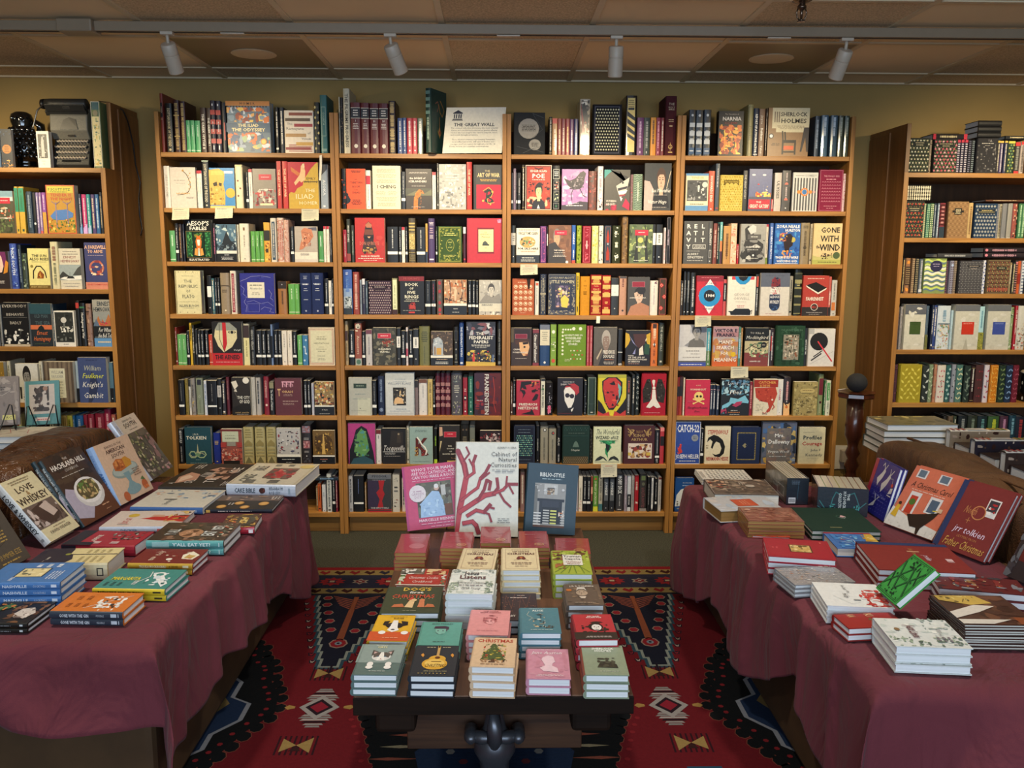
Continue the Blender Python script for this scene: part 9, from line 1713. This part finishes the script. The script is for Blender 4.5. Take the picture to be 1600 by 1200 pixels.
lean('L', 'k', 1, 0.032, L2(365, 1003), L2(580, 880), L2(215, 490), 'cdc39c', 'cream book with black title and horse photo leaning on the left sofa', 'T 1f1c1a 10 84 76 87 LOVE; T 8a6a3a 40 54 70 78 &; T 1f1c1a 6 94 58 71 WHISKEY; r 5a504a 2 94 20 56; b 3 36 8 3 93 21 55 3a3230 8a807a b8aca4 2a2422; p 2c2624 20 50 50 54 84 34 70 24 40 22 24 34; p b8a89c 44 50 70 54 80 34 60 30; t 5a5044 20 84 8 14 FAWN WEAVER; x 8a7c60 14 84 90 97 2; x 8a7c60 34 76 15 18 1', 'V 16161a 18 82 18 84 LOVE & WHISKEY; r 888 30 70 6 10', sc='c8cccc', grp=GLn)
lean('L', 'k', 2, 0.020, L2(615, 865), L2(872, 722), L2(560, 290), '3c2c24', 'dark brown cookbook with a white bowl leaning on the left sofa', 'r 5a3424 0 100 0 40; b 3 20 14 0 100 60 100 3a2a22 4a3a2c 2c2420; t d8d0c4 40 60 90 94 THE; T e0d8cc 8 92 80 89 HACHLAND HILL; t c8c0b4 34 68 74 79 COOKBOOK; x b8b0a4 12 84 68 70 1; p a8a0b0 0 12 30 4 50 20 40 44 10 54 0 44; e c8c4c0 56 38 34 0.75; e dcd8d4 56 41 31 0.7; e 5a5034 56 42 26 0.65; b 4 50 4 34 80 30 54 8a7a4a 3a3a28 c8b880 6a6a3a b89a6a; b 6 10 4 40 60 44 56 5a7a3a; x b88a6a 60 84 12 16 1; x b88a6a 66 80 6 8 1', 'V c8ccc8 24 76 34 90 THE HACHLAND HILL COOKBOOK; v c8ccc8 30 70 8 24 CANTER', sc='1c2c30', grp=GLn, mat='print')
lean('L', 'k', 1, 0.032, L2(872, 718), L2(1110, 592), L2(907, 203), 'd4b498', 'peach baking book with a cake stand leaning on the left sofa', 't 5a4038 20 80 89 94 BAKING IN THE; T 5a4038 12 90 80 88 AMERICAN; T 5a4038 26 78 71 79 SOUTH; e 8a9a94 52 48 36 0.35; e a8b4ac 52 49 33 0.3; p 7a9aa0 42 44 60 44 56 28 70 14 34 14 48 28; e 7a9aa0 52 14 20 0.4; p b8642c 26 52 28 64 40 69 56 66 56 50 40 48; p c88a2c 56 50 56 67 66 68 76 60 74 52; b 3 12 5 30 52 52 66 c8743a 9a4c20 d88a44; e b85a2c 84 14 8; e b85a2c 26 8 8; p 4a6a3a 78 24 90 20 86 28; x 8a6a58 66 90 32 46 4; b 4 4 4 78 92 6 12 d8743a', 'v 5a7aa8 20 60 60 92 BAKING; V 3c5f94 24 76 12 60 AMERICAN', sc='8aa4c8', grp=GLn)
lean('L', 'k', 1, 0.024, L2(1105, 528), L2(1250, 432), L2(965, 42), 'd0c4b4', 'cookbook with cream band and leafy photo leaning on the left sofa', 'r c8ccd8 0 14 76 100; v 3c5f94 3 11 78 92 SEAN; t 4a4438 34 80 92 96 SEAN BROCK; T 3c3830 30 84 82 91 SOUTH; x 8a8478 40 80 77 80 1; r 55504a 0 100 0 74; b 3 90 6 0 100 0 74 6a7048 8a8a68 3c4030 a89a90 b88a90 4a5844; b 4 20 10 60 100 20 74 4a3a34 5c5850 8a6a6a; b 5 30 4 10 60 10 60 c8c4a8 98986c', 'z 8a9ab8 30 80 30', sc='c8ccd8', grp=GLn)
lean('L', 'k', 1, 0.02, (-22, 912), L4(232, 165), (-28, 770), '4a443c', 'grey brown book with drawn circles at the left frame edge', 'e 3a342c 30 60 34; e 4a443c 30 60 32.6; e 3a342c 44 48 24; e 4a443c 44 48 22.6; l 3a342c 1 60 70 80 50 70 30 50 26; x a88a4a 50 80 30 46 4; t a88a4a 44 90 10 18 SUMMER EZE; x a88a4a 40 84 4 8 1', '', grp=GLn, mat='print')
# ---------------- right sofa ----------------
def SR(*a, **k): return stack('R', *a, grp=GR, **k)
stack('R', 'c', 2, 0.0115, R2(150, 262), R2(572, 266), R2(95, 176), 'c8c6c0', 'white cloth book with a pattern of black bow shapes', 'g l 6 11 3.6 6 94 14 96 2c2c30; g w 6 11 2.6 6 94 14 96 2c2c30; x 3a3a3e 20 84 3 10 3; o 8a8a88 0.6 2 98 1 99', grp=GR)
SR('h', 1, 0.050, R2(245, 384), R2(792, 392), R2(147, 257), '5e5044', 'thick book with a brown old master painting cover', 'b 3 90 8 1 99 1 99 6a5848 8a7660 4a4036 7c6a58 a8927c; b 4 16 6 10 60 2 30 a86a4c c8a080 8a4434; e b8ac9c 46 66 9 0.9; x b8ac9c 20 40 50 62 3; o b8b0a8 0.6 1 99 1 99', pg='pages')
SR('h', 1, 0.044, R2(300, 525), R2(822, 505), R2(196, 396), 'b8b8b8', 'thick pale marbled box book with an orange square', 'b 3 20 14 2 98 2 98 c4c8cc a8b4c0 c8c0b8 b8c4d0; r c04c28 26 74 36 70; o a84020 0.8 26 74 36 70; x d88a6a 34 66 46 60 3', pg='gilt', w=0.18)
CP = 'b 3 60 12 2 98 2 98 8a4434 9a5440 7c3a2e a86450; o 5a2820 0.8 2 98 2 98; e c89a9a 20 14 6; b 4 12 5 10 90 8 92 b8745c c08a6c'
SR('n', 5, 0.0118, R2(530, 608), R2(998, 616), R2(436, 490), '8a4434', 'shrink wrapped copper red book', CP, pg='gilt', mat='wrap')
SR('h', 1, 0.008, R2(560, 730), R2(880, 745), R2(400, 664), 'b8402c', 'thin orange and green picture book poking out under the copper stack', 'b 3 30 10 30 100 5 95 6a8a3a c8a03c 4a6a2c d88a5a; T e0b8a0 10 50 60 92 JOY; r b8402c 0 100 90 100')
SR('k', 2, 0.0155, R2(1060, 688), R2(1640, 700), R2(878, 490), '1c3428', 'large dark green ledger like book with a small emblem', 'e 3a5a48 40 64 6; e 1c3428 40 64 5; p c8a0a0 34 66 40 72 44 66 42 62; l a8b0a8 0.8 44 70 48 66 44 60; x 6a6a4a 84 88 20 60 1', pg='pages', mat='cloth')
SR('h', 3, 0.0195, R2(695, 898), R2(1266, 937), R2(548, 731), '9a1c2c', 'crimson Christmas book with a small framed painting', 'o 8a1424 0.6 4 96 4 96; r 4a3020 34 72 36 70; r c8a868 36 70 38 68; b 3 30 5 37 69 39 67 8a6a3c e0c890 5a4424 b8944c; x b8484c 50 60 8 20 2; x c86a5c 14 22 84 90 1', pg='pagesw', mat='print')
SR('k', 1, 0.03, R2(1270, 832), R2(1680, 842), R2(1088, 700), '3a6aa8', 'blue and yellow picture book with starry sky', 'r 9a2434 0 8 0 100; p c8a03c 8 100 60 100 100 88 100 70 60 74 8 84; b 3 20 6 12 90 74 98 d8b85a b88a2c e0c878; b 4 30 9 10 98 10 66 3a78b8 2a5a98 4a8ac8 8ab8d0; b 5 8 3 10 98 20 80 c84a34 e0e0e0 d8c060; l d8dce0 1 30 30 50 50 80 46; l d8dce0 1 60 20 70 40; b 6 6 5 80 98 60 84 8a6ab0 c8c4d8', pg='pages')
FC = 'r 2a3458 0 10 0 100; i d8c8d8 44 62 50 80 jrr tolkien; i a87a44 20 44 30 80 Father Christmas; x c8a8a8 54 66 78 94 1; x b88a6a 30 36 40 70 1'
SR('k', 3, 0.019, R4(775, 180), R4(1420, 210), R4(563, 16), '7a2a24', 'brick red book with navy spine and silver signature', FC, sc='2a3458', mat='cloth', h=0.27)
SR('h', 3, 0.0125, R4(300, 270), R4(645, 252), R4(192, 146), '8a8a8c', 'silver foil book with falling flakes', 'b 3 90 5 1 99 1 99 9a9a9c 7a7c7e b0aca8 8a8480 a8988a; g c 8 12 1 4 96 4 96 c8c8c4; b 4 10 3 10 90 10 90 b87a54 d8d8d8', pg='pagesw', mat='gloss', w=0.135)
SR('h', 2, 0.0185, R4(605, 516), R4(940, 500), R4(470, 392), '96241f', 'red festive book with a green sprig', 'b 3 10 7 40 70 50 74 8a8a4a 5a6a34 c8a84a; x c8b8a0 70 92 60 90 3; T d8a87a 10 30 10 44 AN; T d8a87a 10 30 50 66 KI; o a83a30 0.8 3 97 3 97', sc='8a1c1c', w=0.088)
stack('R', 'h', 3, 0.0165, R4(480, 385), R4(868, 402), R4(357, 246), 'd8d8d4', 'white book with red holly in the corner and black script', 'b 3 50 6 30 98 66 98 b83a34 c85a50 a82c28; b 4 14 5 50 98 60 92 d8d8d4 b83a34; i 2c2c30 14 34 20 70 Jane Cratchit; i 2c2c30 36 46 34 60 A Merry; i 2c2c30 48 66 20 60 Holiday; x 8a8a88 72 78 40 64 1; l c0c4c4 0.8 60 20 90 40 80 60', grp=GR, z0=0.5015)
SR('h', 3, 0.0215, R4(872, 616), R4(1312, 632), R4(688, 448), 'd4d6d0', 'white wintry devotional with fir trees', 'b 3 40 6 2 98 2 98 d8dcd4 c0c8c0 e4e4dc; b 7 26 4 66 98 2 50 6a7a68 98a890 4a5a4c; b 8 26 4 60 98 60 98 6a7a6a a8b4a0; b 9 20 4 2 40 60 98 98a49a b0b8b0; e 8a6a44 44 20 5 0.8; T 6a3438 30 48 28 56 Jesus; T 6a3438 50 72 20 60 Listens; i 6a6468 56 64 62 84 Advent; x 7a7478 66 84 62 84 3; i 6a6468 40 52 66 88 Sarah', seed=5)
SR('k', 9, 0.0072, R4(1262, 494), R4(1700, 500), R4(1008, 322), '4a3028', 'thin picture book with a brown robed nativity painting', 'b 3 40 14 2 98 30 98 5a3a2c 3c2620 6a4432 4a3028; r 8a4a2c 76 98 76 96; p c8a850 4 60 30 72 36 40 20 4 4 4; p d8d0c4 40 70 60 40 80 0 60 0 36 44; b 5 10 4 6 28 10 56 6a5a2c e0c878; p d8d0c4 84 70 98 40 98 0 84 0; l 2a2014 1 16 40 26 34', pg='pages', mat='gloss')
stack('R', 'k', 2, 0.022, R4(1116, 285), R4(1640, 330), R4(890, 133), '5c1f20', 'cookbook with gold lettering over a dark winter photo', 'b 3 30 12 0 100 0 100 2c2a2e 5a5a5e 3a3438 7a7a80; b 4 14 12 20 80 20 80 6a2424 7c2c28 5a1c1e; i c8964a 28 50 24 60 Glow; i c8964a 46 70 20 70 Gourmet; b 5 12 3 30 80 4 96 c87a3a e0c08a', grp=GR, pg='pagesw', w=0.122)
zg = 0.5015
# the green book lies tilted on the stacks beside it
ga, gb, gd = Vector((1.035, 2.193, 0.566)), Vector((1.133, 2.191, 0.661)), Vector((1.029, 2.063, 0.571))
book('c', (gd-ga).length, (gb-ga).length, 0.020, '3c9440', frame_mat(ga-(gd-ga).cross(gb-ga).normalized()*0.018, gd-ga, gb-ga), 'bright green cloth book with black lattice lying askew on the stacks', GR, 'o 16301c 1.2 4 96 3 97; o 16301c 0.8 8 92 6 94; l 16301c 5 8 20 50 78 92 20; l 16301c 5 8 80 50 22 92 80; l 16301c 4 8 50 30 20; l 16301c 4 92 50 70 80; l 2a6a34 2 8 20 50 78 92 20; l 2a6a34 2 8 80 50 22 92 80; b 3 14 4 30 70 8 26 16301c; b 4 14 4 30 70 74 92 16301c; e 16301c 20 50 2.4; e 16301c 80 50 2.4; x 16301c 34 66 46 54 3; e 16301c 14 90 2; e 16301c 86 90 2; e 16301c 14 10 2; e 16301c 86 10 2', '', None, 'cloth', 'pagesw')
# shrink wrapped box sets
def boxset(fa, fb, back, zt_, zb_, label, front_art, top_art, side_art):
    a, b, c = atz(*fa, zt_), atz(*fb, zt_), atz(*back, zt_); ex = (b-a); w_ = ex.length; ex.normalize(); d = (c-a)-ex*(c-a).dot(ex); dl = d.length; ey = d.normalized(); h_ = zt_-zb_
    r = bpy.data.objects.new('boxed_book_set', None); C.objects.link(r); r.matrix_world = frame_mat((a.x, a.y, zb_), ex, ey); tag(r, label, 'box set', 'shrink wrapped box sets on the right sofa')
    k = MB(); k.box(0, w_, 0, 0.003, 0, h_, lin('1a222c')); k.box(0, 0.003, 0.003, dl, 0, h_, lin('3c3c34')); k.box(w_-0.003, w_, 0.003, dl, 0, h_, lin('1a222c')); k.box(0.003, w_-0.003, 0.003, dl, 0, 0.003, lin('1a222c'))
    art(k, front_art, lambda x, y, L: (x, -L, y), w_, h_); art(k, side_art, lambda x, y, L: (-L, dl-x, y), dl, h_)
    k.build('slipcase', M['wrap'], r)
    n = 7; bw = (w_-0.008)/n
    for i in range(n):
        k = MB(); cc = top_art[i % len(top_art)]; k.box(0.004+i*bw+0.0005, 0.004+(i+1)*bw-0.0005, 0.006, dl-0.004, 0.0035, h_-0.003, lin(cc)); k.box(0.004+i*bw+0.002, 0.004+(i+1)*bw-0.002, 0.008, dl-0.006, h_-0.003, h_-0.001, lin('cfc8b0'))
        tag(k.build('book_in_slipcase', M['wrap'], r), None)
boxset(R2(855, 252), R2(1037, 253), R2(695, 105), 0.607, 0.503, 'dark slim box set in shrink wrap with a barcode, farther from the leaning books', 'x 5a6a7a 20 60 76 92 3; r d0d4d8 10 42 4 26; s 2c2c30 9 13 39 8 22; l 3a5a6a 1.5 50 20 54 90', ['8a6a60', '4a4a44', 'c8b8b0', '5a4a44'], 'r 5a5a50 4 96 4 96; b 3 20 8 10 90 10 90 6a6a60 4a4a44 8a8a80; T b8b8b0 20 80 50 62 WORK; T b8b8b0 20 80 36 48 SOUND; o b8b8b0 1.5 60 90 20 60')
boxset(R2(1112, 322), R2(1536, 347), R2(985, 215), 0.607, 0.503, 'wide dark teal box set in shrink wrap with white lettering and tendrils', 'l 2f6a6c 2 4 50 16 20 26 24 30 60 36 84 46 74; l 2f6a6c 2 96 50 84 30 78 60 72 84 62 76; l 3a7a7a 1 0 30 10 20 20 22; b 3 8 3 24 36 20 40 3a8a84; b 4 8 3 72 84 20 40 3a8a84; V c8ccc8 58 64 50 86 THE; V c8ccc8 50 57 8 88 H P LOVECRAFT; V c8ccc8 41 48 14 82 COLLECTION', ['c89aa8', '9ac88a', 'b89ac0', 'c8c85a', 'd8b8a8', '8a5a44', 'a87a5c'], 'r 3c3c34 4 96 4 96')

def leanR(*a, **k): lean('R', *a, grp=GLn, **k)
leanR('k', 2, 0.016, R3(742, 880), R3(297, 712), R3(700, 222), 'c46a50', 'coral Christmas story book leaning on the right sofa', 'r cfcac0 0 100 0 14; p cfcac0 0 14 0 30 40 20 100 14; b 3 16 3 4 96 2 12 dcd8d0 c0bab0; i 3a2a24 12 92 66 77 A Christmas Carol; x e0c0b0 12 90 62 64 1; r d0c8c4 12 32 82 96; r 5a6a78 15 29 84 95; r d0c8c4 56 78 82 96; r 5a6a78 59 75 84 95; r d0c8c4 20 42 26 60; r b03a28 24 38 26 54; e 4a6a2c 31 44 6; r d0c8c4 60 84 34 60; r 4a5a6c 64 80 36 56; p 2a1f1a 34 24 50 8 70 10 84 30 88 40 70 34 50 28; p 2a1f1a 60 14 66 0 70 0 70 14; p c8a030 4 16 16 14 14 34 8 34; e 3a2a20 11 37 3; l c8b03a 2 76 40 88 42; p c8a888 84 40 92 40 92 46 84 46', sc='3a4458', mat='gloss')
leanR('k', 2, 0.016, R3(1212, 1080), R3(748, 900), R3(1152, 352), '742c2a', 'brick red book with gold title and stamp leaning on the right sofa', 'r 2a3458 0 11 0 100; r d8cfc8 62 84 58 84; r 3a3438 64 82 64 82; p c8c4c0 70 58 80 58 82 66 64 66; b 3 8 5 66 80 62 78 a82c2c e0d8d0; e b87a4c 54 60 13; e 742c2a 54 60 11; i b87a4c 26 50 54 68 North; l b87a4c 1 38 46 46 46; l b87a4c 1 42 42 42 50; i e0c8d8 24 84 26 38 jrr tolkien; t b87a4c 36 74 20 24 LETTERS FROM; i c89a50 16 94 4 19 Father Christmas', sc='2a3458', mat='print')
leanR('k', 2, 0.014, (1379, 816), (1345, 793), R3(240, 97), '26267c', 'blue book with white reindeer and sleigh leaning on the right sofa', 'r a83040 0 13 0 100; p d8d4d0 26 66 40 80 46 90 52 84 46 70 38 60 34 52; p d8d4d0 50 60 64 72 72 84 78 78 70 62 60 50 54 44; l d8d4d0 2 46 88 40 98 36 92; l d8d4d0 2 48 88 54 97; l d8d4d0 2 74 82 70 92; l d8d4d0 2 76 82 84 92; l d8d4d0 1 78 76 88 78 92 66; p d8d4d0 84 48 98 52 98 62 90 60; e c83a34 92 66 4; l d8d4d0 2 84 46 98 46; p d8d4d0 26 10 40 22 50 30 46 16; l d8d4d0 2 46 28 40 38; l d8d4d0 2 50 28 58 36; g c 8 8 0.8 16 96 4 60 8a8ac0; i 8a8ac8 30 84 34 42 Snow Tales; x 5a5aa0 30 84 28 31 1', sc='a83040', mat='wrap')
leanR('k', 1, 0.02, (1650, 938), (1566, 902), (1650, 776), '2c2426', 'dark cookbook with gold letters and a red pot at the right frame edge', 'r 5a1f1c 14 100 20 66; e 6a2a24 50 66 30 0.3; b 3 10 4 30 70 62 72 8a9a6a 4a5a34; i c8964a 18 70 44 60 Glow; i c8964a 18 80 28 44 Gold; t c8964a 40 80 20 28 HOOK; b 4 20 10 0 14 0 100 3a3438 5a5a5e', mat='gloss')

# ================= console tables behind the sofas with more stacks =================
def console(x0, x1, y0, y1, z, label):
    r = empty('console_table', (x0, y0, 0), label, 'table'); W, D = x1-x0, y1-y0
    k = MB(); k.box(0, W, 0, D, z-0.03, z); k.build('tabletop', M['blackwood'], r, bevel=0.003)
    k = MB(); k.box(0.03, W-0.03, 0.03, 0.05, z-0.11, z-0.03); k.box(0.03, W-0.03, D-0.05, D-0.03, z-0.11, z-0.03); k.build('apron', M['blackwood'], r)
    for lx in (0.03, W-0.07):
        for ly in (0.03, D-0.07): k = MB(); k.box(lx, lx+0.04, ly, ly+0.04, 0.0005, z-0.03); k.build('leg', M['blackwood'], r)
console(-2.75, -1.90, 2.75, 4.14, 0.55, 'dark console table behind the left sofa holding stacks and wire stands')
console(1.90, 2.75, 2.6, 3.98, 0.55, 'dark console table behind the right sofa holding piled books')
GB = 'books piled on the console tables'
def pile(x, y, z, w_, h_, ts, cols, label, ang=0.0, arts=None):
    rnd = random.Random(int(x*100+y*10)); zz = z
    for i, (t, c) in enumerate(zip(ts, cols)):
        a = ang+rnd.uniform(-0.05, 0.05); ex = Vector((math.sin(a), math.cos(a)*-1, 0)); ey = Vector((math.cos(a), math.sin(a), 0))
        lab = '%s book, %s' % (colname(c), label) if i == len(ts)-1 else '%s book %s up in the %s' % (colname(c), NUM[i], label)
        book('k', w_, h_, t-0.0006, c, frame_mat((x+rnd.uniform(-0.006, 0.006), y+rnd.uniform(-0.006, 0.006), zz+0.0003), ex, ey), lab, GB, (arts or {}).get(i, ''), '', None, 'print', 'pagesw'); zz += t
    return zz
z1 = pile(-2.28, 3.86, 0.551, 0.22, 0.30, [0.030, 0.028, 0.029, 0.029], ['6a5a50', '8a8278', '5a6a70', 'b8b4ac'], 'front pile on the left console', 0.12, {3: 'b 3 40 8 3 97 3 97 b8b4ac a8a098 c8c0b8; l a83a4a 1 20 30 60 44 80 30; l a83a4a 1 30 60 70 70'})
z2 = pile(-2.33, 4.12, 0.551, 0.20, 0.27, [0.035, 0.034], ['6a7a80', '5f8f9a'], 'rear pile on the left console', 0.0, {1: 'r 8ab0b8 10 90 10 90'})
def easel_book(x, y, z, w_, h_, col, label, front, ang, spine='', sc=None):
    ex = Vector((math.cos(ang), math.sin(ang), 0)); lean_ = 0.28
    nrm0 = Vector((math.sin(ang), -math.cos(ang), 0)); ey = Vector((0, 0, 1))*math.cos(lean_)-nrm0*math.sin(lean_)
    nn = ex.cross(ey); o = Vector((x, y, z+0.014))
    book('k', w_, h_, 0.022, col, frame_mat(o-nn*0.022+Vector((0, 0, 0.022*nn.z if nn.z > 0 else 0)), ex, ey), label, GB, front, spine, sc, 'print', 'pagesw')
    k = MB(); c_ = o+ex*w_*0.5
    def P(a, b, c2): return tuple(c_+ex*a+nrm0*b+Vector((0, 0, c2-0.014)))
    pts = [P(-0.07, 0.03, 0.004), P(-0.06, 0.004+0.012, 0.11), P(-0.05, 0.03, 0.115) if False else P(-0.052, 0.012, 0.114), P(-0.012, 0.055, 0.004), P(0.012, 0.055, 0.004), P(0.052, 0.012, 0.114), P(0.06, 0.012, 0.11), P(0.07, 0.03, 0.004)]
    k.tube(pts, 0.0028, 8)
    k.tube([P(-0.07, 0.03, 0.004), P(-0.06, -0.09, 0.004), P(0.06, -0.09, 0.004), P(0.07, 0.03, 0.004)], 0.0028, 8)
    tag(k.build('wire_book_easel', M['black'], None, True), 'black zigzag wire easel holding the %s' % ('grey map covered book' if 'grey' in label else 'teal book'), 'book stand')
easel_book(-2.30, 3.76, z1+0.003, 0.17, 0.22, '7a706c', 'grey map covered book propped on a wire easel by the left sofa', 'b 3 40 10 3 97 3 97 8a807a 6a625e 9a908a; l b8b0a8 0.8 20 80 60 60 80 70; x 4a4440 30 70 70 80 2; r c8c47a 60 90 10 20; t 3a3a3a 64 86 12 18 RC', 0.35, sc='c8c8c4')
easel_book(-2.23, 4.02, z2+0.003, 0.15, 0.21, '4a8088', 'teal book with a dark dress photo propped on a wire easel', 'r b0a8a4 14 86 24 92; b 3 26 12 24 70 30 88 2c2624 4a3c38 3a302e; e 8a6a5c 60 82 7; r c8b8b4 30 70 8 16; x a84a4a 34 66 9 14 1', 0.35, sc='9ab0c8')
zr = pile(1.78, 4.00, 0.551, 0.22, 0.33, [0.029]*5, ['4a4a40', '3c4440', '4a4a44', '5a5a50', '6a6450'], 'pile at the far end of the right console', 0.0, {4: 'b 3 30 10 3 97 3 97 8a7a50 6a6450 a89a6a 4a4a3c'})
for i, (y, c) in enumerate(((3.74, '8a7a68'), (3.54, '2c2834'), (3.32, '3a2c28'))):
    M4 = frame_mat((2.035, y, 0.5515+0.137), (0, 0, -1), (1, 0, 0))
    book('h', 0.137, 0.27, 0.04, c, M4, ['brown and white photo', 'navy photo', 'dark brown photo'][i]+' book set on its fore edge, striped spine up, right console', 'books standing spine up on the right console', 'b 3 26 9 6 94 4 96 8a6a50 c8b8a8 3a2420 5a4438 a89484', 'h b03a3a 3 0 100 4 26; r c8c8c8 0 100 30 62; h c8a03c 4 0 100 66 96; h 3a6a50 3 0 100 70 92', 'c8c4bc', 'gloss', 'pagesw')
    for j in range(2):
        M4 = frame_mat((2.05, y-0.045, 0.551+0.043*j), (0, -1, 0), (1, 0, 0))
        book('h', 0.12, 0.20, 0.042, '2a3a38' if j == 0 else '3a2c28', M4, '%s thick book of the pair lying before the %s book on the right console' % (['lower', 'upper'][j], ['brown photo', 'navy photo', 'dark brown'][i]), GB, '', '', None, 'print', 'pagesw')
